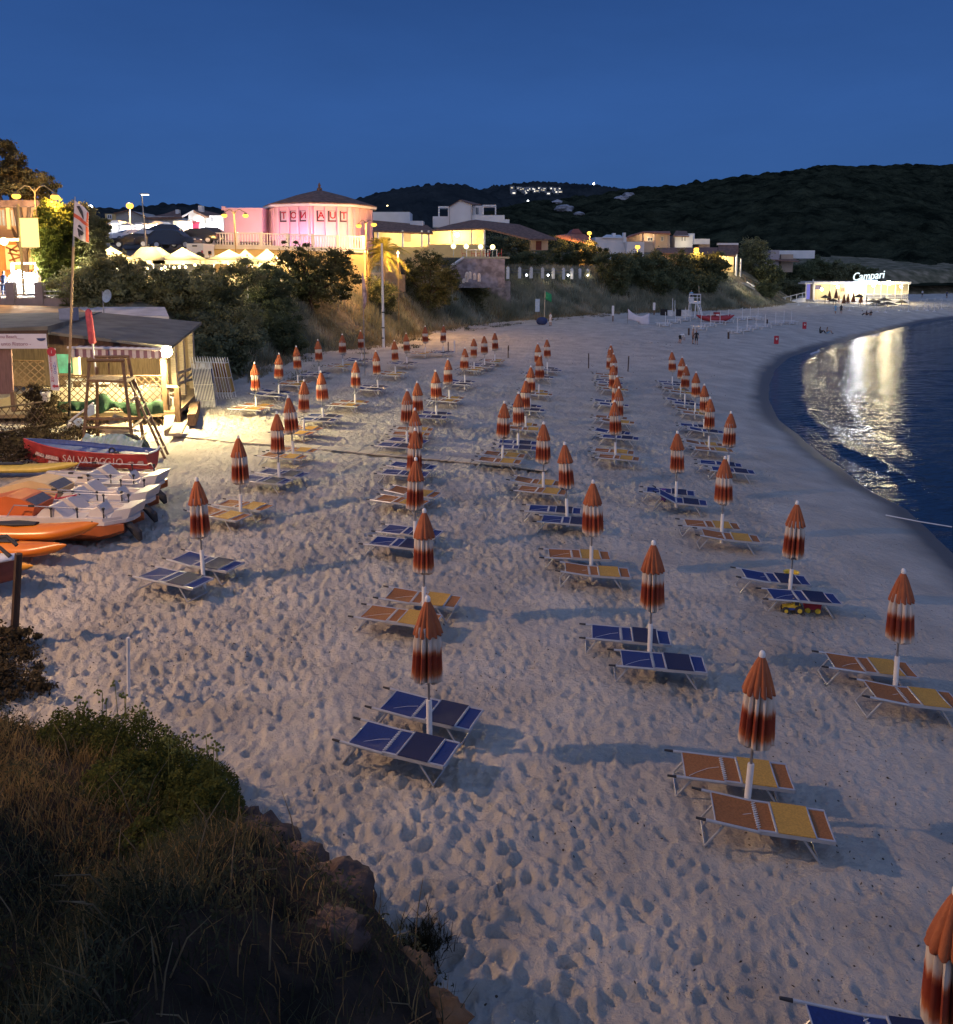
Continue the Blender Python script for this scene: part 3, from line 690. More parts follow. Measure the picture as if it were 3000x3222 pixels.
# lattice
def lattice(p00, p10, p01, st=.24, w_=.04, th=.02):
    b = MB(); ex, ey = p10 - p00, p01 - p00; W_, H_ = ex.length, ey.length; ex = ex.normalized(); ey = ey.normalized(); nrm = ex.cross(ey).normalized() * th
    for sgn in (1, -1):
        k = -H_ if sgn == 1 else 0
        while k < W_ + (H_ if sgn == -1 else 0):
            pts = []
            # line x = k + sgn*y
            y0, y1 = 0.0, H_
            xs_ = [k + sgn * y0, k + sgn * y1]
            lo, hi = (0, W_)
            def yat(x): return (x - k) / sgn
            ya, yb_ = sorted((yat(lo), yat(hi))); a, c = max(0, ya), min(H_, yb_)
            if c - a > .05:
                A_, C_ = p00 + ex * (k + sgn * a) + ey * a, p00 + ex * (k + sgn * c) + ey * c
                d = (C_ - A_).normalized(); s_ = d.cross(nrm).normalized() * w_ / 2; o_ = nrm * (0 if sgn == 1 else 1)
                b.prism([tuple(A_ + s_ + o_), tuple(C_ + s_ + o_), tuple(C_ - s_ + o_), tuple(A_ - s_ + o_)], nrm)
            k += st * 1.414
    for a, c in ((p00, p10), (p01, p01 + ex * W_)):
        b.path([a, c], .04, 4)
    return b
Zv = lambda p, z: Vector((p.x, p.y, z))
for (xa, xb, yt, yb, nm) in ((92, 345, 540, 905, 'green lit lattice panel behind the vertical sign'), (430, 1190, 650, 905, 'long lattice panel of the bar glowing from inside')):
    p0, p1, pt = A5(xa, yb, 40.6), A5(xb, yb, 41.3), A5(xa, yt, 40.6)
    t = tag(lattice(p0, p1, Zv(p0, pt.z)).build('lattice_fence', LATT), nm, 'lattice fence')
p0, p1 = A5(400, 1030, 40.4), A5(1185, 1020, 41.0)
tag(lattice(p0, p1, Zv(p0, .80)).build('lattice_fence', LATT), 'low lattice skirting under the deck of the bar', 'lattice fence')
# shade net slung along the fence
b = MB(); n = 40; top, bot = [], []
for i in range(n + 1):
    x = 425 + (1192 - 425) * i / n
    yt = 838 - 62 * math.exp(-((x - 745) / 50) ** 2) - 20 * math.exp(-((x - 1150) / 40) ** 2) + (8 if x > 860 else 0) - 4 * math.sin(x * .05)
    yb = 918 + 12 * math.sin(x * .02) + (20 if x > 900 else 0) - 25 * math.exp(-((x - 830) / 60) ** 2)
    top.append(A5(x, yt, 40.1)); bot.append(A5(x, yb, 39.9 - .15 * math.sin(x * .06)))
rows = [[t.lerp(q_, k / 5) + Vector((0, -.10 * math.sin(PI * k / 5) - .05 * math.sin(i * 1.3 + k), 0)) for k in range(6)] for i, (t, q_) in enumerate(zip(top, bot))]
b.loft(rows, cap=False, closed=False); o = b.build('shade_net', NET, None, True); md = o.modifiers.new('thick', 'SOLIDIFY'); md.thickness = .02
tag(o, 'dark green shade net slung along the lattice of the bar', 'shade net')
# awning
AWN = mat('awning white stripe', (.62, .56, .56), .8, vary=.06); AWP = mat('awning purple stripe', (.24, .13, .17), .8, vary=.1)
a0, a1 = A5(515, 452, 40.0), A5(1180, 462, 40.6); b = MB(); ns = 24
for i in range(ns):
    b.k = i % 2; u0, u1 = i / ns, (i + 1) / ns; p, q_ = a0.lerp(a1, u0), a0.lerp(a1, u1); m_ = (p + q_) / 2
    up = Vector((0, 1.0, .05)); dn = Vector((0, 0, -.42))
    b.prism([tuple(p + up), tuple(q_ + up), tuple(q_), tuple(p)], (0, 0, -.02))
    b.prism([tuple(p), tuple(q_), tuple(q_ + dn * .9), tuple(m_ + dn * 1.05), tuple(p + dn * .9)], (0, .02, 0))
b.build('awning', [AWN, AWP], bar)
b = MB(); b.path([A5(490, 448, 39.95), A5(1185, 460, 40.55)], .06, 8); b.build('awning_bar', WHITE, bar)
# lamp
lp = A5(1212, 478, 41.1)
b = MB(); b.ball(lp, .27, 14, 10); b.build('lamp_globe', emat('bar lamp glow', (1, .86, .52), 90), bar)
lamp(lp + Vector((.1, -.35, 0)), 6500, (1, .78, .36), .15)
lamp(A5(800, 560, 45), 600, (1, .82, .45), .3); lamp(A5(250, 560, 46), 300, (1, .85, .5), .3)
i0, i1 = A5(230, 700, 43.2), A5(1180, 700, 43.8); b = MB(); b.box(((i0.x + i1.x) / 2, 43.6, dz + .43), (i1.x - i0.x, .06, .82)); b.build('added_backdrop', mat('cream backdrop', (.70, .63, .46), .8, vary=.12, scale=3), bar)  # cream panel added so the lattice stands against a bright background
lamp(A5(980, 640, 42.4), 260, (1, .85, .5), .2); lamp(A5(560, 650, 42.2), 160, (1, .85, .5), .2)  # lamps added to light the panel behind the lattice
# tables and chairs inside
CHW = mat('white moulded plastic', (.75, .72, .66), .4, vary=.05)
def plastic_chair(loc, rz, lab):
    t = thing('plastic_chair', lab, 'chair', loc, rz, 'white chairs in the beach bar')
    MB().box((0, 0, .43), (.46, .46, .03)).build('seat', CHW, t)
    b = MB()
    for i in range(5): b.box((-.2 + i * .1, .22, .66), (.055, .025, .42))
    b.box((0, .225, .88), (.48, .035, .06)); b.build('backrest', CHW, t)
    for x in (-.2, .2):
        for y in (-.2, .2): MB().box((x, y, .21), (.045, .045, .42)).build('leg', CHW, t)
    for x in (-.24, .24): MB().box((x, 0, .64), (.05, .44, .03)).build('armrest', CHW, t)
    return t
def table(loc, rz, lab):
    t = thing('bar_table', lab, 'table', loc, rz, 'tables in the beach bar')
    MB().box((0, 0, .73), (.9, .9, .04)).build('table_top', CHW, t)
    for x in (-.38, .38):
        for y in (-.38, .38): MB().box((x, y, .355), (.05, .05, .71)).build('leg', CHW, t)
for i, (x, Y, rz, lab) in enumerate(((1000, 43.2, .4, 'white plastic chair beside the lamp post of the bar'), (1070, 44.0, -2.4, 'white plastic chair with its arm over the lattice'), (1240, 43, 1.4, 'white plastic chair in the side opening of the bar'), (820, 44.5, .2, 'white plastic chair under the middle of the awning'), (640, 45, 2.8, 'white plastic chair beside the cream pillar'))):
    p = A5(x, 700, Y); plastic_chair((p.x, Y, dz), rz, lab)
for x, Y, lab in ((1100, 45.3, 'white table near the lamp inside the bar'), (760, 46.2, 'white table under the awning inside the bar'), (560, 47.5, 'white table beside the teal board')):
    p = A5(x, 700, Y); table((p.x, Y, dz), .1, lab)
# banner and signs
bt = thing('banner', 'white shop banner with faded letters and a blue emblem on the bar front', 'banner')
p0, p1 = N1(-330, 583, 39.35), N1(590, 583, 39.35); p2, p3 = N1(575, 398, 39.35), N1(-330, 398, 39.35)
b = MB(); b.prism([tuple(p) for p in (p0, p1, p2, p3)], (0, .03, 0)); b.build('cloth', PVC, bt)
k = mpp(39.3)
def px_text(s, x, y, hpx, m, Y, zone='n1', **kw):
    p = at(*P(zone, x, y), Y); return text(s, hpx * ZO[zone][2] * mpp(Y) * 1.42, m, bt, p, **kw)
px_text('ou Beach', 105, 435, 40, MAUV, 39.33); px_text('unto Ristoro -', 200, 525, 46, MAUV, 39.33)
b = MB(); pc = N1(512, 452, 39.32); b.prism([(pc.x + .20 * math.cos(a), pc.y, pc.z + .13 * math.sin(a)) for a in [PI + PI * i / 12 for i in range(13)]], (0, .012, 0)); b.build('emblem', mat('navy emblem', (.03, .05, .16), .6), bt)
b = MB(); b.path([N1(205, 458, 39.32), N1(300, 462, 39.32)], .008, 4); b.build('underline', MAUV, bt)
st = thing('reception_sign', 'tall narrow white reception sign with red letters and arrow', 'sign')
b = MB(); b.prism([tuple(N1(x, y, 39.2)) for x, y in ((640, 1100), (742, 1110), (690, 577), (594, 580))], (0, .03, 0)); b.build('board', PVC, st)
def on_sign(x, y): return N1(x, y, 39.15)
bt_ = bt; bt = st
b = MB(); pc = on_sign(643, 623); b.prism([(pc.x + .20 * math.cos(a), pc.y, pc.z + .20 * math.sin(a)) for a in [2 * PI * i / 20 for i in range(20)]], (0, .012, 0)); b.build('disc', REDP, st)
px_text('i', 643, 623, 44, PVC, 39.13)
for i, ch in enumerate('RECEPTION'):
    px_text(ch, 626 + i * 4.1, 686 + i * 37.5, 34, REDP, 39.14)
for i, ch in enumerate('INFO'):
    px_text(ch, 680 + i * 3, 766 + i * 39, 34, BLUP, 39.14)
b = MB(); b.prism([tuple(on_sign(x, y)) for x, y in ((650, 1050), (683, 1078), (683, 1062), (728, 1066), (726, 1040), (682, 1042), (682, 1028))], (0, .012, 0)); b.build('arrow', REDP, st)
# box on the roof, satellite dish, rear roofs
b = MB(); b.prism([tuple(N1(x, y, 45)) for x, y in ((745, 250), (912, 235), (905, 72), (730, 85))], (0, .7, 0)); o = b.build('roof_unit', mat('blue grey box', (.24, .28, .38), .5, vary=.08)); tag(o, 'blue grey ventilation box standing on the felt roof', 'roof unit')
b = MB(); b.prism([tuple(A5(x, y, Y)) for x, y, Y in ((-400, 202, 53), (640, 196, 53.4), (560, 150, 57), (-400, 128, 57))], (0, 0, -2.5)); tag(b.build('storage_shed', mat('tan roof', (.42, .27, .15), .9, vary=.2, scale=1.2)), 'flat tan roofed shed behind the beach bar', 'shed')
b = MB(); b.prism([tuple(A5(x, y, Y)) for x, y, Y in ((560, 205, 54), (1230, 222, 54), (1200, 152, 57.6), (580, 150, 57.6))], (0, 0, -1.2)); tag(b.build('storage_shed', mat('pale flat roof', (.55, .52, .52), .85, vary=.2, scale=.8)), 'pale flat roofed shed behind the felt roof', 'shed')
t = thing('satellite_dish', 'round pale satellite dish on a pole above the roofs', 'satellite dish')
b = MB(); b.path([at(*P('n2', 1325, 1300), 53.5), at(*P('n2', 1350, 1640), 53.5)], .035, 6); b.build('mast', GREYP, t)
c = at(*P('n2', 1385, 1362), 53.3); b = MB(); M = Matrix.Translation(c) @ Euler((R(78), 0, R(-28))).to_matrix().to_4x4()
b.lathe([(.02, -.12), (.2, -.10), (.36, -.03), (.4, .02), (.38, .0), (.2, -.07), (.02, -.09)], 20, M=M); b.build('dish', mat('dish paint', (.42, .5, .55), .5), t, True)
# furled pink parasol leaning at the bar
t = thing('furled_parasol', 'slim furled pink parasol on a white pole before the bar roof', 'parasol')
pT, pB, pG = N1(1105, 105, 39.2), N1(1160, 520, 39.0), N1(1205, 900, 38.9); b = MB(); ax = (pB - pT)
b.path([pT + Vector((0, 0, .08)), pT, pT + ax * .1, pT + ax * .5, pT + ax * .93, pT + ax], [.03, .12, .15, .15, .16, .12], 12); b.build('canopy', mat('pink canvas', (.52, .085, .10), .8, vary=.15, bump=.4, bscale=25), t, True)
b = MB(); b.path([pB - ax * .02, pG + (pG - pB) * .3], .045, 8); b.build('pole', WHITE, t)
# flag
t = thing('flag_pole', 'tall leaning flagpole with a white flag bearing a red band and dark head', 'flagpole')
p0 = at(*P('z5', 500, 1010), 39.6); p1 = at(*P('z5', 507, 560), 39.6); p2 = at(*P('z1', 535, 870), 39.6); p3 = at(*P('z1', 546, 505), 39.6)
MB().path([p0 - Vector((0, 0, .4)), p1], .065, 8).build('lower_pole', mat('black pole', (.03, .025, .025), .5), t)
MB().path([p1, p1.lerp(p2, .6), p2], .06, 8).build('middle_pole', mat('wooden pole', (.36, .25, .15), .7), t); MB().path([p2, p3], [.05, .02], 8).build('upper_pole', GREYP, t)
FLW = mat('white flag cloth', (.60, .58, .62), .85, vary=.06); FLR = mat('red flag band', (.58, .12, .07), .85); FLD = mat('dark flag print', (.05, .05, .055), .85)
def flag_pt(u, v, off=0):
    a = at(*P('z1', 543 - 9 * v, 530 + 260 * v), 39.5); c = at(*P('z1', 662 - 22 * v, 622 + 222 * v), 39.5)
    p = a.lerp(c, u); p.y += .22 * math.sin(u * 5 + v * 2) * u - off; return p
def flag_patch(poly, name, m, off):
    b = MB(); b.prism([tuple(flag_pt(u, v, off)) for u, v in poly], (0, .008, 0)); return b.build(name, m, t)
b = MB(); b.loft([[flag_pt(i / 12, j / 16) for j in range(17)] for i in range(13)], cap=False, closed=False); o = b.build('cloth', FLW, t, True); o.modifiers.new('s', 'SOLIDIFY').thickness = .01
for i in range(8):
    u0, u1 = i / 8, (i + 1) / 8; flag_patch([(u0, .36), (u1, .36 - .0), (u1, .47), (u0, .47)], 'red_band', FLR, .03) if i < 8 else None
flag_patch([(.90, .02), (1, .02), (1, .34), (.90, .34)], 'red_band', FLR, .035); flag_patch([(.88, .49), (1, .49), (1, .98), (.88, .98)], 'red_band', FLR, .035)
head = [(.30, .62), (.42, .58), (.58, .59), (.68, .64), (.72, .70), (.80, .745), (.73, .77), (.75, .80), (.66, .845), (.55, .84), (.52, .93), (.40, .90), (.34, .82), (.26, .74)]
flag_patch(head, 'emblem', FLD, .045); flag_patch([(.28, .665), (.70, .665), (.71, .70), (.27, .71)], 'headband', FLW, .06)
flag_patch([(.14, .12), (.30, .06), (.50, .15), (.62, .25), (.70, .33), (.55, .31), (.36, .22)], 'emblem', FLD, .045)
# wooden steps, plank, timber bench, bucket, rubble, paddle
b = MB(); b.prism([tuple(A5(x, y, Y)) for x, y, Y in ((1195, 1055, 38.6), (1260, 1010, 38.8), (1275, 935, 40.8), (1195, 940, 40.8))], (0, 0, -.5)); tag(b.build('wooden_step', WOODP), 'pale wooden landing block at the bar entrance', 'step')
b = MB(); b.prism([tuple(A5(x, y, Y)) for x, y, Y in ((1228, 1072, 37.6), (1322, 1072, 37.7), (1358, 995, 39.2), (1268, 993, 39.2))], (0, 0, -.12)); tag(b.build('wooden_step', WOODP), 'pale plank step lying below the bar entrance', 'step')
b = MB(); b.prism([tuple(A5(x, y, Y)) for x, y, Y in ((1365, 935, 40.5), (1425, 930, 40.5), (1455, 838, 45.5), (1385, 842, 45.5))], (0, 0, -.55)); tag(b.build('timber_block', WOOD), 'long weathered timber block on the sand beside the bar', 'timber block')
t = thing('bucket', 'white plastic bucket hanging by the dark bush at the lattice', 'bucket'); c = N1(578, 1242, 38.6)
MB().lathe([(.15, 0), (.2, .36), (.22, .36), (.22, .4), (.18, .4), (.14, .04)], 18, c).build('tub', CHW, t, True)
b = MB(); b.path([(c.x + .2 * math.cos(a), c.y - .05, c.z + .38 + .2 * math.sin(a)) for a in [PI * i / 8 for i in range(9)]], .012, 6); b.build('handle', GREYP, t)
t = thing('paddle', 'white and pale blue paddle lying on rubble beside the flagpole', 'paddle')
b = MB(); b.path([N1(820, 1588, 38.2), N1(880, 1545, 38.2), N1(935, 1545, 38.2), N1(1010, 1450, 38.2)], [.02, .16, .18, .05], 8); b.build('blade', CHW, t)
b = MB(); b.path([N1(860, 1500, 38.3), N1(1170, 1260, 38.6)], .05, 6); b.build('shaft', CHW, t)
b = MB(); b.prism([tuple(N1(x, y, 38.0)) for x, y in ((905, 1500), (960, 1455), (1045, 1480), (1000, 1580))], (0, .12, 0)); b.prism([tuple(N1(x, y, 38.4)) for x, y in ((1090, 1360), (1120, 1290), (1185, 1290), (1185, 1400), (1100, 1440))], (0, .12, 0)); b.build('fin', mat('pale blue plastic', (.48, .60, .70), .45), t)
t = tag(MB().prism([tuple(N1(x, y, 38.6)) for x, y in ((1360, 1500), (1500, 1510), (1550, 1430), (1430, 1400))], (0, 0, -.35)).build('concrete_block', mat('concrete', (.33, .33, .31), .9, bump=.4)), 'grey concrete block on the rubble behind the lifeguard chair', 'block')
b = MB(); b.prism([tuple(N1(x, y, Y)) for x, y, Y in ((1230, 1560, 37.6), (1640, 1570, 37.4), (1640, 1500, 38.6), (1300, 1530, 38.4))], (0, 0, -.3)); tag(b.build('driftwood_board', WOODP), 'long pale board resting on rubble behind the lifeguard chair', 'board')
# dark wire fence at the edge
p0, p1 = N1(-150, 1660, 34), N1(560, 1540, 37); tag(lattice(p0, p1, Zv(p0, p0.z + 1.0), .3, .02).build('garden_fence', WOODD), 'dark wire fence sagging among dry brush', 'fence')
# ------------------------------------------------------------------ wooden lifeguard chair
Yc = 35.6; t = thing('lifeguard_chair', 'tall brown wooden lifeguard chair with a leaning ladder', 'lifeguard chair')
def leg(x0, y0, x1, y1, Ya, Yb, r=.07, nm='leg', m=WOOD):
    b = MB(); b.path([A5(x0, y0, Ya), A5(x1, y1, Yb)], r, 4); return b.build(nm, m, t)
leg(652, 540, 605, 1165, 36.1, 35.5); leg(892, 540, 972, 1195, 35.9, 35.2); leg(705, 590, 712, 1135, 37.2, 37.4); leg(936, 530, 1048, 1125, 37.0, 37.0)
leg(636, 540, 905, 540, 36.0, 35.8, .075, 'arm'); leg(690, 515, 940, 512, 37.1, 36.9, .06, 'arm')
b = MB(); b.prism([tuple(A5(x, y, Y)) for x, y, Y in ((632, 678, 35.9), (915, 690, 35.7), (985, 655, 37.0), (690, 645, 37.3))], (0, 0, -.10)); b.build('seat', WOOD, t)
leg(622, 968, 945, 970, 35.7, 35.4, .055, 'brace'); leg(618, 1028, 955, 1035, 35.6, 35.3, .055, 'brace'); leg(706, 965, 1010, 965, 37.3, 37.1, .05, 'brace'); leg(790, 560, 795, 640, 36.6, 36.6, .04, 'brace')
leg(938, 680, 1200, 1252, 36.4, 34.2, .06, 'ladder_rail'); leg(965, 660, 1222, 1225, 36.9, 34.9, .06, 'ladder_rail')
for k in (.22, .36, .52, .78, .90):
    p, q_ = A5(938, 680, 36.4).lerp(A5(1200, 1252, 34.2), k), A5(965, 660, 36.9).lerp(A5(1222, 1225, 34.9), k)
    b = MB(); d = (q_ - p).normalized(); b.path([p - d * .18, q_ + d * .18], .045, 4); b.build('rung', WOODP, t)
for x0, y0, x1, y1, Y0 in ((938, 848, 990, 815, 36.2), (960, 1030, 1035, 972, 35.8), (985, 1140, 1065, 1070, 35.5)): leg(x0, y0, x1, y1, Y0, Y0 + .9, .06, 'step', WOODP)
# ------------------------------------------------------------------ boats
def hull_mat(name, c1, c2, sc=3, c3=None):
    return mat(name, c1, .5, vary=.3, scale=sc, c2=c2, bump=.15, bscale=12)
REDH = hull_mat('worn red paint', (.50, .06, .05), (.34, .035, .035), 2.5); BLUI = mat('blue boat interior', (.045, .085, .26), .6, vary=.2)
t = thing('rowing_boat', 'weathered red rowing boat with blue inside and white letters', 'boat')
pl_, pr_ = at(*P('n4', 345, 330), 32.6), at(*P('n4', 1690, 372), 31.7)
bx = (pr_ - pl_); Lb = Vector((bx.x, bx.y, 0)).length; M = Matrix.Translation((pl_.x, pl_.y, gz(pl_.x, pl_.y) + .0)) @ Matrix.Rotation(math.atan2(bx.y, bx.x), 4, 'Z'); t.matrix_world = M
def hull_rings(L, prof, nst=16, inset=0):
    rings = []
    for i in range(nst + 1):
        u = i / nst; hw, zt, zk, x = prof(u); hw = max(.015, hw - inset); zk_ = zk + inset
        row = []
        for k in range(13):
            a = -1 + 2 * k / 12; s = abs(a)
            y = hw * (math.copysign(s ** .55, a)); z = zk_ + (zt - zk_) * (s ** 1.7)
            row.append((x - (0 if not inset else 0), y, z))
        rings.append(row)
    return rings
def rprof(u):
    hw = .72 * (1 - (1 - min(1, u / .5)) ** 2.2) * (1 - .35 * max(0, (u - .55) / .45) ** 2); zt = .62 + .34 * (1 - u) ** 2 + .03 * u; zk = .02 + .24 * max(0, 1 - u / .18) ** 2
    return hw, zt, zk, (u * Lb * 1.02) - .15 * (1 - u) ** 6 * 1.5
b = MB(); b.loft(hull_rings(Lb, rprof), cap=True, closed=False); b.build('hull', REDH, t, True)
b = MB(); b.loft([list(reversed(r)) for r in hull_rings(Lb, rprof, inset=.035)], cap=False, closed=False); b.build('inside', BLUI, t, True)
b = MB(); ph = [rprof(i / 16) for i in range(17)]
rings = []
for hw, zt, zk, x in ph: rings.append([(x, -max(.01, hw - .05), zt - .10), (x, 0, zt - .06), (x, max(.01, hw - .05), zt - .10)])
b.loft(rings, cap=False, closed=False); b.build('cover', BLUI, t, True)
for s in (-1, 1):
    b = MB(); b.path([(x, s * hw, zt + .01) for hw, zt, zk, x in ph], .03, 6); b.build('gunwale', REDH if s < 0 else BLUI, t, True)
hw, zt, zk, x = rprof(1); b = MB(); b.path([(x + .02, -hw, zt + .16), (x + .02, -hw * .5, zt + .02), (x + .02, hw * .5, zt + .02), (x + .02, hw, zt + .14)], .035, 6); b.build('transom_edge', WHITE, t, True)
WLET = mat('flaked white letters', (.50, .36, .32), .8, vary=.45, scale=14)
for i, ch in enumerate('SALVATAGGIO'):
    u = .38 + .043 * i; hw, zt, zk, x = rprof(u); o = text(ch, .36, WLET, t, (x, -hw * .93 - .03, zk + (zt - zk) * .56), depth=.004); o.rotation_euler = (R(80), 0, 0)
for (u0, u1, f0, f1) in ((.10, .2, .45, .6), (.2, .33, .42, .6), (.22, .36, .2, .35), (.86, .91, .5, .6), (.93, .98, .45, .65)):
    b = MB(); h0, t0, k0, x0 = rprof(u0); h1, t1, k1, x1 = rprof(u1); b.prism([(x0, -h0 * .95 - .012, k0 + (t0 - k0) * f0), (x1, -h1 * .95 - .012, k1 + (t1 - k1) * f0), (x1, -h1 * .98 - .012, k1 + (t1 - k1) * f1), (x0 + .1, -h0 * .98 - .012, k0 + (t0 - k0) * f1)], (0, .02, 0)); b.build('paint_patch', WLET, t)
b = MB()
for i in range(12):
    a0_, a1_ = 2 * PI * i / 12, 2 * PI * (i + 1) / 12; b.tube((3.55 + .12 * math.cos(a0_), -.2, .68 + .12 * math.sin(a0_)), (3.55 + .12 * math.cos(a1_), -.2, .68 + .12 * math.sin(a1_)), .03, n=6)
b.path([(3.6, -.3, .62), (3.9, -.42, .68), (4.15, -.5, .62)], .06, 6); b.build('rope', GRIP, t)
# pedal boats
DECK = mat('white pedal boat deck', (.58, .535, .51), .35, vary=.06, scale=2); PONT = mat('rust orange pontoon', (.36, .10, .03), .35, vary=.15, scale=1.5)
SLO = mat('orange slide plastic', (.55, .13, .035), .35, vary=.06, scale=2); SLC = mat('cream slide plastic', (.60, .42, .22), .4, vary=.06, scale=2); DARKW = mat('smoked window', (.10, .10, .12), .15)
STEEL = mat('stainless rail', (.5, .5, .5), .3, .8)
def pedal_boat(name_lab, loc, rz, slide):
    t = thing('pedal_boat', name_lab, 'pedal boat', loc, rz, 'pedal boats drawn up on the sand')
    L, W = 4.2, .84
    for s in (-1, 1):
        b = MB(); rings = []
        for i in range(13):
            u = i / 12; x = -L + L * u; w_ = .24 * (1 - max(0, (u - .8) / .2) ** 2 * .9); h = .5 * (1 - max(0, (u - .72) / .28) ** 2 * .55); z1_ = .56
            rings.append([(x, s * .62 - w_, z1_), (x, s * .62 - w_, z1_ - h * .7), (x, s * .62, z1_ - h), (x, s * .62 + w_, z1_ - h * .7), (x, s * .62 + w_, z1_)])
        b.loft(rings); b.build('pontoon', PONT, t, True)
    b = MB(); out = [(-L, -W), (-.45, -W), (-.02, -W * .55), (.1, -.2), (.1, .2), (-.02, W * .55), (-.45, W), (-L, W)]
    b.prism([(x, y, .57) for x, y in out], (0, 0, .10)); b.build('deck', DECK, t)
    b = MB()
    for s in (-1, 1):
        b.prism([(-L, s * W, .67), (-.5, s * W, .67), (-.12, s * W * .6, .67), (-.12, s * (W * .6 - .16), .67), (-.55, s * (W - .18), .67), (-L, s * (W - .18), .67)] if s < 0 else [(-L, s * (W - .18), .67), (-.55, s * (W - .18), .67), (-.12, s * (W * .6 - .16), .67), (-.12, s * W * .6, .67), (-.5, s * W, .67), (-L, s * W, .67)], (0, 0, .09))
    b.build('deck_rim', DECK, t)
    b = MB(); b.prism([(-.42, -W * .8, .67), (.02, -W * .5, .67), (.10, -W * .42, .95), (-.28, -W * .66, .93)], (0, W * 1.2, 0)); b.build('prow', DECK, t)
    for y in (-.70, .12):
        b = MB(); b.prism([(-2.55, y, .67), (-2.3, y, .94), (-2.12, y, 1.05), (-2.0, y, 1.05), (-1.62, y, .72), (-1.2, y, .70), (-1.2, y, .67)], (0, .58, 0)); b.build('seat', DECK, t)
    b = MB(); b.prism([(-1.2, -.3, .67), (-1.1, -.3, .86), (-.92, -.3, .98), (-.78, -.3, .80), (-.74, -.3, .67)], (0, .6, 0)); b.build('pedal_console', DECK, t)
    if slide is None: pass
    else: b = MB(); b.prism([(-4.5, -.5, .67), (-2.72, -.5, .67), (-2.6, -.5, .98), (-3.0, -.5, 1.18), (-3.45, -.5, 1.26), (-4.5, -.5, 1.0)], (0, 1.0, 0)); b.build('slide', slide, t)
    if slide is not None: b = MB(); b.prism([(-2.66, -.42, .95), (-2.68, .42, .95), (-2.94, .42, 1.12), (-2.94, -.42, 1.12)], (.05, 0, .045)); b.build('slide_window', DARKW, t)
    for s in (-1, 1):
        y = s * (W - .09); b = MB(); b.path([(-3.3, y, .72), (-3.05, y, 1.08), (-.75, y, 1.02), (-.6, y, 1.10), (-.42, y, .78)], .017, 8); b.build('rail', STEEL, t, True)
        for x in (-2.0, -1.25, -.5): MB().lathe([(.05, 0), (.022, .05), (.02, .27), (.05, .33), (.03, .36)], 8, (x, y, .70 if x > -.6 else .69)).build('rail_post', GRIP, t)
        MB().box((-2.55, y, 1.07), (.16, .05, .06)).build('rail_clamp', GRIP, t)
    MB().box((-2.85, -W - .005, .62), (.28, .03, .10)).build('rubber_pad', GRIP, t)
    b = MB(); b.path([(-.05, -.30, .50), (.25, -.34, .22), (.32, -.34, .02)], [.10, .13, .06], 8); b.build('fender', GRIP, t, True)
    return t
pb = [(1495, 812, 24.25, SLO, 'white pedal boat with a rust orange slide beside the orange canoe'), (1675, 680, 26.0, SLC, 'white pedal boat with a cream slide between the other two'), (1785, 520, 28.0, None, 'white pedal boat beached closest to the red rowing boat')]
for x, y, Y, sl, lab in pb:
    p = at(*P('n4', x, y), Y); pedal_boat(lab, (p.x, Y, gz(p.x, Y) + .03), R(-4), sl)
# red oar on the deck
p = at(*P('n4', 640, 745), 24.6); q_ = at(*P('n4', 860, 702), 24.9); b = MB(); b.path([p, q_], [.03, .02], 6); t = thing('oar', 'red handled oar lying on the deck of a pedal boat', 'oar'); b.build('shaft', REDP, t); b = MB(); b.path([p + Vector((-.05, 0, 0)), p + Vector((0, .02, .16))], [.04, .02], 6); b.build('blade', REDP, t)
# canoes
KAY = mat('orange canoe plastic', (.72, .23, .025), .28, vary=.08, scale=1.5, c2=(.60, .16, .02)); KAY2 = mat('amber canoe plastic', (.70, .33, .05), .35, vary=.1, scale=2)
def canoe(lab, tip, Y, L, rz, hw, h, m, z0=0, roll=0, grp='canoes beside the pedal boats'):
    p = at(*P('n4', *tip), Y); t = thing('canoe', lab, 'canoe', (p.x, Y, gz(p.x, Y) + z0), R(rz), grp)
    def ring(u, ins=0):
        e = (1 - abs(2 * u - 1) ** 2.6) ** .7; w_ = hw * max(.06, e) * (1 if u < .7 else max(0, math.cos((u - .7) / .3 * PI / 2)) ** .6 + .03); zt = h * (.75 + .35 * abs(2 * u - 1) ** 2.5); x = -L + L * u
        bf = 1 if u < .7 else max(0, math.cos((u - .7) / .3 * PI / 2)) ** .7; bz = bf * zt * .45 + (1 - bf) * h * .82
        return [(x, w_ * math.cos(a), bz + (zt * .55) * (.06 + .94 * bf) * math.sin(a) * (1 if math.sin(a) > 0 else .82)) for a in [2 * PI * k / 18 for k in range(18)]]
    b = MB(); b.loft([ring(i / 20) for i in range(21)]); o = b.build('hull', m, t, True); o.rotation_euler = (R(roll), 0, 0)
    b = MB(); b.path([(-L * .62, 0, h * .78), (-L * .5, 0, h * .80), (-L * .38, 0, h * .78)], [hw * .3, hw * .5, hw * .3], 14); o = b.build('cockpit', GRIP, t, True); o.scale = (1, 1, .3); o.location = (0, 0, h * .56)
    b = MB(); b.path([(-.32, 0, h * .72), (-.18, 0, h * .92), (-.08, 0, h * .72)], .02, 6); b.build('carry_handle', GRIP, t)
canoe('big orange canoe lying along the white pedal boat', (1105, 1030), 22.75, 4.4, -2, .42, .55, KAY, .42)
canoe('orange canoe with a rounded bow pointing at the blue sunbeds', (745, 1272), 21.8, 4.0, -14, .36, .46, KAY, .2)
canoe('amber canoe with a pale tip below the orange ones', (362, 1350), 21.0, 3.8, -24, .24, .34, KAY2, .02)
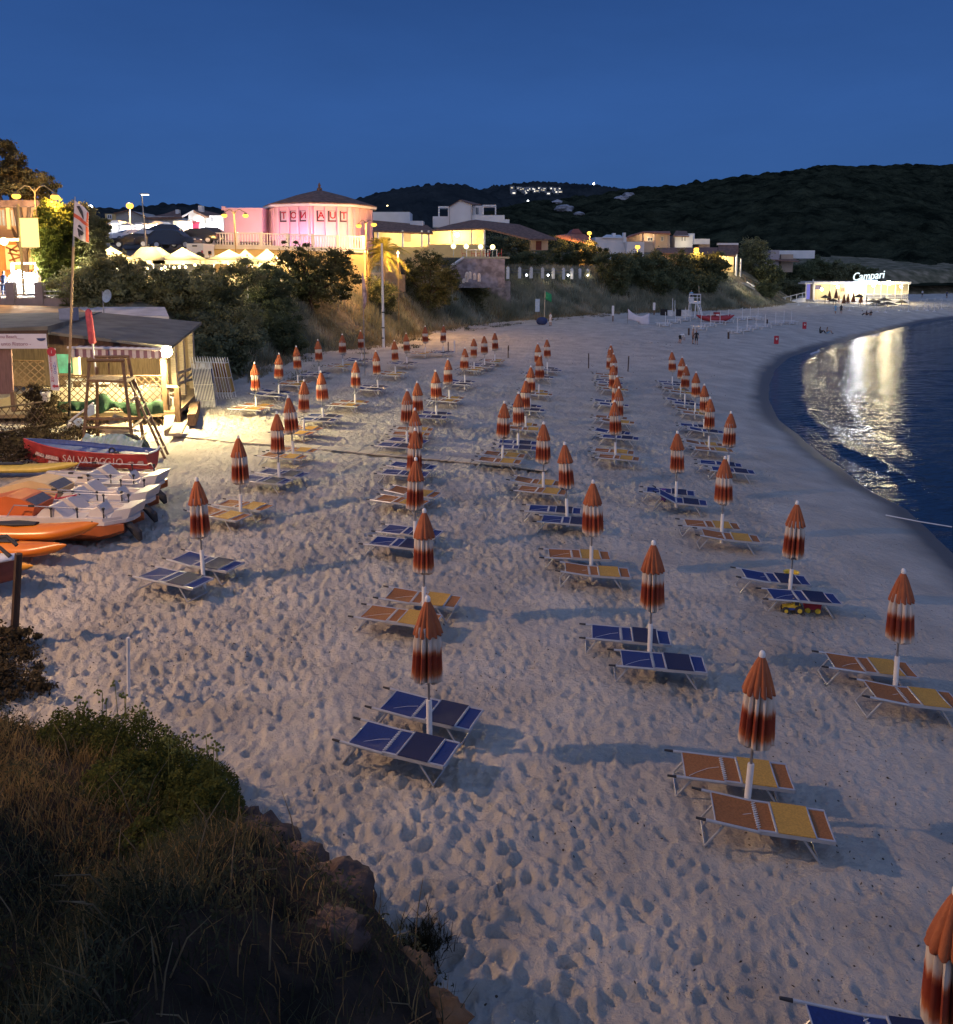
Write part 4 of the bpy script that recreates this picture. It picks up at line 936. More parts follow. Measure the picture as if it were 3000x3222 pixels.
canoe('yellow canoe lying behind the cream slide beside the red boat', (900, 415), 30.6, 5.2, 1, .33, .4, mat('yellow canoe plastic', (.62, .45, .08), .4, vary=.1), .25)
# white dinghy bow at the frame edge
p = at(*P('n4', 205, 1335), 20.0); t = thing('dinghy', 'white decked dinghy with a dark red hull beside the wooden stake', 'dinghy', (p.x, 20.0, gz(p.x, 20)), R(8))
def dp(u): return .75 * (1 - u ** 3.2) + .02, .82, .05 + .3 * u ** 3, -3.2 + 3.2 * u
b = MB(); b.loft(hull_rings(3.2, dp), cap=True, closed=False); b.build('hull', mat('dark red hull', (.13, .03, .03), .5, vary=.2), t, True)
b = MB(); b.loft([[(x, -hw, zt), (x, 0, zt + .1), (x, hw, zt)] for hw, zt, zk, x in [dp(i / 16) for i in range(17)]], cap=False, closed=False); o = b.build('deck', mat('white blue deck', (.62, .66, .74), .5), t, True); o.modifiers.new('s', 'SOLIDIFY').thickness = .05
for dy, dzz in ((.35, .25), (-.1, .12)):
    b = MB(); b.path([(-1.6, dy, .92 + dzz), (-.4, dy + .1, 1.0 + dzz), (-.15, dy, .8 + dzz)], .05, 8); b.build('grab_rail', GRIP, t, True)
# plastic sheet
b = MB(); p0 = N1(1060, 1800, 34.6); p1 = N1(1800, 1850, 33.9)
rows = []
for i in range(31):
    u = i / 30; row = []
    for j in range(9):
        v = j / 8; q_ = p0.lerp(p1, u); hgt = .8 * math.sin(PI * v) ** .7 * (1 - .15 * math.sin(u * 9)) + .06 * rnd.uniform(-1, 1)
        row.append((q_.x, q_.y - .5 + 1.3 * v, gz(q_.x, q_.y) + max(0, hgt)))
    rows.append(row)
b.loft(rows, cap=False, closed=False); tag(b.build('plastic_sheet', mat('crumpled clear sheeting', (.42, .52, .50), .18, vary=.3, scale=5, c2=(.30, .42, .30))), 'crumpled pale plastic sheet behind the red boat', 'plastic sheet')
t = tag(MB().ball(N1(1600, 1720, 35.4), (.5, .3, .28), 12, 8).build('sack', GRIP), 'dark sack lying under the lifeguard chair', 'sack')
# stakes
def stake(lab, top, base, r, m, name='stake', h=None):
    p = onbeach(*base); q_ = at(*top, p.y); b = MB(); b.path([p - Vector((0, 0, .3)), p, q_], [r, r, r * .9], 8); return tag(b.build(name, m, None, True), lab, 'stake')
p = onbeach(27, 1250); stake('thick dark wooden stake beside the brush', (36, 1075), (27, 1250), .085, WOODD); stake('thin white stake standing alone on the sand', (249, 1238), (250, 1356), .035, WHITE)
# plank walkway
pts = [onbeach(u, v) for u, v in ((352, 847), (460, 858), (600, 869), (740, 882), (880, 894), (1000, 906), (1064, 913))]
t = thing('plank_walkway', 'narrow plank walkway half buried in sand from the bar to the sunbeds', 'walkway')
for i in range(len(pts) - 1):
    a, c = pts[i], pts[i + 1]; d = (c - a); L = d.length; m_ = (a + c) / 2; rz = math.atan2(d.y, d.x)
    b = MB(); n = max(1, int(L / .16))
    for k in range(n): b.box((-L / 2 + L * (k + .5) / n, 0, rnd.uniform(-.01, .01)), (L / n * .93, .62, .04))
    o = b.build('section', mat('sandy planks', (.52, .46, .37), .85, vary=.15, scale=4, stretch=(.8, 6, 6)), t); o.location = (m_.x, m_.y, m_.z + .045); o.rotation_euler = (0, -math.asin(d.z / L), rz)
# folded sunbeds leaning in a stack beside the bar
def folded(lab, loc, rz, lean, m):
    t = thing('folded_sunbed', lab, 'folded sunbed', loc, rz, 'folded sunbeds stacked against the bar'); t.scale = (1, 1, 1.22); M = Matrix.Rotation(lean, 4, 'X')
    b = MB()
    for s in (-1, 1): b.path([(s * .31, 0, 0), (s * .31, 0, 1.95)], .022, 6, M)
    for z in (.25, 1.0, 1.7): b.path([(-.31, 0, z), (.31, 0, z)], .016, 6, M)
    b.build('frame', WHITE, t); MB().box((0, 0, 1.0), (.56, .012, 1.4), M=M).build('fabric', m, t)
    MB().path([(-.25, -.05, .35), (-.25, -.06, .95), (.25, -.06, .95), (.25, -.05, .35)], .013, 6, M).build('leg', ALU, t)
M8 = lambda x, y, Y: at(308.5 + .1055 * x, 629.4 + .1055 * y, Y)
for i in range(13):
    p = M8(720 + i * 24, 1210 + 5 * i, 46.5); folded('folded sunbed in the front stack, grey in the shade of the bar', (p.x, 46.6 + .02 * i, gz(p.x, 46.5)), R(84) + .02 * i, R(-6), BLUE)
for i in range(14):
    p = M8(760 + i * 48, 960 - 3 * i, 50); folded('folded sunbed in the lamplit stack behind the first', (p.x, 49.6 + .02 * i, gz(p.x, 50)), R(84), R(-8 - .4 * i), YELL if i % 3 else RUST)
# ------------------------------------------------------------------ rocky grassy headland below the camera
EDGE = [(4.0, -8), (1.6, 2), (.6, 6), (.05, 8.1), (-.8, 9.4), (-2.2, 10.35), (-2.75, 10.7), (-3.2, 11.6), (-4.1, 12.6), (-5.4, 13.5), (-7.2, 13.9), (-8.6, 14.6), (-9.2, 16.2), (-11, 18), (-14, 19), (-30, 19)]
mx, my = np.meshgrid(np.linspace(-22, 4, 330), np.linspace(-6, 21, 330))
mt = poly_dist(mx, my, EDGE) 
def mound_h(x, y):
    t = poly_dist(x, y, EDGE); tp = np.maximum(t, 0)
    lf = sstep(-2.6, -4.2, x); rise = (1.0 - .85 * lf) * (1 - np.exp(-tp / .5)) + (.58 - .22 * lf) * tp * (1 - .7 * sstep(-7.5, -10, x) * sstep(10, 12, y)) + 4.2 * sstep(-5.3, -8, x) * sstep(10.3, 8, y)
    z = rise + .30 * fbm(x * .8, y * .8, 51, 4) * sstep(0, 1.2, tp) + .13 * fbm(x * 3, y * 3, 55, 3) * sstep(0, .5, tp)
    cap = 3.4 + 3.6 * sstep(-4.2, -7.5, x) * sstep(11, 8.5, y)
    z = np.where(z > cap * .75, cap * .75 + (cap * .25) * (1 - np.exp(-(z - cap * .75) / (cap * .25))), z)
    return z + beach(x, y), t
mz, _ = mound_h(mx, my)
mz = mz - 1.2 * sstep(.3, -.8, mt)
def mound_mat():
    m, nt, o = new_mat('headland earth and rock'); b = N(nt, 'ShaderNodeBsdfPrincipled'); b.inputs['Roughness'].default_value = .95; b.inputs['Specular IOR Level'].default_value = .15
    ge = N(nt, 'ShaderNodeNewGeometry')
    n1 = N(nt, 'ShaderNodeTexNoise'); n1.inputs['Scale'].default_value = 1.3; n1.inputs['Detail'].default_value = 9; nt.links.new(ge.outputs['Position'], n1.inputs['Vector'])
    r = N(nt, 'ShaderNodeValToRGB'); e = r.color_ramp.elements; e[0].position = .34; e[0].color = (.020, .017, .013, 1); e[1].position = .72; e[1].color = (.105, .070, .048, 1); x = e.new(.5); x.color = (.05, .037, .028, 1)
    nt.links.new(n1.outputs['Fac'], r.inputs[0]); nt.links.new(r.outputs[0], b.inputs['Base Color'])
    n3 = N(nt, 'ShaderNodeTexNoise'); n3.inputs['Scale'].default_value = 6; n3.inputs['Detail'].default_value = 9; n3.inputs['Roughness'].default_value = .65; nt.links.new(ge.outputs['Position'], n3.inputs['Vector'])
    bm = N(nt, 'ShaderNodeBump'); bm.inputs['Distance'].default_value = .16; nt.links.new(n3.outputs['Fac'], bm.inputs['Height']); nt.links.new(bm.outputs[0], b.inputs['Normal'])
    nt.links.new(b.outputs[0], o.inputs[0]); return m
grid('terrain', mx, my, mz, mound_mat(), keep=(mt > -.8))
# high ground the viewer stands on; unseen hill behind added to block sky glow
hx_, hy_ = np.meshgrid(np.linspace(-60, 30, 120), np.linspace(-75, 2.5, 110))
hz_ = (5.6 + 22 * sstep(-6, -34, hy_)) * sstep(2.3, -.6, hy_ + .04 * np.abs(hx_)) * sstep(13, 5, hx_ - .1 * hy_) - 1.5 + .5 * fbm(hx_ * .3, hy_ * .3, 63, 4)
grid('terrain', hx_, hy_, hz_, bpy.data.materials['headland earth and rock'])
def blades(name, x, y, z, h, wd, lean, m, rng, label=None, cat=None, spread=1.0):
    """many bent grass blades, each two quads and a tip"""
    n = len(x); a = rng.uniform(0, 2 * PI, n); la = rng.uniform(0, 2 * PI, n); le = lean * rng.uniform(.2, 1, n)
    sx_, sy_ = np.cos(a) * wd, np.sin(a) * wd; lx, ly = np.cos(la) * le * h, np.sin(la) * le * h
    base = np.stack([x, y, z], -1); v = []
    for k, (f, wf) in enumerate(((0, 1), (.45, .8), (1, .08))):
        off = np.stack([lx * f ** 1.8, ly * f ** 1.8, h * f * (1 - .25 * le * f)], -1); s = np.stack([sx_ * wf, sy_ * wf, np.zeros(n)], -1)
        v += [base + off - s, base + off + s]
    V = np.stack(v, 1).reshape(-1, 3); i = np.arange(n)[:, None] * 6
    Fq = np.concatenate([i + np.array([[0, 1, 3, 2]]), i + np.array([[2, 3, 5, 4]])], 0)
    o = npmesh(name, V, Fq, m); return tag(o, label, cat, kind='stuff') if label else o
rg = np.random.default_rng(5)
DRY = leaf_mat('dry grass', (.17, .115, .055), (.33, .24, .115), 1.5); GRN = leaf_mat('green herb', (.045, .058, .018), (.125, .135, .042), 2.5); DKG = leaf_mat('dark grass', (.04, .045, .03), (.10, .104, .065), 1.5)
n = 130000; x = rg.uniform(-13, 2, n); y = rg.uniform(1.5, 17.5, n); z, t = mound_h(x, y)
dens = np.clip(fbm(x * .7, y * .7, 71, 3) * 1.5 + .8, 0, 1) * np.where(x > -2.4, .25, 1)
k = (t > .35) & (rg.uniform(0, 1, n) < dens); x, y, z, t = x[k], y[k], z[k], t[k]
ly = sstep(8.6, 10.4, y + .35 * x * 0) * sstep(-2.9, -3.4, x)  # straw grass favoured where lamplight falls, so the light is partly in its colour
pick = rg.uniform(0, 1, len(x))
isdry = pick < .25 + .6 * ly
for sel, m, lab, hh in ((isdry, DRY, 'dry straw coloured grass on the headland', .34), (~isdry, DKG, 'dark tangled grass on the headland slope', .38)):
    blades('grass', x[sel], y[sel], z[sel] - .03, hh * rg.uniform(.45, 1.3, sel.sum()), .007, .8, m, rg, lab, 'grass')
# leafy green herbs along the crest
def leaf_cloud(pos, size, rng, asp=.45):
    n = len(pos); d = rng.normal(size=(n, 3)); d /= np.linalg.norm(d, axis=1)[:, None]; e = rng.normal(size=(n, 3)); e -= d * (e * d).sum(1)[:, None]; e /= np.linalg.norm(e, axis=1)[:, None]
    s = (size * rng.uniform(.6, 1.3, n))[:, None]; a, b_ = d * s * .5, e * s * asp * .5
    V = np.stack([pos - a, pos + b_ - a * .1, pos + a, pos - b_ - a * .1], 1).reshape(-1, 3); Fq = np.arange(n * 4).reshape(-1, 4); return V, Fq
herbs = []
for i, (hx, hy, hr, hh) in enumerate(((-4.35, 12.2, .8, .62), (-5.3, 12.9, .75, .72), (-3.85, 11.5, .65, .58), (-3.55, 10.8, .6, .55), (-6.2, 13.1, .7, .55), (-4.7, 11.5, .8, .5), (-3.9, 10.2, .6, .45))):
    n = 5200; a = rg.uniform(0, 2 * PI, n); r_ = hr * np.sqrt(rg.uniform(0, 1, n)); px_, py_ = hx + r_ * np.cos(a), hy + r_ * np.sin(a); pz_, tt_ = mound_h(px_, py_)
    top = hh * (1 - .7 * (r_ / hr) ** 2) * (.6 + .8 * vnoise(px_ * 5, py_ * 5, 90 + i)); zz_ = pz_ + top * rg.uniform(.05, 1, n) ** .7
    V, Fq = leaf_cloud(np.stack([px_, py_, zz_], -1), .062, rg)
    o = npmesh('herb_clump', V, Fq, GRN); herbs.append(o)
    tag(o, ['bushy green herb clump on the crest facing the white stake', 'tallest green herb clump with pale flower heads', 'green herb clump just above the drop to the sand', 'small dark green herb clump over the bare rock', 'sparse green herb clump at the brush edge', 'low green herb clump among the straw grass', 'low herb clump on the shaded slope'][i], 'herb', 'green herbs on the headland')
# flower stalks
b = MB()
for i in range(26):
    hx, hy = rg.uniform(-6.3, -3.7), 0; hy = 11.0 + (-hx - 3.7) * .75 + rg.uniform(0, 1.3); hz = float(mound_h(np.array(hx), np.array(hy))[0]); h_ = rg.uniform(.5, .95)
    b.path([(hx, hy, hz), (hx + rg.uniform(-.06, .06), hy, hz + h_)], .006, 4)
    for q_ in range(6): b.ball((hx + rg.uniform(-.07, .07), hy + rg.uniform(-.07, .07), hz + h_ + rg.uniform(-.03, .03)), .022, 5, 3)
tag(b.build('flower_stalks', leaf_mat('pale flower heads', (.16, .19, .06), (.26, .28, .10), 6)), 'thin flower stalks standing out of the herbs', 'wild flowers', kind='stuff')
# low scrub between the grass
n = 60000; x = rg.uniform(-9, 1.2, n); y = rg.uniform(2, 14, n); z, t = mound_h(x, y); q_ = fbm(x * 1.1 + 3, y * 1.1, 171, 4)
k = (t > .25) & (q_ > .06 + .25 * (x > -2)); x, y, z, q_ = x[k], y[k], z[k], q_[k]
V, Fq = leaf_cloud(np.stack([x, y, z + rg.uniform(0, 1, len(x)) * np.clip(q_ * 1.3, .05, .38)], -1), .06, rg, .4)
tag(npmesh('undergrowth', V, Fq, leaf_mat('grey green scrub', (.03, .035, .022), (.095, .10, .06), 2)), 'low dark scrub spread through the grass of the headland', 'undergrowth', kind='stuff')
b = MB()
for i in range(90):
    sx_, sy_ = rg.uniform(-6.5, -.2), rg.uniform(5, 12); sz_, st_ = mound_h(np.array(sx_), np.array(sy_))
    if st_ < .4: continue
    a = rg.uniform(0, 6.28); L_ = rg.uniform(.3, .8); b.path([(sx_, sy_, float(sz_)), (sx_ + .3 * L_ * math.cos(a), sy_ + .3 * L_ * math.sin(a), float(sz_) + .6 * L_), (sx_ + .7 * L_ * math.cos(a), sy_ + .7 * L_ * math.sin(a), float(sz_) + .85 * L_)], [.009, .007, .003], 4)
tag(b.build('dead_stalks', leaf_mat('dead stalks', (.16, .12, .07), (.30, .24, .15), 4)), 'bent dead stalks sticking out of the headland scrub', 'dead stalks', kind='stuff')
# rocks at the foot
def rock(name, lab, c, r, m, seed, grp=None, flat=.7):
    n_, m_ = 28, 18; g_ = np.random.default_rng(seed); vs = []
    off = g_.uniform(0, 50, 3)
    for i in range(m_ + 1):
        ph = PI * i / m_
        for k_ in range(n_):
            a = 2 * PI * k_ / n_; d = np.array([math.sin(ph) * math.cos(a), math.sin(ph) * math.sin(a), math.cos(ph)])
            q_ = 1 + .42 * float(fbm(np.array(d[0] * 1.4 + off[0]), np.array(d[1] * 1.4 + d[2] * 1.7 + off[1]), seed, 4)) +   .16 * float(fbm(np.array(d[0] * 5 + off[2]), np.array(d[1] * 5 + d[2] * 4), seed + 3, 3))
            vs.append((c[0] + d[0] * r * q_, c[1] + d[1] * r * q_, c[2] + d[2] * r * q_ * flat))
    fs = []
    for i in range(m_):
        for k_ in range(n_): k2 = (k_ + 1) % n_; fs.append((i * n_ + k_, (i + 1) * n_ + k_, (i + 1) * n_ + k2, i * n_ + k2))
    b = MB(); b.add(vs, fs); return tag(b.build(name, m, None, True), lab, 'rock', grp)
RKB = mat('red brown rock', (.075, .047, .036), .95, vary=.45, scale=2.2, bump=.9, bscale=9); RKO = mat('orange lichen rock', (.26, .115, .045), .9, vary=.35, scale=3.5, bump=.9, bscale=10)
for i, (hx, hy, r_, m, lab) in enumerate(((-2.75, 10.35, .75, RKB, 'rounded red brown boulder at the corner of the headland'), (-3.3, 10.9, .6, RKB, 'dark boulder under the green herbs'), (-1.55, 9.0, .5, RKB, 'brown boulder half buried at the foot of the slope'), (-.65, 8.25, .26, RKO, 'orange lichen covered stone on the slope'), (-.35, 7.55, .30, RKO, 'larger orange stone below the lichen one'), (-.0, 7.2, .24, RKO, 'ochre stone close to the sand'), (.15, 7.75, .2, RKB, 'small brown stone on the sand edge'), (-2.1, 9.7, .45, RKB, 'brown stone between two boulders'), (-1.4, 7.6, .4, RKB, 'dark stone on the shaded slope'))):
    z_ = float(mound_h(np.array(hx), np.array(hy))[0]); rock('boulder', lab, (hx, hy, z_ - r_ * .22), r_ * .85, m, 300 + i, 'rocks of the headland', .72)
# tuft on the sand
pc = onbeach(825, 1835); n = 520; a = rg.uniform(0, 2 * PI, n); r_ = .42 * rg.uniform(0, 1, n) * (.4 + .8 * vnoise(np.cos(a) * 2 + 5, np.sin(a) * 2, 3))
tag(blades('sand_tuft', pc.x + r_ * np.cos(a) * .9, pc.y + r_ * np.sin(a) * 1.2, beach(pc.x + r_ * np.cos(a), pc.y + r_ * np.sin(a)) - .02, rg.uniform(.08, .3, n), .008, 1.1, leaf_mat('dark weed', (.03, .028, .018), (.07, .06, .035), 5), rg), 'dark weed tuft growing alone on the shaded sand', 'weed')
# brush at the frame edge beside the stake and behind the red boat
def brush(name, lab, blobs, n, size, m, seed, cat='shrub', grp=None, stem=True, dens=.55):
    rg_ = np.random.default_rng(seed); vol = np.array([b_[3] * b_[4] * b_[5] for b_ in blobs]); pk = rg_.choice(len(blobs), n, p=vol / vol.sum())
    B_ = np.array(blobs); d = rg_.normal(size=(n, 3)); d /= np.linalg.norm(d, axis=1)[:, None]; rr = rg_.uniform(dens ** 3, 1, n) ** (1 / 3)
    wob = 1 + .62 * fbm(d[:, 0] * 2.2 + pk * 3.1, d[:, 1] * 2.2 + d[:, 2] * 2.6, seed, 3)
    pos = B_[pk, :3] + d * B_[pk, 3:6] * (rr * wob)[:, None]
    q2 = max(24, n // 240); ci = rg_.integers(0, n, q2); asg = rg_.integers(0, q2, n); cl = rg_.uniform(0, 1, n) < .74
    rad = B_[pk[ci], 3:6].mean(1) * rg_.uniform(.12, .30, q2); off = rg_.normal(size=(n, 3)) * .55; off[:, 2] = np.abs(off[:, 2]) * .9 - .15
    pos = np.where(cl[:, None], pos[ci][asg] + off * rad[asg][:, None], pos)
    V, Fq = leaf_cloud(pos, size, rg_)
    t = thing(name, lab, cat, (0, 0, 0), 0, grp); npmesh('crown', V, Fq, m, t)
    if stem:
        b = MB(); c = B_[:, :3].mean(0); gx_, gy_ = c[0], c[1]; g0 = gz(gx_, gy_)
        hh = max(.3, c[2] - g0); base = Vector((gx_, gy_, g0 - .4)); fork = Vector((gx_, gy_, g0 + hh * .35)); r0 = .05 + .03 * hh
        b.path([base, fork], [r0, r0 * .8], 7)
        for q_ in B_:
            e = Vector(q_[:3]); mid = fork.lerp(e, .5) + Vector((rg_.uniform(-.2, .2), rg_.uniform(-.2, .2), .1)); b.path([fork, mid, e], [r0 * .7, r0 * .45, r0 * .15], 6)
        b.build('trunk', WOODD, t)
    return t
DRB = leaf_mat('dry brush', (.045, .036, .024), (.13, .10, .06), 1.5)
for i, (u, v, Y, r_, h_, lab) in enumerate(((15, 1270, 17.0, .6, .22, 'dry brown brush at the foot of the dark stake'), (20, 1350, 15.2, .7, .25, 'dry brown brush between the stake and the straw grass'), (-10, 1310, 16, .8, .3, 'dark brush behind the wooden stake'))):
    p = at(u, v, Y); g0 = gz(p.x, Y); brush('dry_shrub', lab, [(p.x, Y, g0 + .15, r_, r_ * .8, h_), (p.x - .8, Y + .3, g0 + .2, r_, r_ * .7, h_)], 5200, .09, DRB, 400 + i, 'shrub', 'dry shrubs')
for i, (x, y, Y, rx, rz_, lab) in enumerate(((200, 1850, 33.6, 1.9, .5, 'dry brown brush beside the bow of the red boat'), (330, 1690, 35.5, 1.8, .5, 'dry brush below the dark wire fence'), (60, 1620, 35, 1.6, .7, 'dark brush at the end of the wire fence'), (640, 1640, 37, 1.6, .5, 'dry brush beneath the flagpole'), (560, 1400, 38.4, .55, .75, 'dark bush growing against the lattice by the bucket'), (520, 1190, 39.5, .5, .5, 'brown bush hanging over the lattice top'), (80, 1900, 32.4, 1.6, .5, 'dry brush between the boat and the yellow canoe'))):
    p = N1(x, y, Y); g0 = gz(p.x, Y); zc = g0 + .25 if y > 1500 else max(g0 + .3, p.z); brush('dry_shrub', lab, [(p.x, Y, zc, rx, 1.0, rz_), (p.x + rx * .6, Y + .3, zc - .05, rx * .7, .9, rz_ * .8), (p.x - rx * .6, Y, zc - .05, rx * .7, .9, rz_ * .8)], 4200, .12, DRB, 420 + i, 'shrub', 'dry shrubs')
# ------------------------------------------------------------------ bushes, pines and dune grass behind the beach
TAM = leaf_mat('tamarisk foliage', (.11, .12, .06), (.31, .31, .16), .9); PIN = leaf_mat('pine foliage', (.06, .072, .034), (.20, .20, .095), .8); SHR = leaf_mat('dark shrub foliage', (.07, .088, .048), (.21, .23, .12), .7)
OLV = leaf_mat('grey green foliage', (.11, .125, .07), (.29, .30, .17), .8)
DBG = False
def tree(name, lab, zone, Y, bl, n, size, m, seed, grp='trees and bushes behind the beach', cat='tree', dens=.45, stem=True):
    ub = sum(b_[0] * b_[2] * b_[3] for b_ in bl) / sum(b_[2] * b_[3] for b_ in bl); vb = max(b_[1] + b_[3] * .8 for b_ in bl); Y0 = Y; Y = min(Y * 1.9, max(Y * .9, on(*P(zone, ub, vb)).y)) if not (zone == 'z1' and P(zone, ub, vb)[1] < 495) else Y
    if DBG: print('TREE', lab, Y0, round(Y, 1), round(P(zone, ub, vb)[0]), round(P(zone, ub, vb)[1]))
    k = ZO[zone][2] * mpp(Y); out = []; g_ = random.Random(seed)
    for j, (x, y, rx, ry) in enumerate(bl):
        p = at(*P(zone, x, y), Y + g_.uniform(-.6, .6)); out.append((p.x, p.y, p.z, rx * k, min(rx, ry * 1.3) * k * .9, ry * k))
    lowest = sorted(out, key=lambda o: o[2] - o[5])[:max(2, len(out) // 2)]
    for o in lowest if name != 'pine_tree' else ():
        z_, g0 = o[2] - o[5] * .9, gz(o[0], o[1]); r_ = max(o[3] * .85, .7)
        while z_ > g0 - .2:
            out.append((o[0] + g_.uniform(-.3, .3), o[1] - .3, z_, r_, r_ * .8, max(.6, o[5] * .6))); n = int(n * 1.12); z_ -= max(.6, o[5] * .6) * 1.2
    return brush(name, lab, out, n, size, m, seed, cat, grp, stem, dens)
B = 'bush'
tree(B, 'feathery tamarisk bush lit yellow beside the railing', 'z1', 54, [(560, 1150, 180, 120), (700, 1090, 150, 120), (480, 1220, 110, 80), (640, 1220, 190, 90)], 15000, .24, TAM, 1)
tree(B, 'tamarisk bush before the peaked tents', 'z1', 56, [(860, 1090, 170, 130), (960, 1150, 180, 130), (800, 1180, 150, 110), (760, 1000, 60, 70), (900, 960, 50, 60), (1020, 1030, 80, 70)], 16000, .24, TAM, 2)
tree(B, 'broad dark tamarisk between the tents and the dish', 'z1', 57, [(1180, 1150, 170, 120), (1320, 1210, 190, 150), (1100, 1260, 150, 110), (1450, 1140, 150, 100)], 16000, .25, TAM, 3)
tree(B, 'dark bush behind the bar roof corner', 'z2', 57, [(120, 930, 190, 130), (300, 900, 170, 150), (200, 1060, 220, 130), (420, 850, 130, 80)], 16000, .25, TAM, 4)
tree(B, 'dark rounded bush between the roof and the big pine', 'z2', 56, [(480, 920, 180, 150), (620, 940, 150, 150), (560, 1060, 200, 110)], 14000, .25, SHR, 5)
tree(B, 'green bush nearest the folded sunbeds', 'z2', 53, [(330, 1230, 150, 130), (230, 1170, 110, 100), (420, 1140, 110, 90), (440, 1290, 130, 120)], 14000, .22, OLV, 6)
tree(B, 'green bush at the head of the parasol rows', 'z2', 54, [(600, 1200, 130, 130), (700, 1290, 140, 110), (560, 1310, 130, 100), (760, 1340, 90, 70)], 14000, .22, SHR, 7)
tree('pine_tree', 'dark pine with a ragged top before the pink building', 'z2', 66, [(700, 790, 110, 130), (690, 650, 32, 60), (650, 720, 50, 60), (800, 720, 110, 80), (860, 650, 34, 50), (780, 660, 40, 50), (940, 800, 170, 130), (1060, 760, 110, 100), (1100, 700, 60, 50), (1130, 850, 110, 120), (1000, 950, 190, 110), (840, 930, 140, 130), (760, 1000, 60, 80), (880, 1080, 50, 50)], 30000, .24, PIN, 8)
tree(B, 'small dark shrub behind the tall white pole', 'z2', 64, [(1330, 900, 80, 60), (1390, 980, 110, 90), (1310, 1040, 70, 60), (1440, 1040, 80, 80)], 9000, .22, SHR, 9)
tree('pine_tree', 'olive green pine beside the palm', 'z3', 73, [(370, 730, 100, 70), (280, 800, 140, 80), (440, 790, 110, 80), (180, 860, 110, 70), (380, 900, 180, 90), (500, 880, 100, 90), (200, 960, 130, 80), (330, 1020, 170, 80), (430, 1020, 100, 70), (290, 700, 60, 40)], 28000, .26, PIN, 10)
tree(B, 'small dark shrub at the foot of the stone ramp', 'z3', 72, [(660, 930, 80, 60), (710, 990, 70, 60), (640, 1010, 70, 50)], 8000, .22, SHR, 11)
tree(B, 'clipped bush lit from the restaurant windows', 'z3', 88, [(800, 590, 80, 50), (900, 610, 90, 60), (840, 660, 110, 40)], 9000, .3, OLV, 12)
tree(B, 'lit green bush in front of the brown roof', 'z3', 88, [(980, 600, 90, 60), (1050, 640, 90, 60), (1010, 690, 100, 50)], 9000, .3, OLV, 13)
tree(B, 'dark bush over the white fence posts', 'z3', 92, [(1020, 740, 120, 55), (1110, 740, 110, 60), (1180, 700, 80, 60)], 9000, .3, SHR, 14)
tree('tree', 'dark evergreen tree before the terracotta roof', 'z3', 100, [(1260, 650, 90, 90), (1340, 700, 120, 90), (1220, 740, 90, 60), (1400, 640, 70, 60)], 13000, .34, SHR, 15)
tree('tree', 'dark evergreen tree below the orange street lamp', 'z3', 104, [(1470, 690, 110, 80), (1560, 720, 90, 80), (1520, 640, 60, 50), (1420, 760, 100, 50)], 13000, .34, SHR, 16)
tree('tree', 'dark tree above the last white fence post', 'z3', 108, [(1660, 760, 100, 90), (1720, 860, 110, 100), (1640, 900, 60, 80), (1780, 760, 90, 80)], 14000, .36, SHR, 17)
K2 = [(600, 270, 110, 80, 'dark tree mass below the white house with chimneys'), (740, 290, 120, 90, 'dark tree mass below the beige house'), (880, 290, 110, 80, 'dark tree below the long low roof'), (1010, 270, 110, 80, 'dark tree under the right hand orange globe lamp'), (1110, 290, 100, 80, 'dark tree beside the lamplit porch'), (700, 380, 150, 70, 'dark scrub above the reed slope'), (900, 380, 160, 60, 'low scrub over the lifeguard tower'), (1040, 380, 110, 60, 'low scrub beside the beach stairs'), (520, 300, 90, 90, 'tall shrub at the end of the fence')]
for i, (x, y, rx, ry, lab) in enumerate(K2):
    lab = lab.replace('right hand ', 'second '); tree('tree', lab, 'k2', 122 + 3 * (i % 4), [(x, y, rx, ry), (x - rx * .5, y + ry * .2, rx * .6, ry * .7), (x + rx * .5, y + ry * .15, rx * .6, ry * .8), (x + rx * .1, y - ry * .5, rx * .5, ry * .5)], 11000, .42, SHR, 30 + i)
tree('tree', 'tall dark tree rising beside the porch above the stairs', 'k2', 150, [(1370, 160, 70, 60), (1340, 220, 80, 70), (1430, 200, 70, 70), (1390, 280, 80, 60), (1330, 130, 40, 40)], 12000, .45, OLV, 45)
for i, (x, y, rx, ry, lab) in enumerate(((1480, 340, 90, 80, 'dark bush beside the stair handrail'), (1590, 330, 90, 90, 'dark bush above the lower stairs'), (1620, 430, 80, 60, 'green bush at the foot of the stairs'), (1700, 330, 90, 70, 'bush left of the lit kiosk'), (1790, 300, 90, 70, 'tree behind the kiosk pergola'), (1900, 320, 90, 60, 'lit tree behind the kiosk wall'), (2010, 320, 90, 60, 'lit tree behind the glowing kiosk sign'), (2110, 340, 80, 50, 'low tree past the kiosk sign'), (1450, 430, 90, 40, 'low scrub under the stairs'))):
    lab = lab.replace('left of', 'beside'); tree('tree', lab, 'k2', 165 + 6 * i if x > 1640 else 150 + 2 * i, [(x, y, rx, ry), (x - rx * .5, y + ry * .25, rx * .6, ry * .7), (x + rx * .5, y + ry * .2, rx * .6, ry * .7), (x, y - ry * .5, rx * .5, ry * .45)], 9000, .5, OLV if i in (2, 5, 6) else SHR, 50 + i)
tree(B, 'leafy bush behind the stack of folded sunbeds', 'd', 60, [(430, 660, 34, 34), (462, 690, 26, 28), (405, 640, 30, 26), (480, 650, 26, 26)], 14000, .24, OLV, 80)
tree(B, 'leafy bush at the rear corner of the bar roof', 'd', 58, [(388, 690, 26, 40), (412, 700, 24, 34)], 9000, .24, TAM, 81)
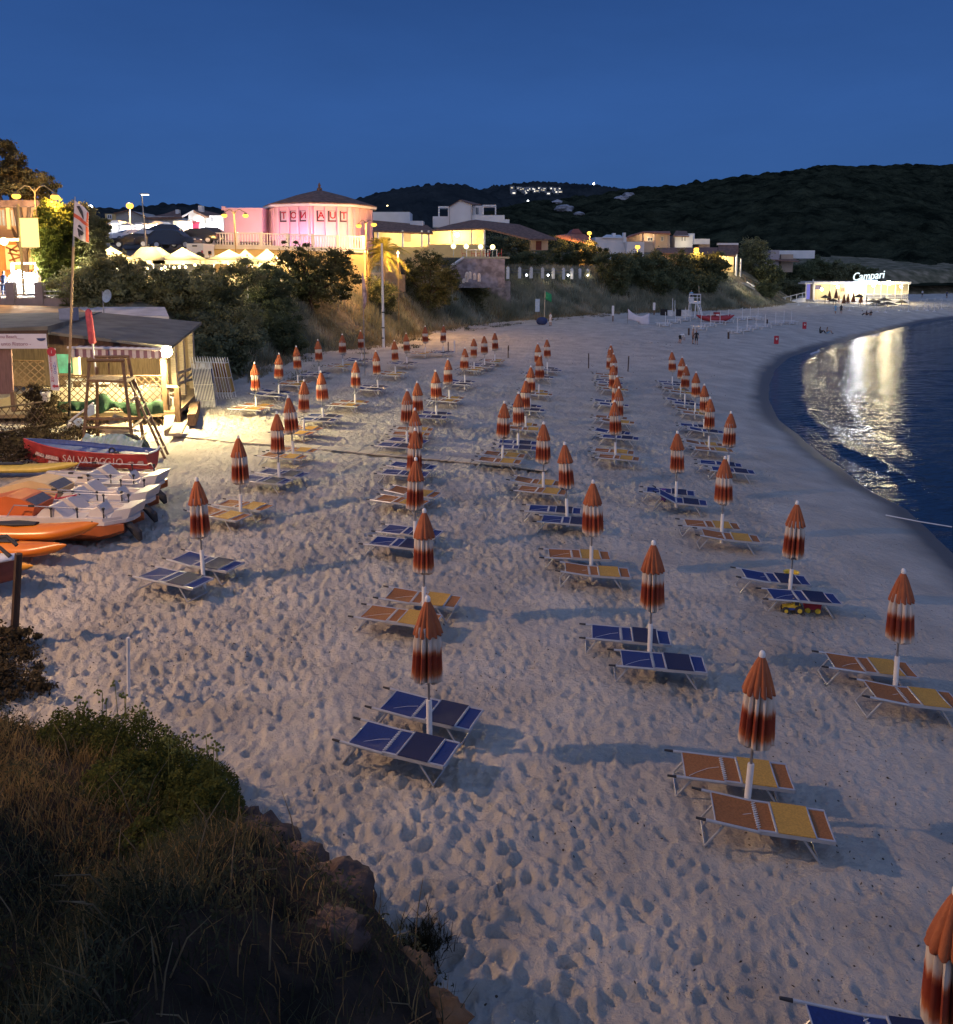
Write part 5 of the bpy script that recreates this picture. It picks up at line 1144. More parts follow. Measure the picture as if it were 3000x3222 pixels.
# big pine and trees by the hotel
tree('pine_tree', 'tall umbrella pine lit orange from below beside the hotel', 'z1', 66, [(30, 160, 90, 70), (120, 230, 70, 50), (60, 300, 130, 70), (220, 370, 140, 60), (330, 430, 90, 60), (120, 440, 170, 70), (-40, 380, 130, 90), (260, 500, 130, 50)], 26000, .26, leaf_mat('lit pine foliage', (.06, .055, .03), (.17, .14, .07), .7), 70)
tree('tree', 'yellow green tree lit beside the glowing sign', 'z1', 62, [(390, 640, 110, 110), (480, 720, 120, 110), (360, 780, 110, 90), (440, 850, 120, 60)], 16000, .24, leaf_mat('yellow green foliage', (.07, .085, .02), (.18, .20, .05), .9), 71)
tree('tree', 'dark tree behind the flag', 'z1', 64, [(610, 680, 100, 110), (700, 740, 90, 90), (620, 800, 120, 70), (560, 610, 70, 70)], 14000, .24, TAM, 72)
# palm
def palm(lab, zone, x, y, xb, yb, Y, Lf, nf, seed):
    c = at(*P(zone, x, y), Y); g0 = gz(c.x, Y); g_ = random.Random(seed)
    t = thing('palm_tree', lab, 'palm'); pts = [Vector((c.x, Y, g0 - .4)).lerp(c, k) for k in (0, .5, 1)]
    MB().path(pts, [.24, .19, .22], 10).build('trunk', mat('palm trunk', (.18, .12, .07), .9, vary=.4, scale=6, bump=.8, bscale=12), t)
    b = MB()
    for i in range(nf):
        a = 2 * PI * i / nf * 1.618 * 3 + g_.uniform(-.2, .2); el = R(g_.uniform(-25, 80)); L = Lf * g_.uniform(.8, 1.1)
        d = Vector((math.cos(a) * math.cos(el), math.sin(a) * math.cos(el), math.sin(el))); pts = []
        for k in range(9):
            u = k / 8; pts.append(c + d * L * u + Vector((0, 0, -1)) * L * .55 * u ** 2.2)
        b.path(pts, [.035 * (1 - .8 * k / 8) for k in range(9)], 5)
        for k in range(1, 36):
            u = k / 36; p = pts[min(7, int(u * 8))].lerp(pts[min(8, int(u * 8) + 1)], u * 8 % 1); tg = (pts[min(8, int(u * 8) + 1)] - pts[min(7, int(u * 8))]).normalized()
            sd_ = tg.cross(Vector((0, 0, 1))); sd_ = sd_.normalized() if sd_.length > .05 else Vector((1, 0, 0))
            for s in (-1, 1):
                l = Lf * .26 * (1 - .6 * abs(u - .4)); e = p + (sd_ * s * .75 + tg * .55 + Vector((0, 0, -.25))).normalized() * l; w_ = tg * .03
                b.add([p - w_, p + w_, e], [(0, 1, 2)])
    b.build('crown', leaf_mat('palm fronds', (.16, .16, .04), (.34, .31, .09), 2), t)
palm('feathery palm lit golden by a street lamp', 'z2', 1395, 680, 1400, 900, 97, 3.5, 46, 4)
# dune grass and reeds on the bank
rg = np.random.default_rng(77)
def on_bank(n, umin, umax, tmin, tmax):
    """random ground points seen between two picture columns, at a distance t behind the sand edge"""
    ym = rg.uniform(38, 180, n * 6); um = rg.uniform(umin, umax, n * 6); xm = (um - CX) / F * (ym * cp + 6 * sp)
    t = bank_t(xm, ym); k = (t > tmin) & (t < tmax); return xm[k][:n], ym[k][:n], t[k][:n]
REED = leaf_mat('dune reeds', (.20, .22, .155), (.44, .43, .32), .35); STRAW = leaf_mat('dune straw', (.20, .17, .10), (.40, .33, .20), .35)
for lab, m, n, tr, hr, wd, sd in (('grey green reeds covering the dune bank behind the beach', REED, 62000, (.6, 15), (.5, 1.25), .022, 1), ('dry straw grass along the foot of the dune bank', STRAW, 30000, (-.8, 6), (.2, .6), .016, 2)):
    x, y, t = on_bank(n * 2, 480, 1640, *tr); q_ = fbm(x * .22, y * .22, 200 + sd, 3); dn = rg.uniform(0, 1, len(x)) < np.clip(.55 + q_ * 1.4, .05, 1) * (sstep(tr[0] - .2, tr[0] + 1.5, t) if sd == 1 else 1 - .8 * sstep(2, 6, t))
    x, y = x[dn][:n], y[dn][:n]; z = ground(x, y)
    blades('dune_grass', x, y, z - .05, rg.uniform(*hr, len(x)) * (.7 + .6 * vnoise(x * .3, y * .3, 7)), wd * (.6 + y / 90), .7, m, rg, lab, 'dune grass')
# low plants on the sand at the dune foot
x, y, t = on_bank(2600, 560, 1300, -3.5, .5); q_ = vnoise(x * .5, y * .5, 301) > .62; x, y = x[q_], y[q_]
x = np.repeat(x, 12) + rg.normal(0, .18, len(x) * 12); y = np.repeat(y, 12) + rg.normal(0, .18, len(y) * 12)
blades('sand_plants', x, y, beach(x, y) - .03, rg.uniform(.08, .3, len(x)), .02, 1.0, leaf_mat('low sand plants', (.06, .065, .04), (.16, .15, .09), .8), rg, 'low scattered plants on the sand at the dune foot', 'ground cover')
# dry seaweed and stones scattered on the beach
n = 3500; ym = 9 + 95 * rg.uniform(0, 1, n) ** 1.6; xm = rg.uniform(-.5, .52, n) * (ym + 4); s = poly_dist(xm, ym, SHORE); tb = bank_t(xm, ym); mt_ = poly_dist(xm, ym, EDGE)
k = (s > 3) & (tb < -1) & (mt_ < -.3) & (vnoise(xm * .35, ym * .35, 411) > .6); xm, ym = xm[k], ym[k]
V, Fq = leaf_cloud(np.stack([xm, ym, beach(xm, ym) + .035], -1),   .035 + .0012 * ym[:len(xm)], rg, .4)
tag(npmesh('seaweed', V, Fq, mat('dry seaweed', (.05, .038, .025), .95, vary=.4)), 'bits of dry seaweed scattered over the sand', 'seaweed', kind='stuff')
# ------------------------------------------------------------------ lamps
SOD = (1, .52, .14); WARM = (1, .82, .50); COOL = (.95, .97, 1)
SODE = emat('sodium lamp', (1, .5, .07), 3.0); WARME = emat('warm bulb', (1, .80, .36), 9); COOLE = emat('cool bulb', (.9, .96, 1), 12)
POLE = mat('ochre lamp post', (.32, .22, .10), .5, .2); POLEG = mat('grey lamp post', (.28, .29, .30), .5, .3)
def double_lamp(lab, zone, base, top, heads, Y, e, r=.075, grp='street lamps'):
    t = thing('street_lamp', lab, 'street lamp', (0, 0, 0), 0, grp)
    p0, p1 = at(*P(zone, *base), Y), at(*P(zone, *top), Y); g0 = min(p0.z, gz(p0.x, Y)); MB().path([(p0.x, Y, g0 - .2), p1], [r, r * .7], 8).build('pole', POLE, t, True)
    for hx, hy in heads:
        h = at(*P(zone, hx, hy), Y); b = MB(); m_ = (p1 + h) / 2; m_.z = max(p1.z, h.z) + .15
        b.path([p1 - Vector((0, 0, .3)), p1.lerp(m_, .5), m_, h + Vector((0, 0, .28))], [r * .6, r * .55, r * .5, r * .5], 6); b.build('arm', POLE, t, True)
        b = MB(); b.lathe([(.05, .30), (.12, .26), (.24, .10), (.26, .06)], 12, h); s = b.build('lamp_shade', POLE, t, True)
        MB().ball(h, (.29, .29, .2), 12, 8).build('lamp_globe', SODE, t, True); lamp(h - Vector((0, 0, .25)), e, SOD, .15)
    return t
double_lamp('two armed street lamp with orange globes in front of the hotel', 'z1', (312, 1090), (250, 440), ((118, 502), (400, 508)), 61, 1500)
double_lamp('two armed street lamp with orange globes before the pink annex', 'z2', (335, 720), (315, 378), ((245, 412), (400, 412)), 86, 1300)
double_lamp('two armed street lamp with orange globes beside the palm', 'z2', (1285, 720), (1275, 455), ((1225, 487), (1335, 478)), 91, 1700)
def post_lamp(lab, zone, base, head, Y, e, c=SOD, m=None, r=.07, hr=.2, grp='street lamps', pm=None, stub=False):
    t = thing('street_lamp', lab, 'street lamp', (0, 0, 0), 0, grp); h = at(*P(zone, *head), Y); p0 = at(*P(zone, *base), Y); g0 = min(p0.z, gz(p0.x, Y)) if not stub else p0.z
    MB().path([(p0.x, Y, g0 - .2), (h.x, Y, h.z - hr)], [r, r * .7], 8).build('pole', pm or POLE, t, True); MB().ball(h, (hr, hr, hr * .85), 12, 8).build('lamp_globe', m or SODE, t, True)
    MB().lathe([(hr * .9, .0), (hr * .75, .09), (.05, .16)], 10, h + Vector((0, 0, hr * .6))).build('lamp_cap', pm or POLE, t, True)
    if e: lamp(h + Vector((0, -hr - .3, -.1)), e, c, .15)
post_lamp('bright orange lamp rising over the white stalls', 'z1', (945, 760), (945, 572), 105, 1500, hr=.42, r=.12, pm=WHITE)
post_lamp('orange street lamp beside the terracotta roof', 'z3', (1530, 640), (1516, 540), 164, 4200, hr=.42)
post_lamp('orange globe lamp before the white house with chimneys', 'k2', (632, 200), (632, 158), 172, 2200, hr=.5)
post_lamp('orange globe lamp before the long low roof', 'k2', (1012, 210), (1012, 174), 172, 2200, hr=.5)
post_lamp('small white lamp under the palm fronds', 'z2', (1512, 740), (1510, 685), 94, 3600, SOD, WARME, .04, .14)
t = thing('street_lamp', 'slim grey street lamp with a flat cool white head', 'street lamp', (0, 0, 0), 0, 'street lamps'); p0, p1 = at(*P('z1', 1068, 880), 82), at(*P('z1', 1032, 490), 82)
MB().path([(p0.x, 82, p0.z - 1), p1], [.09, .06], 8).build('pole', POLEG, t); b = MB(); b.box(p1 + Vector((.25, 0, .05)), (.75, .3, .1)); b.build('lamp_head', POLEG, t); b = MB(); b.box(p1 + Vector((.3, 0, -.02)), (.6, .24, .04)); b.build('light_panel', COOLE, t)
# tall white pole on the beach
pb_ = onbeach(745, 675); b = MB(); pt_ = at(741.5, 472, pb_.y); t = thing('white_pole', 'tall white pole standing at the sand edge before the palm', 'pole')
MB().path([pb_ - Vector((0, 0, .3)), pt_], [.13, .09], 10).build('shaft', WHITE, t, True)
for v in (606, 636, 656): c = at(744, v, pb_.y); MB().path([c - Vector((0, 0, .05)), c + Vector((0, 0, .05))], .145, 10).build('band', GRIP, t)
pb2 = at(*P('z2', 1265, 1220), 62); t = thing('pole_flag', 'thin pole with a limp white and red flag before the dark pine', 'flagpole'); pt2 = at(*P('z2', 1250, 830), 62)
MB().path([(pb2.x, 62, gz(pb2.x, 62) - .3), pt2], .04, 6).build('pole', GREYP, t); b = MB(); rows = []
for i in range(9):
    v = i / 8; p = pt2.lerp(pb2, .05 + .62 * v); rows.append([(p.x + w_ * (.25 + .3 * math.sin(3.2 * v)), 61.9 + .08 * math.sin(w_ * 9 + v * 5), p.z) for w_ in (0, .15, .3, .45)])
b.loft(rows, cap=False, closed=False); o = b.build('cloth', mat('limp flag', (.5, .34, .34), .8, vary=.5, scale=2), t, True); o.modifiers.new('s', 'SOLIDIFY').thickness = .02
# ------------------------------------------------------------------ building helpers
WALLW = mat('white render', (.70, .69, .68), .85, vary=.06, scale=.6); WALLP = mat('pink render', (.70, .46, .50), .85, vary=.05, scale=.6); TILE = mat('brown roof tiles', (.20, .11, .075), .85, vary=.35, scale=2.2, bump=.6, bscale=6); TERR = mat('terracotta tiles', (.36, .14, .085), .85, vary=.3, scale=2.2, bump=.6, bscale=6)
GLASS = mat('dark window glass', (.03, .04, .06), .08); BEIGE = mat('beige render', (.50, .38, .29), .85, vary=.08, scale=.6); STONE = mat('grey pink stone', (.30, .25, .25), .9, vary=.4, scale=1.3, bump=.8, bscale=3); FRAME = mat('white frame', (.7, .7, .7), .5)
YEL = mat('warm ochre wall', (.62, .47, .22), .85, vary=.08, scale=.6)
def fbox(zone, x0, y0, x1, y1, Y, D, name, m, parent, down=0, b=None):
    p, q_ = at(*P(zone, x0, y1), Y), at(*P(zone, x1, y0), Y); bb = b or MB(); z0 = p.z - down
    bb.box(((p.x + q_.x) / 2, Y + D / 2, (z0 + q_.z) / 2), (abs(q_.x - p.x), D, q_.z - z0))
    return bb.build(name, m, parent) if b is None else bb
def fprism(zone, pts, Y, D, name, m, parent, b=None):
    bb = b or MB(); bb.prism([tuple(at(*P(zone, x, y), Y)) for x, y in pts], (0, D, 0)); return bb.build(name, m, parent) if b is None else bb
def fpoly(zone, pts, name, m, parent, th=.15):
    bb = MB(); bb.prism([tuple(at(*P(zone, x, y), Y)) for x, y, Y in pts], (0, 0, -th)); return bb.build(name, m, parent)
def window(zone, x0, y0, x1, y1, Y, parent, fm=None, gm=None, name='window'):
    p, q_ = at(*P(zone, x0, y1), Y), at(*P(zone, x1, y0), Y); w_, h_ = q_.x - p.x, q_.z - p.z; f = MB(); e = min(.09, w_ * .18)
    for cx_, cz_, sx_, sz_ in ((p.x + e / 2, (p.z + q_.z) / 2, e, h_), (q_.x - e / 2, (p.z + q_.z) / 2, e, h_), ((p.x + q_.x) / 2, p.z + e / 2, w_ - 2 * e, e), ((p.x + q_.x) / 2, q_.z - e / 2, w_ - 2 * e, e), ((p.x + q_.x) / 2, (p.z + q_.z) / 2, e * .7, h_ - 2 * e)): f.box((cx_, Y - .03, cz_), (sx_, .1, sz_))
    o = f.build(name, fm or FRAME, parent); g_ = MB(); g_.box(((p.x + q_.x) / 2, Y - .012, (p.z + q_.z) / 2), (w_ - e, .04, h_ - e)); g_.build('pane', gm or GLASS, o); return o
def balustrade(p, q_, h, parent, m=None, st=.28, post_st=2.6, skip=0):
    d = q_ - p; L = Vector((d.x, d.y, 0)).length; n = max(2, int(L / st)); b = MB()
    for i in range(1, n): c = p.lerp(q_, i / n); b.box((c.x, c.y, c.z + h / 2), (.10, .10, h - .16))
    b.build('balusters', m or WALLW, parent); b = MB(); rz = math.atan2(d.y, d.x); c = (p + q_) / 2
    for z_ in (h - .05, .06):
        b.prism([tuple(p + Vector((0, -.1, z_ - .06))), tuple(q_ + Vector((0, -.1, z_ - .06))), tuple(q_ + Vector((0, -.1, z_ + .07))), tuple(p + Vector((0, -.1, z_ + .07)))], (0, .2, 0))
    b.build('railing', m or WALLW, parent); k = max(1, round(L / post_st))
    for i in range(skip, k + 1): c = p.lerp(q_, i / k); MB().box((c.x, c.y, c.z + h / 2 + .05), (.3, .3, h + .1)).build('post', m or WALLW, parent)
# ------------------------------------------------------------------ pink octagonal building
Yp = 95; t = thing('pink_building', 'octagonal pink building with brown tiled roof and red letters in its windows', 'building'); cc = at(*P('z2', 877, 590), Yp); Rr = 5.85; cx_, cy_ = cc.x, Yp + Rr
zb_, zt_ = cc.z, at(*P('z2', 877, 318), Yp).z
ang = [-PI / 2 + k * PI / 4 for k in range(8)]; oc = [(cx_ + Rr * math.cos(a), cy_ + Rr * math.sin(a)) for a in ang]
b = MB(); b.prism([(x, y, zb_ - 3) for x, y in oc], (0, 0, zt_ - zb_ + 3)); b.build('wall', WALLP, t)
za = at(*P('z2', 877, 228), Yp + Rr).z; b = MB(); ro_ = [(cx_ + (Rr + .55) * math.cos(a), cy_ + (Rr + .55) * math.sin(a), zt_ + .02) for a in ang]
b.loft([[(x, y, zt_ - .1) for x, y, z in ro_], ro_, [(cx_ + 3.0 * math.cos(a), cy_ + 3.0 * math.sin(a), zt_ + (za - zt_) * .62) for a in ang], [(cx_ + .3 * math.cos(a), cy_ + .3 * math.sin(a), za) for a in ang]]); b.build('roof', TILE, t)
b = MB(); b.loft([[(cx_ + (Rr + .55) * math.cos(a), cy_ + (Rr + .55) * math.sin(a), zt_ - .32) for a in ang], [(cx_ + (Rr + .56) * math.cos(a), cy_ + (Rr + .56) * math.sin(a), zt_ - .1) for a in ang]]); b.build('cornice', WALLW, t)
MB().lathe([(.28, 0), (.3, .25), (.12, .4), (.16, .6), (.04, .9)], 10, (cx_, cy_, za - .05)).build('finial', TILE, t)
def face_pt(k, f, z, o_=0):
    a, c = Vector((*oc[k % 8], 0)), Vector((*oc[(k + 1) % 8], 0)); p = a.lerp(c, f); m_ = (a + c) / 2 - Vector((cx_, cy_, 0)); p += m_.normalized() * o_; p.z = z; return p
LRED = mat('red window letters', (.30, .0, .015), .6); LPAN = mat('pale window panel', (.50, .42, .46), .6); LDRK = mat('dark window backing', (.055, .02, .035), .5)
fH = zt_ - zb_; letters = {(-1, 0): 'T', (-1, 1): 'O', (-1, 2): 'И', (0, 0): 'A', (0, 1): 'U', (0, 2): 'T'}
for k in (-2, -1, 0, 1):
    fr = (.10, .39, .66, .94) if k == -1 else (.10, .37, .66, .92)
    for f in fr:
        p = face_pt(k, f, (zb_ + zt_ - .4) / 2, .10); rz = ang[k % 8] + PI / 8 + PI / 2
        MB().box(p, (.26, .26, fH - .5), rz).build('pilaster', WALLP, t)
    for j in range(3):
        f0, f1 = fr[j] + .045, fr[j + 1] - .045; z0, z1 = zb_ + fH * .50, zb_ + fH * .80
        if k in (-1, 0):
            rz = ang[k % 8] + PI / 8 + PI / 2; p = face_pt(k, (f0 + f1) / 2, (z0 + z1) / 2, .03); w_ = (f1 - f0) * Rr * 2 * math.sin(PI / 8)
            wn = MB().box(p, (w_, .05, z1 - z0), rz).build('letter_window', LDRK, t)
            dxr = Vector((math.cos(rz), math.sin(rz), 0)); p2 = p + dxr * (w_ * .09) + Vector((0, 0, .07)); nr = Vector((math.sin(rz), -math.cos(rz), 0))
            MB().box(p2 + nr * .035, (w_ * .76, .03, (z1 - z0) * .82), rz).build('panel', LPAN, wn)
            ch = letters[(k, j)]; me = text_mesh('N' if ch == 'И' else ch, 1.0, .015, bold=.02); me.materials.clear(); me.materials.append(LRED); o = link('lettering', me, wn); o.location = p2 + nr * .065; o.rotation_euler = (PI / 2, 0, rz)
            if ch == 'И': o.scale = (-1, 1, 1)
fprism('z2', ((245, 365), (520, 365), (520, 600), (245, 600)), Yp + 1.2, 6, 'annex', WALLP, t); fbox('z2', 238, 355, 522, 368, Yp + 1.1, 6.2, 'annex_coping', WALLP, t); fbox('z2', 225, 345, 248, 372, Yp + 1.0, .6, 'chimney', WALLP, t)
pA, pB, pC = at(*P('z2', 155, 632), Yp - 3), at(*P('z2', 520, 636), Yp - 3.2), at(*P('z2', 1260, 660), Yp - 2.0)
tb = thing('terrace', 'white balustraded terrace round the pink building', 'terrace'); balustrade(pA, pB, 1.35, tb); balustrade(pB, pC, 1.35, tb, skip=1)
b = MB(); b.prism([tuple(pA), tuple(pB), tuple(pC), (pC.x, Yp + 5, pC.z), (pA.x, Yp + 5, pA.z)], (0, 0, -.3)); b.build('slab', WALLW, tb); b = MB(); b.prism([tuple(pA - Vector((0, -.2, .3))), tuple(pB - Vector((0, -.2, .3))), tuple(pC - Vector((0, -.2, .3))), (pC.x, Yp + 4, pC.z - .3), (pA.x, Yp + 4, pA.z - .3)], (0, 0, -5)); b.build('retaining_wall', YEL, tb)
PINKL = (1, .38, .74)
for x, y, e in ((760, 560, 300), (980, 560, 300), (600, 560, 110), (1220, 560, 60)): lamp(at(*P('z2', x, y), Yp - 1.7 if x in (760, 980) else Yp - .6), e, PINKL if x > 700 else (1, .6, .7), .3)
lamp(at(*P('z2', 380, 500), Yp - 2.6), 260, (1, .55, .45), .3)
# ------------------------------------------------------------------ hotel at the left edge
Yh = 66; t = thing('hotel', 'brown hotel with two grey windows over an orange lit ground floor', 'building'); HB = mat('brown hotel render', (.33, .20, .12), .85, vary=.15, scale=.5); HO = mat('orange wall', (.60, .22, .06), .85, vary=.12, scale=.5)
fbox('n2', -700, 190, 470, 640, Yh, 3, 'wall', HB, t); fbox('n2', -700, 640, 470, 1180, Yh + .8, 2.2, 'ground_floor', HO, t); fbox('n2', -700, 120, 500, 200, Yh - 1.2, 4.6, 'roof', TILE, t); fbox('n2', -700, 615, 480, 650, Yh - 1.4, 1.5, 'awning', mat('cream awning', (.6, .5, .3), .8), t)
GREYW = mat('grey curtained pane', (.33, .36, .36), .5, vary=.1)
window('n2', -20, 230, 72, 465, Yh, t, HB, GREYW); window('n2', 132, 235, 232, 470, Yh, t, HB, GREYW); fbox('n2', 92, 215, 118, 500, Yh - .25, .25, 'pillar', YEL, t)
for x0, x1 in ((85, 300), (360, 400), (470, 500)): fbox('n2', x0, 700, x1, 1020, Yh + .55, .3, 'lit_panel', YEL, t)
b = MB(); s_m = mat('brown mural strokes', (.22, .07, .02), .8)
for x, y, a in ((150, 760, .4), (180, 740, -.6), (200, 770, .1), (160, 850, 1.2), (190, 880, -.3), (180, 820, .2)):
    c = at(*P('n2', x, y), Yh + .5); b.box(c, (.9, .06, .12), rot=(0, a, 0))
b.build('mural', s_m, t)
for x, y, e in ((50, 700, 350), (200, 640, 250), (380, 720, 300), (-150, 700, 300)): lamp(at(*P('n2', x, y), Yh - 2.0), e, (1, .70, .30), .2)
MB().ball(at(*P('n2', 50, 655), Yh - 1.8), .28, 12, 8).build('wall_lamp', WARME, t)
t = thing('light_sign', 'glowing yellow upright sign box between two posts', 'sign'); fbox('n2', 278, 352, 462, 728, 60, .3, 'sign_box', emat('lit sign face', (1, .80, .26), 1.8), t); fbox('n2', 268, 345, 470, 354, 59.95, .4, 'frame', POLE, t); fbox('n2', 268, 728, 470, 738, 59.95, .4, 'frame', POLE, t)
p0, p1 = at(*P('n2', 290, 1050), 60.1), at(*P('n2', 230, 170), 60.1); MB().path([(p0.x, 60.1, p0.z - 2), p1], .09, 8).build('post', POLE, t)
lamp(at(*P('n2', 370, 540), 58.5), 350, (1, .85, .4), .4)
# promenade wall and railing
Yr = 58; t = thing('promenade_railing', 'concrete posts and white rails along the bright promenade', 'railing'); CONC = mat('pinkish concrete', (.30, .25, .24), .9, vary=.15, scale=1, bump=.3)
for x0, x1 in ((-330, -255), (-125, -50), (82, 165), (455, 540), (800, 880)): fbox('n2', x0, 1185, x1, 1470, Yr, .5, 'post', CONC, t)
for y in (1210, 1300, 1355): fbox('n2', -500, y - 7, 900, y + 7, Yr + .2, .08, 'rail', WHITE, t)
fbox('n2', -500, 1395, 800, 1600, Yr + .1, .4, 'parapet', CONC, t)
rd = MB(); pz_ = at(*P('n2', 300, 1380), Yr).z
rd.prism([(-60, Yr + .4, pz_), (-27, Yr + .4, pz_), (-27, 70, pz_ + .1), (-60, 70, pz_ + .1)], (0, 0, -3)); tag(rd.build('promenade', mat('paving', (.36, .33, .30), .85, vary=.15, scale=1.5)), kind='structure')
# tents
TENT = mat('yellow lit tent cloth', (.72, .60, .34), .8, vary=.05, alpha='fabric'); TENTG = mat('grey tent cloth', (.45, .42, .46), .8, vary=.05, alpha='fabric')  # yellow of the lamps put into the colour of the white cloth
def tent(lab, zone, apex, xl, xr, ye, Y, D, m, e, flat=0, valance=.32, c=WARM):
    t = thing('market_tent', lab, 'tent', (0, 0, 0), 0, 'market tents along the promenade'); a = at(*P(zone, *apex), Y); l, r_ = at(*P(zone, xl, ye), Y), at(*P(zone, xr, ye), Y); cx_ = (l.x + r_.x) / 2; hw = (r_.x - l.x) / 2
    n_ = 10; rings = []
    for i in range(n_ + 1):
        u = i / n_; k_ = 1 - u * (1 - flat); zz_ = l.z + (a.z - l.z) * (u ** (1.45 if not flat else 1.0)); k_ = max(k_, .02); ox = (a.x - cx_) * u
        rings.append([(cx_ + ox - hw * k_, Y + D / 2 - D / 2 * k_, zz_), (cx_ + ox, Y + D / 2 - D / 2 * k_, zz_), (cx_ + ox + hw * k_, Y + D / 2 - D / 2 * k_, zz_), (cx_ + ox + hw * k_, Y + D / 2 + D / 2 * k_, zz_), (cx_ + ox - hw * k_, Y + D / 2 + D / 2 * k_, zz_)])
    b = MB(); b.loft(rings, cap=False); b.build('canopy', m, t)
    b = MB()
    for p, q_ in (((cx_ - hw, Y), (cx_ + hw, Y)), ((cx_ + hw, Y), (cx_ + hw, Y + D)), ((cx_ - hw, Y), (cx_ - hw, Y + D))): b.add([(p[0], p[1], l.z), (q_[0], q_[1], l.z), (q_[0], q_[1], l.z - valance), (p[0], p[1], l.z - valance)], [(0, 1, 2, 3)])
    b.build('valance', m, t); g0 = l.z - 2.2
    for x in (cx_ - hw + .05, cx_ + hw - .05):
        for y in (Y + .05, Y + D - .05): MB().path([(x, y, g0 - 1), (x, y, l.z)], .035, 6).build('leg', WHITE, t)
    b = MB(); b.box((cx_, Y + .6, g0 + .45), (hw * 1.8, .7, .9)); b.build('stall_table', m, t)
    MB().ball((cx_, Y + D * .4, l.z - .25), .13, 10, 6).build('bulb', WARME, t)
    lamp((cx_, Y + D * .45, l.z - .05), e * 1.3, c, .2); lamp((cx_ + .5, Y - .9, l.z - .9), e * .6, c, .2)
tent('long white tent glowing brightest behind the flagpole', 'z1', (560, 868), 330, 800, 962, 64, 4, TENT, 700)
tent('pointed white tent showing over the lit tamarisk', 'z1', (740, 862), 655, 860, 945, 68, 3.5, TENT, 380)
tent('flat topped yellow lit tent beneath the parked cars', 'z1', (1035, 868), 920, 1200, 968, 74, 4, TENT, 560, .34)
tent('pointed yellow lit tent in front of the white van', 'z1', (1270, 870), 1110, 1462, 968, 74, 4, TENT, 580)
tent('wide pointed yellow lit tent under the street lamp', 'z1', (1620, 888), 1450, 1800, 968, 75, 4, TENT, 580)
tent('rear yellow lit tent peeping between two larger ones', 'z2', (368, 652), 290, 450, 735, 84, 3, TENT, 330)
tent('pointed yellow lit tent touching the dark pine', 'z2', (520, 650), 400, 660, 750, 87, 4, TENT, 640)
tent('grey purple tent with a flat lit valance beside the palm', 'z2', (1258, 690), 1165, 1390, 745, 104, 5, TENTG, 80)
fprism('z2', ((1195, 780), (1390, 780), (1390, 900), (1195, 900)), 105.5, .2, 'cloth_screen', mat('blue mottled cloth', (.20, .26, .36), .8, vary=.5, scale=2), None); tag(bpy.data.objects['cloth_screen'], 'mottled blue cloth screen under the grey tent', 'screen')
t = tag(fbox('z2', 1400, 740, 1560, 905, 106, 3, 'stone_kiosk', mat('lit stone wall', (.48, .33, .20), .9, vary=.25, scale=1.5), None, 1), 'small stone building lit beneath the palm', 'building')
b = fbox('z2', 1530, 770, 1560, 840, 105.95, .1, 'window', GLASS, t)
# strings of bulbs under the tents
for i, (x, y, Y) in enumerate(((860, 930, 60), (905, 905, 60), (940, 940, 60), (1020, 910, 60), (1085, 905, 60), (1170, 905, 60), (1290, 880, 60), (670, 925, 58), (1685, 945, 61), (175, 850, 57), (285, 910, 57), (20, 885, 57))):
    tag(MB().ball(at(*P('n5', x, y), Y + 9), .11, 8, 6).build('bulb', WARME), 'bare round bulb glowing under the market tents', 'light bulb', 'bulbs hung under the tents')
# ------------------------------------------------------------------ white houses up the slope
t = thing('gabled_house', 'grey gabled house wall behind the orange lamp', 'house'); Y = 125; fprism('n5', ((255, 205), (400, 178), (480, 180), (635, 250), (640, 470), (255, 470)), Y, 8, 'wall', mat('grey render', (.40, .38, .34), .9), t); fpoly('n5', ((235, 205, Y - .4), (440, 160, Y - .4), (440, 160, Y + 8), (235, 205, Y + 8)), 'roof', TILE, t); fpoly('n5', ((440, 160, Y - .4), (660, 255, Y - .4), (660, 255, Y + 8), (440, 160, Y + 8)), 'roof', TILE, t); window('n5', 160, 225, 215, 285, Y - .2, t); fbox('n5', 140, 215, 262, 470, Y - .1, 6, 'side_wing', YEL, t)
t = thing('low_house', 'long low house with brown roof above the bright stall lights', 'house'); Y = 122; fbox('n5', 700, 250, 1020, 480, Y, 7, 'wall', WALLW, t); fpoly('n5', ((660, 262, Y - .6), (1130, 255, Y - .6), (1060, 160, Y + 5), (900, 215, Y + 5)), 'roof', TILE, t, .3); fbox('n5', 1040, 160, 1075, 215, Y + 2, .8, 'chimney', WALLW, t)
t = thing('white_house', 'white gabled house with a red door panel and balustrade', 'house'); Y = 112
fprism('n5', ((1205, 230), (1270, 175), (1400, 235), (1400, 500), (1205, 500)), Y, 7, 'wall', WALLW, t); fbox('n5', 1400, 235, 1655, 500, Y + 1, 7, 'wing', WALLW, t)
fpoly('n5', ((1125, 240, Y - .8), (1268, 165, Y - .8), (1268, 165, Y + 7), (1125, 240, Y + 7)), 'roof', WALLW, t, .25); fpoly('n5', ((1268, 165, Y - .8), (1420, 240, Y - .8), (1640, 225, Y + 7), (1390, 165, Y + 7)), 'roof', TILE, t, .3); fbox('n5', 1335, 110, 1385, 190, Y + 2, .8, 'chimney', WALLW, t)
window('n5', 1490, 250, 1528, 320, Y + 1, t); window('n5', 1350, 240, 1362, 330, Y, t); fbox('n5', 1238, 345, 1332, 495, Y - .3, .2, 'door', mat('red lit panel', (.55, .02, .06), .6, emit=(1, .03, .10), es=.5), t); fbox('n5', 1230, 310, 1340, 345, Y - .35, .3, 'door_lintel', mat('dark red lintel', (.2, .02, .04), .6), t)
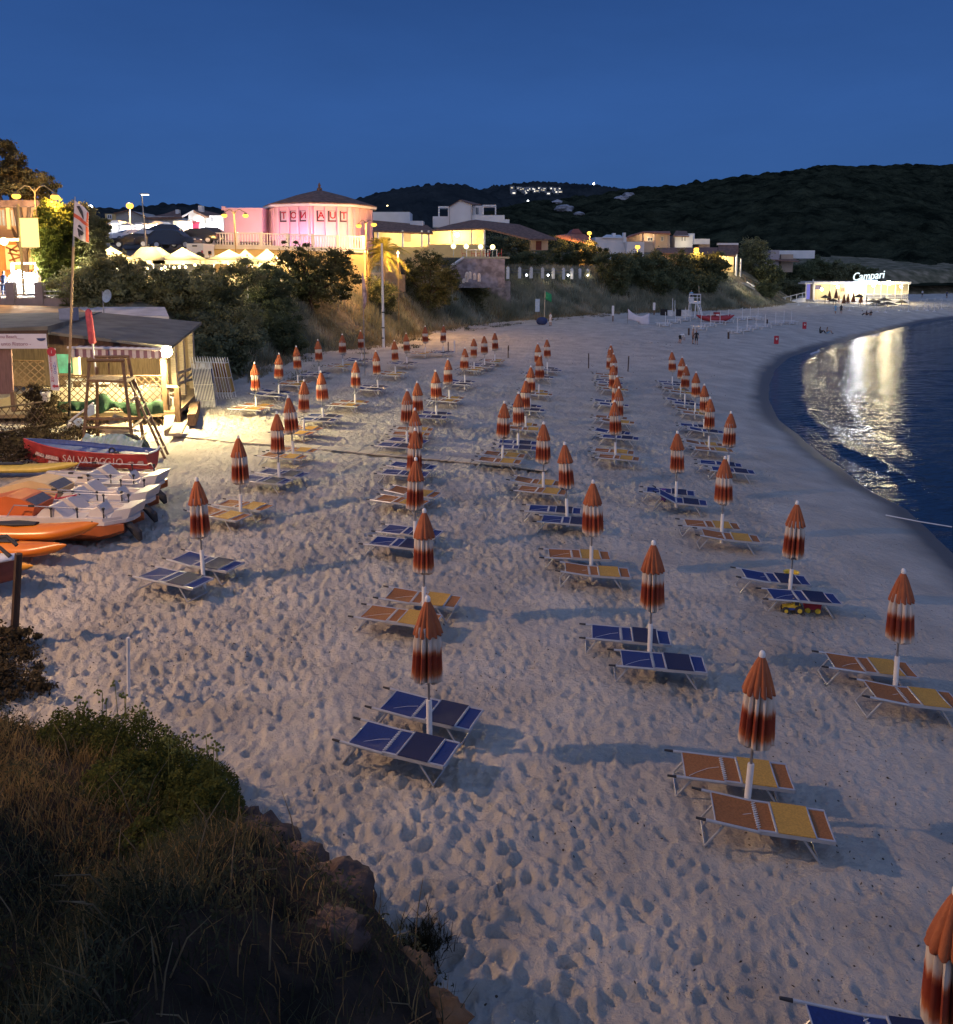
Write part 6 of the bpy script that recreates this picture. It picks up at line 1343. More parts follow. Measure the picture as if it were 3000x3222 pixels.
for x, y, e in ((1400, 380, 420), (1560, 370, 260), (1500, 480, 160), (1150, 400, 160)): lamp(at(*P('n5', x, y), Y - 1.6), e, COOL if x != 1560 else WARM, .3)
for x, y in ((1395, 360), (1560, 360), (1620, 385), (1500, 430), (1330, 285)): MB().ball(at(*P('n5', x, y), Y - .6), .26, 10, 6).build('wall_lamp', COOLE, t)
t = thing('arcade', 'white arcade of arches beside the red door panel', 'arcade'); b = MB()
for x in range(1015, 1235, 42): fbox('n5', x, 330, x + 22, 500, Y - 2, .4, '', None, None, 0, b)
b.build('columns', WALLW, t); fbox('n5', 1005, 305, 1235, 345, Y - 2.05, .5, 'beam', WALLW, t); fbox('n5', 1010, 350, 1235, 500, Y - 1.2, .2, 'rear_wall', YEL, t); lamp(at(*P('n5', 1120, 420), Y - 3), 300, WARM, .3)
def stall(lab, x0, x1, y0, y1, Y, m=WALLW, e=420, c=COOL):
    t = thing('lit_stall', lab, 'stall', (0, 0, 0), 0, 'bright stalls up the slope'); k_ = (y1 - y0)
    fprism('n5', ((x0 - 8, y0 + k_ * .25), (x0 + (x1 - x0) * .3, y0), (x0 + (x1 - x0) * .7, y0), (x1 + 8, y0 + k_ * .25)), Y, 3, 'canopy', m, t); fbox('n5', x0, y0 + k_ * .62, x1, y1, Y + .3, 1, 'counter', m, t); fbox('n5', x0, y0 + k_ * .25, x1, y0 + k_ * .62, Y + 2.6, .2, 'back_screen', m, t)
    for x in (x0, x1 - 5): fbox('n5', x, y0 + k_ * .25, x + 5, y1, Y, .1, 'leg', WHITE, t)
    MB().ball(at(*P('n5', (x0 + x1) / 2, y0 + k_ * .4), Y + .8), .22, 10, 6).build('bulb', COOLE, t); lamp(at(*P('n5', (x0 + x1) / 2, y0 + k_ * .42), Y + .4), e, c, .3)
stall('bluish white lit stall nearest the dark tree', 165, 330, 300, 470, 104); stall('white lit stall under the orange lamp', 340, 470, 340, 470, 103); stall('white lit stall beside the grey lamp pole', 480, 640, 330, 450, 104); stall('brightest white stall against the low house', 700, 900, 310, 480, 106, e=700); stall('yellow lit stall beside the grey lamp pole', 650, 710, 360, 470, 105, YEL, 300, WARM)
# ------------------------------------------------------------------ cars
TYRE = mat('tyre rubber', (.02, .02, .022), .8); RIM = mat('alloy rim', (.5, .5, .52), .3, .8); CGL = mat('car glass', (.02, .025, .03), .05)
def car(lab, zone, xc, yb, Y, rz, paint, s=1, suv=False):
    p = at(*P(zone, xc, yb), Y); t = thing('parked_car', lab, 'car', p, rz, 'cars parked on the slope'); t.scale = (s, s, s); H_ = 1.62 if suv else 1.42
    prof = [(-2.1, .3), (-2.12, .72), (-1.95, .92), (-1.0, 1.0), (-.35, H_ - .06), (.2, H_), (1.35, H_ - .04), (1.9, 1.02), (2.1, .9), (2.12, .35)]
    b = MB(); rings = []
    for y, ins, dz_ in ((-.86, .06, 0), (-.84, 0, .0), (-.70, 0, .02), (.70, 0, .02), (.84, 0, 0), (.86, .06, 0)):
        rings.append([(x * (1 - ins * .3), y * (.86 if z > 1.05 else 1), z + (dz_ if z > .5 else 0)) for x, z in prof])
    b.loft(rings); b.build('body', paint, t, True)
    for sy in (-1, 1):
        b = MB(); b.prism([(-.85, sy * .765, 1.03), (-.36, sy * .735, H_ - .16), (1.3, sy * .735, H_ - .14), (1.62, sy * .765, 1.05)], (0, sy * .02, 0)); b.build('side_window', CGL, t)
        for x in (-1.35, 1.3):
            wh = MB().tube((x, sy * .70, .33), (x, sy * .885, .33), .33, n=16).build('wheel', TYRE, t, True); MB().tube((x, sy * .88, .33), (x, sy * .90, .33), .21, n=14).build('rim', RIM, wh, True)
        MB().box((-2.06, sy * .6, .74), (.1, .36, .14)).build('headlight', mat('lamp glass', (.8, .8, .8), .1), t); MB().box((2.07, sy * .66, .82), (.1, .22, .18)).build('tail_light', REDP, t)
    b = MB(); b.prism([(-1.02, -.66, 1.05), (-.40, -.60, H_ - .1), (-.40, .60, H_ - .1), (-1.02, .66, 1.05)], (-.05, 0, .015)); b.build('windscreen', CGL, t)
BLK = mat('black car paint', (.012, .014, .02), .18, vary=.05); SIL = mat('silver car paint', (.42, .43, .45), .25, .5, vary=.05); DBL = mat('dark blue car paint', (.015, .022, .045), .18, vary=.05); WHP = mat('white car paint', (.7, .7, .72), .3, vary=.04)
car('black hatchback nose on beside the silver car', 'n5', 500, 660, 88, R(20), BLK); car('silver car with a dark side window beside the grey pole', 'n5', 640, 610, 93, R(-8), SIL); car('white estate car behind the black hatchback', 'n5', 450, 590, 96, R(40), WHP)
car('black off road car beside the flat topped tent', 'n5', 830, 655, 87, R(18), BLK, 1.05, True); car('dark blue off road car with bright headlights', 'n5', 1040, 665, 86, R(172), DBL, 1.1, True); car('dark saloon parked before the arcade', 'n5', 1290, 600, 90, R(10), BLK, 1.05); car('dark car half hidden beside the balustrade', 'n5', 1440, 600, 93, R(5), DBL, 1.0, True); car('dark car in the second line under the white stall', 'n5', 870, 520, 100, R(3), DBL)
t = thing('white_van', 'white box van parked behind the tents', 'van'); fbox('n5', 1185, 605, 1395, 735, 78, 3.2, 'body', WHP, t, .3); fbox('n5', 1185, 600, 1398, 625, 77.95, 3.3, 'roof_rim', WHITE, t); fbox('n5', 1255, 622, 1315, 640, 77.93, .1, 'vent', TYRE, t)
for x in (1230, 1355):
    p = at(*P('n5', x, 760), 78); wh = MB().tube((p.x, 77.9, p.z), (p.x, 78.2, p.z), .36, n=16).build('wheel', TYRE, t)
fbox('n5', 1195, 690, 1215, 730, 77.95, .1, 'tail_light', REDP, t); fbox('n5', 1372, 690, 1390, 730, 77.95, .1, 'tail_light', REDP, t)
t = thing('notice_board', 'small orange notice board beside the white van', 'notice board'); fbox('n5', 1462, 695, 1502, 752, 76, .1, 'board', mat('orange board', (.55, .27, .14), .7), t); b = MB(); c = at(*P('n5', 1482, 718), 75.95); b.lathe([(.14, -.02), (.14, .02)], 14, M=Matrix.Translation(c) @ Matrix.Rotation(PI / 2, 4, 'X')); b.build('disc', TYRE, t); fbox('n5', 1478, 752, 1486, 800, 76.02, .06, 'post', POLEG, t)
tag(fprism('n5', ((150, 700), (400, 560), (1460, 590), (1480, 800), (150, 830)), 96, 1, 'retaining_wall', mat('tarmac', (.10, .10, .10), .9, vary=.2, scale=1), None), 'grey retaining wall under the parked cars', 'wall')
# asphalt slope under the cars
rd = MB(); q_ = [at(*P('n5', x, y), Y) for x, y, Y in ((100, 770, 80.5), (1500, 780, 80.5), (1500, 560, 103), (100, 480, 108))]; rd.prism([tuple(v) for v in q_], (0, 0, -4)); tag(rd.build('road', mat('asphalt', (.09, .085, .08), .85, vary=.2, scale=1.2, bump=.3)), kind='structure')
# ------------------------------------------------------------------ restaurant and houses in the middle
t = thing('restaurant', 'long white restaurant with brown roof and glowing veranda', 'restaurant'); Y = 137
fbox('z3', -60, 385, 208, 470, Y + 6, 6, 'upper_block', WALLW, t); fbox('z3', 210, 450, 305, 500, Y + 5, 4, 'upper_block', WALLW, t); fpoly('z3', ((-60, 520, Y - 1), (420, 540, Y - 1), (330, 480, Y + 6), (-60, 445, Y + 6)), 'roof', TILE, t, .25)
fbox('z3', -50, 515, 410, 640, Y + 3.5, 4, 'rear_wall', YEL, t); fbox('z3', -50, 640, 430, 800, Y - 1, 8, 'base', YEL, t)
for x in (-30, 150, 290, 340): fbox('z3', x, 520, x + 12, 645, Y - .8, .3, 'column', WALLW, t)
fbox('z3', 160, 545, 215, 600, Y + 3.3, .2, 'window', HB, t)
for x, y, e in ((60, 560, 620), (240, 560, 620), (370, 580, 480)): lamp(at(*P('z3', x, y), Y + .8), e, WARM, .3)
t = thing('white_villa', 'white gabled villa with two open pergolas above a brown roof', 'villa'); Y = 146
fprism('k3', ((552, 98), (668, 28), (795, 75), (795, 240), (560, 290), (552, 290)), Y, 8, 'wall', WALLW, t); fpoly('k3', ((545, 100, Y - .3), (668, 26, Y - .3), (700, 26, Y + 8), (580, 95, Y + 8)), 'roof', TILE, t, .12); fpoly('k3', ((668, 26, Y - .3), (800, 76, Y - .3), (890, 76, Y + 8), (715, 30, Y + 8)), 'roof', TILE, t, .12)
fbox('k3', 378, 203, 552, 320, Y + .3, 6, 'parapet', WALLW, t); fbox('k3', 795, 190, 1140, 270, Y + .4, 6, 'parapet', WALLW, t); fbox('k3', 1140, 235, 1190, 275, Y + .5, 5, 'parapet', WALLW, t)
fbox('k3', 800, 90, 905, 192, Y + 2.5, 4, 'upper_room', WALLW, t); window('k3', 828, 105, 868, 188, Y + 2.5, t)
for x0, x1, yt, yb in ((436, 552, 100, 205), (905, 1050, 85, 185)):
    for x in (x0, x1 - 14): fbox('k3', x, yt, x + 14, yb, Y + .6, .25, 'pergola_post', WALLW, t)
    fbox('k3', x0, yt - 4, x1, yt + 14, Y + .55, 3, 'pergola_beam', WALLW, t)
fbox('k3', 552, 100, 559, 290, Y - .12, .12, 'drainpipe', GREYP, t); fbox('k3', 783, 90, 790, 242, Y - .12, .12, 'drainpipe', GREYP, t)
t = thing('veranda_house', 'house with a huge brown hipped roof and a glowing yellow veranda', 'house'); Y = 132
fpoly('k3', ((360, 345, Y - 1), (930, 326, Y - 1), (830, 238, Y + 7), (560, 290, Y + 7)), 'roof', TILE, t, .25); fpoly('k3', ((930, 326, Y - 1), (1400, 440, Y - 1), (1700, 440, Y + 4), (1300, 290, Y + 8), (830, 238, Y + 7)), 'roof', TILE, t, .25)
fbox('k3', 380, 345, 915, 500, Y + 2.5, 5, 'rear_wall', YEL, t); fbox('k3', 330, 500, 930, 640, Y - .5, 6, 'base', YEL, t); fbox('k3', 915, 335, 935, 500, Y - .4, 2, 'column', WALLW, t)
for x in (575, 780): fbox('k3', x, 345, x + 14, 500, Y - .4, .25, 'column', WALLW, t)
fbox('k3', 848, 425, 918, 505, Y + 2.2, .2, 'lit_window', emat('window glow', (1, .78, .22), 1.5), t)
for x, y, e in ((480, 410, 580), (630, 400, 1000), (720, 430, 480), (860, 430, 240)): lamp(at(*P('k3', x, y), Y + .4), e, (1, .78, .36), .3)
MB().ball(at(*P('k3', 635, 400), Y), .34, 12, 8).build('veranda_lamp', WARME, t)
fbox('k3', 1420, 445, 1600, 560, Y + 4, 4, 'side_wall', BEIGE, t); fbox('k3', 1470, 465, 1530, 560, Y + 3.9, .2, 'door', mat('dark red door', (.12, .03, .03), .7), t)
for i, (x, y) in enumerate(((597, 520), (733, 522), (885, 525), (1012, 528))):
    t = thing('globe_light', 'round garden globe light on a short post before the veranda', 'garden light', (0, 0, 0), 0, 'globe lights on the veranda terrace'); h = at(*P('k3', x, y), 126)
    MB().ball(h, .36, 12, 8).build('globe', emat('garden globe', (1, .80, .34), 3.5), t, True); MB().path([h - Vector((0, 0, 1.6)), h - Vector((0, 0, .25))], .05, 6).build('post', POLEG, t); lamp(h + Vector((0, -.6, .2)), 90, WARM, .2)
# stone terrace under the veranda with tables
t = thing('stone_terrace', 'stone retaining terrace with a pale coping under the veranda', 'terrace'); Y = 118
fprism('k3', ((560, 745), (710, 645), (1140, 655), (1140, 960), (640, 960)), Y, 5, 'wall', STONE, t); b = MB(); b.path([at(*P('k3', 565, 735), Y - .1), at(*P('k3', 705, 640), Y - .1)], .17, 4); b.build('coping', WALLW, t); fbox('k3', 700, 630, 1190, 650, Y - .05, 6, 'paving', mat('lit terrace paving', (.42, .40, .28), .9), t)
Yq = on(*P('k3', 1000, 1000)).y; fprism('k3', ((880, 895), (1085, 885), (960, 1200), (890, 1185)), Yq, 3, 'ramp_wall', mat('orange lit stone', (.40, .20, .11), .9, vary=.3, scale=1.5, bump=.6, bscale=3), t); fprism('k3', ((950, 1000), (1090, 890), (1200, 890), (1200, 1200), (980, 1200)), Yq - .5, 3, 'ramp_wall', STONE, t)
for i, (x, lab) in enumerate(((785, 'white terrace table with red chairs nearest the sloping coping'), (885, 'white terrace table in the middle of the three'), (1010, 'white terrace table standing apart'))):
    c = at(*P('k3', x, 632), 119.5); t = thing('terrace_table', lab, 'table', (c.x, 119.5, c.z), 0, 'terrace tables'); MB().box((0, 0, .92), (1.3, .9, .06)).build('table_top', WHITE, t)
    for sx_ in (-.6, .6): MB().box((sx_, 0, .45), (.08, .5, .9)).build('leg', WHITE, t)
    for sx_ in (-1.0, 1.0):
        t2 = thing('terrace_chair', ['red terrace chair at the table by the coping', 'red terrace chair at the middle table', 'red terrace chair at the table standing apart'][i], 'chair', (c.x + sx_, 119.5, c.z), 0, f'red chairs at the {ORD[i]} table'); MB().box((0, 0, .47), (.5, .5, .05)).build('seat', REDP, t2); MB().box((sx_ * .24, 0, .75), (.05, .5, .55)).build('backrest', REDP, t2)
        for a in (-.2, .2): MB().box((a, 0, .22), (.05, .45, .44)).build('leg', REDP, t2)
    lamp((c.x, 118.6, c.z + 1.9), 70, WARM, .2)
for i, (x, y, h_) in enumerate(((740, 790, 90), (772, 785, 80), (735, 810, 90), (822, 805, 70), (870, 805, 90), (708, 860, 50))):
    p = at(*P('k3', x, y + h_), 113); q_ = at(*P('k3', x, y), 113); tag(MB().lathe([(.22, 0), (.22, q_.z - p.z - .25), (.16, q_.z - p.z - .1), (.05, q_.z - p.z)], 10, p).build('bollard', mat('lit white bollard', (.72, .60, .50), .7)), 'short white bollard on the stone path below the terrace', 'bollard', 'white bollards below the terrace')
lamp(at(*P('k3', 800, 830), 76.8), 70, (1, .62, .35), .2); lamp(at(*P('k3', 960, 930), 74.5), 60, (1, .5, .25), .2)
# white post fence with small lights
t = thing('post_fence', 'row of white fence posts joined by dark cables above the reeds', 'fence'); FP = [(905, 762, 838), (1040, 745, 842), (1173, 745, 838), (1298, 748, 832), (1421, 748, 832), (1540, 752, 832), (1654, 757, 838), (1763, 757, 845), (1850, 760, 842), (1935, 762, 845), (2020, 765, 848)]
for i, (x, y0, y1) in enumerate(FP):
    Y = 126 + i * 2.7; p, q_ = at(*P('k3', x, y1), Y), at(*P('k3', x, y0), Y); MB().box((p.x, Y, (p.z + q_.z) / 2 - .2), (.46, .46, q_.z - p.z + .4)).build('post', WALLW, t); MB().lathe([(.2, 0), (.03, .16)], 4, (p.x, Y, q_.z)).build('post_cap', WALLW, t)
for f in (.25, .6):
    b = MB(); b.path([at(*P('k3', x, y0 + (y1 - y0) * f), 126 + i * 2.7) for i, (x, y0, y1) in enumerate(FP)], .035, 5); b.build('cable', GREYP, t)
for i, (x, y) in enumerate(((1372, 826), (1600, 826), (1812, 827), (2020, 830), (2185, 832))):
    h = at(*P('k3', x, y), 137 + i * 5); tag(MB().ball(h, .16, 8, 6).build('path_light', COOLE), 'small round white path light along the post fence', 'path light', 'path lights along the fence'); lamp(h + Vector((0, -.4, .1)), 25, WARM, .1)
# ------------------------------------------------------------------ houses on the right-hand slope
t = thing('terracotta_house', 'low house with a pinkish terracotta roof and yellow lit wall', 'house'); Y = 166
fpoly('k2', ((90, 85, Y), (270, 130, Y), (360, 125, Y + 4), (290, 75, Y + 9), (190, 70, Y + 9)), 'roof', TERR, t, .25); fbox('k2', 250, 128, 362, 175, Y + .8, 6, 'wall', YEL, t, 3); fprism('k2', ((190, 72), (215, 42), (250, 40), (275, 72)), Y + 8, 6, 'rear_roof', mat('old rose tiles', (.20, .09, .10), .9), t)
t = thing('chimney_house', 'white flat house with two chimneys behind the orange lamp', 'house'); Y = 190; fbox('k2', 355, 95, 560, 150, Y, 8, 'wall', WALLW, t, 3); fbox('k2', 470, 68, 490, 100, Y + 2, 1.5, 'chimney', WALLW, t); fbox('k2', 538, 65, 556, 130, Y - .3, 1.5, 'chimney', WALLW, t); fbox('k2', 560, 125, 675, 160, Y - 2, 3, 'garden_wall', WALLW, t, 2); fpoly('k2', ((400, 95, Y - .4), (540, 98, Y - .4), (520, 80, Y + 7), (430, 78, Y + 7)), 'roof', WALLW, t)
t = thing('balcony_house', 'beige house with open balconies and a low pitched roof', 'house'); Y = 195
fprism('k2', ((560, 95), (665, 65), (840, 70), (840, 165), (560, 165)), Y + 2.5, 7, 'wall', BEIGE, t); fpoly('k2', ((552, 98, Y - .5), (665, 60, Y - .5), (670, 56, Y + 8), (580, 80, Y + 8)), 'roof', TERR, t, .3); fpoly('k2', ((665, 60, Y - .5), (845, 70, Y - .5), (840, 55, Y + 8), (670, 56, Y + 8)), 'roof', TERR, t, .3)
for x in (662, 738, 828): fbox('k2', x, 70, x + 10, 160, Y, .6, 'column', BEIGE, t)
fbox('k2', 560, 120, 740, 162, Y + .2, .4, 'balcony_wall', BEIGE, t, 1); window('k2', 695, 95, 730, 120, Y + 2.45, t); window('k2', 782, 90, 800, 120, Y + 2.45, t); lamp(at(*P('k2', 700, 90), Y + .6), 250, WARM, .3)
t = thing('white_block_house', 'white two part house with narrow windows beside the balconies', 'house'); Y = 198
fbox('k2', 872, 82, 990, 160, Y, 7, 'wall', WALLW, t, 2); fbox('k2', 960, 70, 1002, 110, Y + 2, 5, 'stair_tower', WALLW, t); fbox('k2', 990, 105, 1100, 140, Y + .5, 6, 'wing', WALLW, t); fbox('k2', 1030, 140, 1100, 160, Y + 1.5, 5, 'lower_wing', BEIGE, t, 3); fpoly('k2', ((860, 85, Y - .5), (965, 88, Y - .5), (950, 55, Y + 6), (880, 52, Y + 6)), 'roof', TILE, t, .2)
window('k2', 915, 90, 925, 120, Y, t); window('k2', 932, 90, 944, 120, Y, t); lamp(at(*P('k2', 940, 140), Y - 2), 120, WARM, .3)
t = thing('long_roof_house', 'long low house with a dull brown roof below the white houses', 'house'); Y = 179; fpoly('k2', ((720, 195, Y), (1150, 205, Y), (1150, 160, Y + 9), (760, 162, Y + 9)), 'roof', TILE, t, .3); fbox('k2', 790, 200, 925, 240, Y + 1, 5, 'wall', BEIGE, t, 3)
t = thing('porch_house', 'lamplit porch house with a single white column above the stairs', 'house'); Y = 186; fpoly('k2', ((1150, 205, Y - .5), (1262, 212, Y - .5), (1285, 185, Y + 1), (1285, 140, Y + 8), (1155, 145, Y + 8)), 'roof', TILE, t, .3); fbox('k2', 1152, 132, 1285, 145, Y + 7, 1, 'ridge_wall', WALLW, t); fbox('k2', 1120, 212, 1255, 300, Y + 3, 4, 'wall', YEL, t, 4); fbox('k2', 1266, 205, 1280, 320, Y - .2, .5, 'column', WALLW, t, 2); fbox('k2', 1296, 235, 1306, 320, Y + 1, .4, 'column', WALLW, t, 2); lamp(at(*P('k2', 1190, 230), Y + .8), 1400, WARM, .3)
lamp(at(*P('k2', 1200, 330), Y - 3), 380, (1, .85, .5), .2)
t = thing('hillside_house', 'pale flat house far behind the stairs', 'house'); Y = 214; fbox('k2', 1490, 178, 1550, 250, Y, 6, 'wall', mat('rose render', (.42, .36, .37), .85), t, 3); fbox('k2', 1545, 180, 1780, 205, Y + 3, 6, 'upper_wall', WALLW, t, 1); fpoly('k2', ((1490, 240, Y - 1), (1680, 250, Y - 1), (1640, 225, Y + 5), (1500, 222, Y + 5)), 'roof', TILE, t, .25); fbox('k2', 1560, 205, 1640, 240, Y + 2, 3, 'lower_wall', BEIGE, t, 3)
for i, (x, y, Y) in enumerate(((630, 342, 420), (800, 180, 330))):
    pass
# far village on the hill and single far lights
from mathutils.bvhtree import BVHTree
HB_ = []
for X, Y_, Z in HILLS:
    h_, w_ = X.shape; ii = np.arange(h_ * w_).reshape(h_, w_); HB_.append(BVHTree.FromPolygons(np.stack([X, Y_, Z], -1).reshape(-1, 3).tolist(), np.stack([ii[:-1, :-1], ii[:-1, 1:], ii[1:, 1:], ii[1:, :-1]], -1).reshape(-1, 4).tolist()))
def on_hill(u, v):
    d = ray(u, v).normalized(); hits = [h for h in (t_.ray_cast(CAM, d) for t_ in HB_) if h[0] is not None]
    return min(hits, key=lambda h: h[3])[0] if hits else at(u, v, 900)
rv = random.Random(3); VW = mat('village wall', (.25, .25, .25), .9)
for i in range(38):
    zx = rv.uniform(945, 1325); zy = 215 + (zx - 945) * .02 + rv.uniform(0, 45) * (1 if zx < 1250 else .6); Y = 880 + (262 - zy) * 5
    p = on_hill(*P('z3', zx, zy)); Y = p.y - 3; b = MB(); w_ = rv.uniform(4, 8); h_ = rv.uniform(2.5, 4.5); b.box((p.x, Y + 3, p.z + h_ / 2 - 1.5), (w_, 6, h_ + 3)); b.k = 1; b.box((p.x + rv.uniform(-1, 1), Y - .1, p.z + h_ * .35), (w_ * rv.uniform(.25, .6), .3, h_ * rv.uniform(.25, .5)))
    tag(b.build('village_house', [VW, emat('village glow', (1, .93, .8), 1.6) if i % 3 else emat('village glow dim', (1, .85, .6), .8)]), 'tiny lit house of the village high on the far hill', 'house', 'houses of the far hill village')
for x, y, lab in ((1548, 177, 'single white beacon light on the far ridge'), (1070, 306, 'single light below the far village'), (45, 343, 'lone lit house on the dark slope above the white block')):
    p = on_hill(*P('z3', x, y + (3 if x == 1548 else 0))); Y = p.y; b = MB(); r_ = .0011 * Y; b.ball(p, r_, 8, 6); tag(b.build('far_light', COOLE if x != 45 else WARME), lab, 'light')
# pale rock outcrops on the hillside
for i, (x, y, r_, Y, lab) in enumerate(((1330, 370, 90, 330, 'broad pale rock outcrop on the dark hillside'), (1280, 320, 55, 350, 'pale rock outcrop nearest the far village'), (1440, 400, 45, 320, 'small pale rock on the slope above the terracotta roof'), (1750, 290, 70, 400, 'high pale rock outcrop on the hillside'), (1800, 265, 60, 410, 'highest pale rock outcrop near the ridge'))):
    c = on_hill(*P('z3', x, y)); rock('rock_outcrop', lab, c, r_ * .2667 * mpp(c.y) * .8, RK, 500 + i, 'rock outcrops on the hillside', .45)
# ------------------------------------------------------------------ people
SKIN = mat('skin', (.42, .24, .16), .6, vary=.08); HAIR = mat('dark hair', (.02, .015, .012), .6); CLO = {'white': mat('white cotton', (.72, .72, .72), .85), 'black': mat('black cotton', (.018, .018, .02), .85), 'navy': mat('navy cotton', (.03, .05, .14), .85), 'blue': mat('light blue cotton', (.22, .42, .60), .85), 'red': mat('red cotton', (.45, .05, .05), .85), 'tan': mat('tan cotton', (.36, .25, .16), .85)}
POSES = {
 'stand': dict(pel=(0, 0, .93), che=(0, .01, 1.24), nec=(0, 0, 1.47), hea=(0, -.03, 1.60), top=(0, -.02, 1.70), sh=.18, el=((-.25, .02, 1.14), (.25, .02, 1.14)), ha=((-.27, -.06, .86), (.27, -.06, .86)), kn=((-.10, -.03, .5), (.11, .02, .5)), an=((-.11, .02, .07), (.13, .06, .07))),
 'walk': dict(pel=(0, 0, .92), che=(0, -.02, 1.24), nec=(0, -.03, 1.46), hea=(0, -.07, 1.59), top=(0, -.06, 1.69), sh=.18, el=((-.25, .12, 1.14), (.25, -.1, 1.14)), ha=((-.25, .02, .90), (.25, -.28, .92)), kn=((-.10, -.2, .52), (.10, .08, .5)), an=((-.10, -.24, .07), (.10, .36, .12))),
 'bend': dict(pel=(0, .12, .86), che=(0, -.2, 1.02), nec=(0, -.42, 1.0), hea=(0, -.52, .93), top=(0, -.58, .86), sh=.18, el=((-.2, -.42, .72), (.2, -.42, .72)), ha=((-.14, -.45, .44), (.14, -.45, .44)), kn=((-.13, .02, .47), (.13, .02, .47)), an=((-.14, .14, .07), (.14, .14, .07))),
 'sit': dict(pel=(0, .1, .14), che=(0, .2, .46), nec=(0, .14, .68), hea=(0, .10, .81), top=(0, .11, .91), sh=.18, el=((-.26, .16, .42), (.26, .16, .42)), ha=((-.2, -.16, .40), (.2, -.16, .40)), kn=((-.14, -.32, .44), (.14, -.32, .44)), an=((-.13, -.52, .07), (.13, -.52, .07))),
}
def person(lab, p, rz, pose, shirt, trousers, h=1.72, long_sleeve=False, shoes='black', grp=None):
    D = POSES[pose]; V = []; E = []; rad = []
    def v(c, r_): V.append(Vector(c)); rad.append(r_); return len(V) - 1
    pe = v(D['pel'], .145); wa = v((Vector(D['pel']) + Vector(D['che'])) / 2, .13); ch = v(D['che'], .155); ne = v(D['nec'], .062); hd = v(D['hea'], .10); tp = v(D['top'], .085)
    E += [(pe, wa), (wa, ch), (ch, ne), (ne, hd), (hd, tp)]; sd_up = (Vector(D['nec']) - Vector(D['che'])).normalized()
    for i, s in enumerate((-1, 1)):
        shv = v(Vector(D['che']) * .25 + Vector(D['nec']) * .75 + Vector((s * D['sh'], 0, -.04)), .065); el = v(D['el'][i], .047); ha = v(D['ha'][i], .034); hb = v(Vector(D['ha'][i]) + (Vector(D['ha'][i]) - Vector(D['el'][i])).normalized() * .15, .03)
        E += [(ch, shv), (shv, el), (el, ha), (ha, hb)]
        hp = v(Vector(D['pel']) + Vector((s * .10, 0, -.06)), .10); kn = v(D['kn'][i], .068); an = v(D['an'][i], .045); to = v(Vector(D['an'][i]) + Vector((s * .03, -.17, -.03)), .035); E += [(pe, hp), (hp, kn), (kn, an), (an, to)]
    me = bpy.data.meshes.new('body'); me.from_pydata(V, E, []); o = bpy.data.objects.new('person', me); col.objects.link(o)
    sk = o.modifiers.new('skin', 'SKIN'); o.modifiers.new('sub', 'SUBSURF').levels = 1; o.modifiers['sub'].render_levels = 1
    for i, r_ in enumerate(rad): o.data.skin_vertices[0].data[i].radius = (r_, r_ * (.8 if i in (1, 2) else 1))
    o.data.skin_vertices[0].data[0].use_root = True
    dg = bpy.context.evaluated_depsgraph_get(); m2 = bpy.data.meshes.new_from_object(o.evaluated_get(dg)); bpy.data.objects.remove(o)
    for m in (SKIN, CLO[shirt] if shirt else SKIN, CLO[trousers], HAIR, CLO[shoes]): m2.materials.append(m)
    segs = [(a, b) for a, b in E]
    for f in m2.polygons:
        c = f.center; best = min(range(len(segs)), key=lambda k: (c - (V[segs[k][0]] + (V[segs[k][1]] - V[segs[k][0]]) * max(0, min(1, (c - V[segs[k][0]]).dot(V[segs[k][1]] - V[segs[k][0]]) / max(1e-6, (V[segs[k][1]] - V[segs[k][0]]).length_squared))))).length); a, b = segs[best]
        if b in (hd, tp): k = 3 if (c - V[hd]).dot(V[tp] - V[hd]) > .03 or c.y > V[hd].y + .03 else 0
        elif best in (0, 1): k = 1 if (c - V[pe]).dot(V[ch] - V[pe]) > .02 else 2
        elif best == 2 or best in (5, 13): k = 1
        elif best in (6, 14): k = 1
        elif best in (7, 8, 15, 16): k = 1 if long_sleeve and best in (7, 15) else 0
        elif best in (9, 17, 10, 18): k = 2
        elif best in (11, 19): k = 2 if long_sleeve else 0
        elif best in (12, 20): k = 4
        else: k = 1
        f.material_index = k; f.use_smooth = True
    o = bpy.data.objects.new('person', m2); col.objects.link(o); o.location = p; o.rotation_euler = (0, 0, rz); o.scale = (h / 1.72,) * 3; return tag(o, lab, 'person', grp)
def bd(zone, x, y): return onbeach(*P(zone, x, y))
person('person in a white shirt and black shorts bending over the sand', bd('n3', 262, 656), R(115), 'bend', 'white', 'black'); person('bare chested person in black shorts standing on the sand', bd('n3', 372, 662), R(60), 'stand', None, 'black'); person('child in dark clothes standing beside the bare chested person', bd('n3', 402, 668), R(-20), 'stand', 'black', 'black', 1.6)
person('person in light blue with a dark backpack walking to the kiosk', bd('n3', 1650, 390), R(170), 'walk', 'blue', 'blue'); person('person in black leaning forward while walking to the kiosk', bd('n3', 1700, 392), R(150), 'walk', 'black', 'black')
person('person in black sitting on the sand facing the water', bd('n3', 1522, 566), R(80), 'sit', 'black', 'black', 1.75, True); person('person in a pale shirt sitting close to the one in black', bd('n3', 1585, 568), R(60), 'sit', 'tan', 'blue')
person('person in white standing beside the dark bags at the dune', bd('z3', 1232, 1215), R(-60), 'stand', 'white', 'white', 1.75); person('person in black lying low in the group before the kiosk', bd('k1', 890, 612), R(40), 'sit', 'black', 'black'); person('person in dark clothes sitting at the edge of the group before the kiosk', bd('k1', 930, 612), R(-30), 'sit', 'black', 'tan'); person('person in white sitting in the group before the kiosk', bd('k1', 840, 612), R(80), 'sit', 'white', 'black')
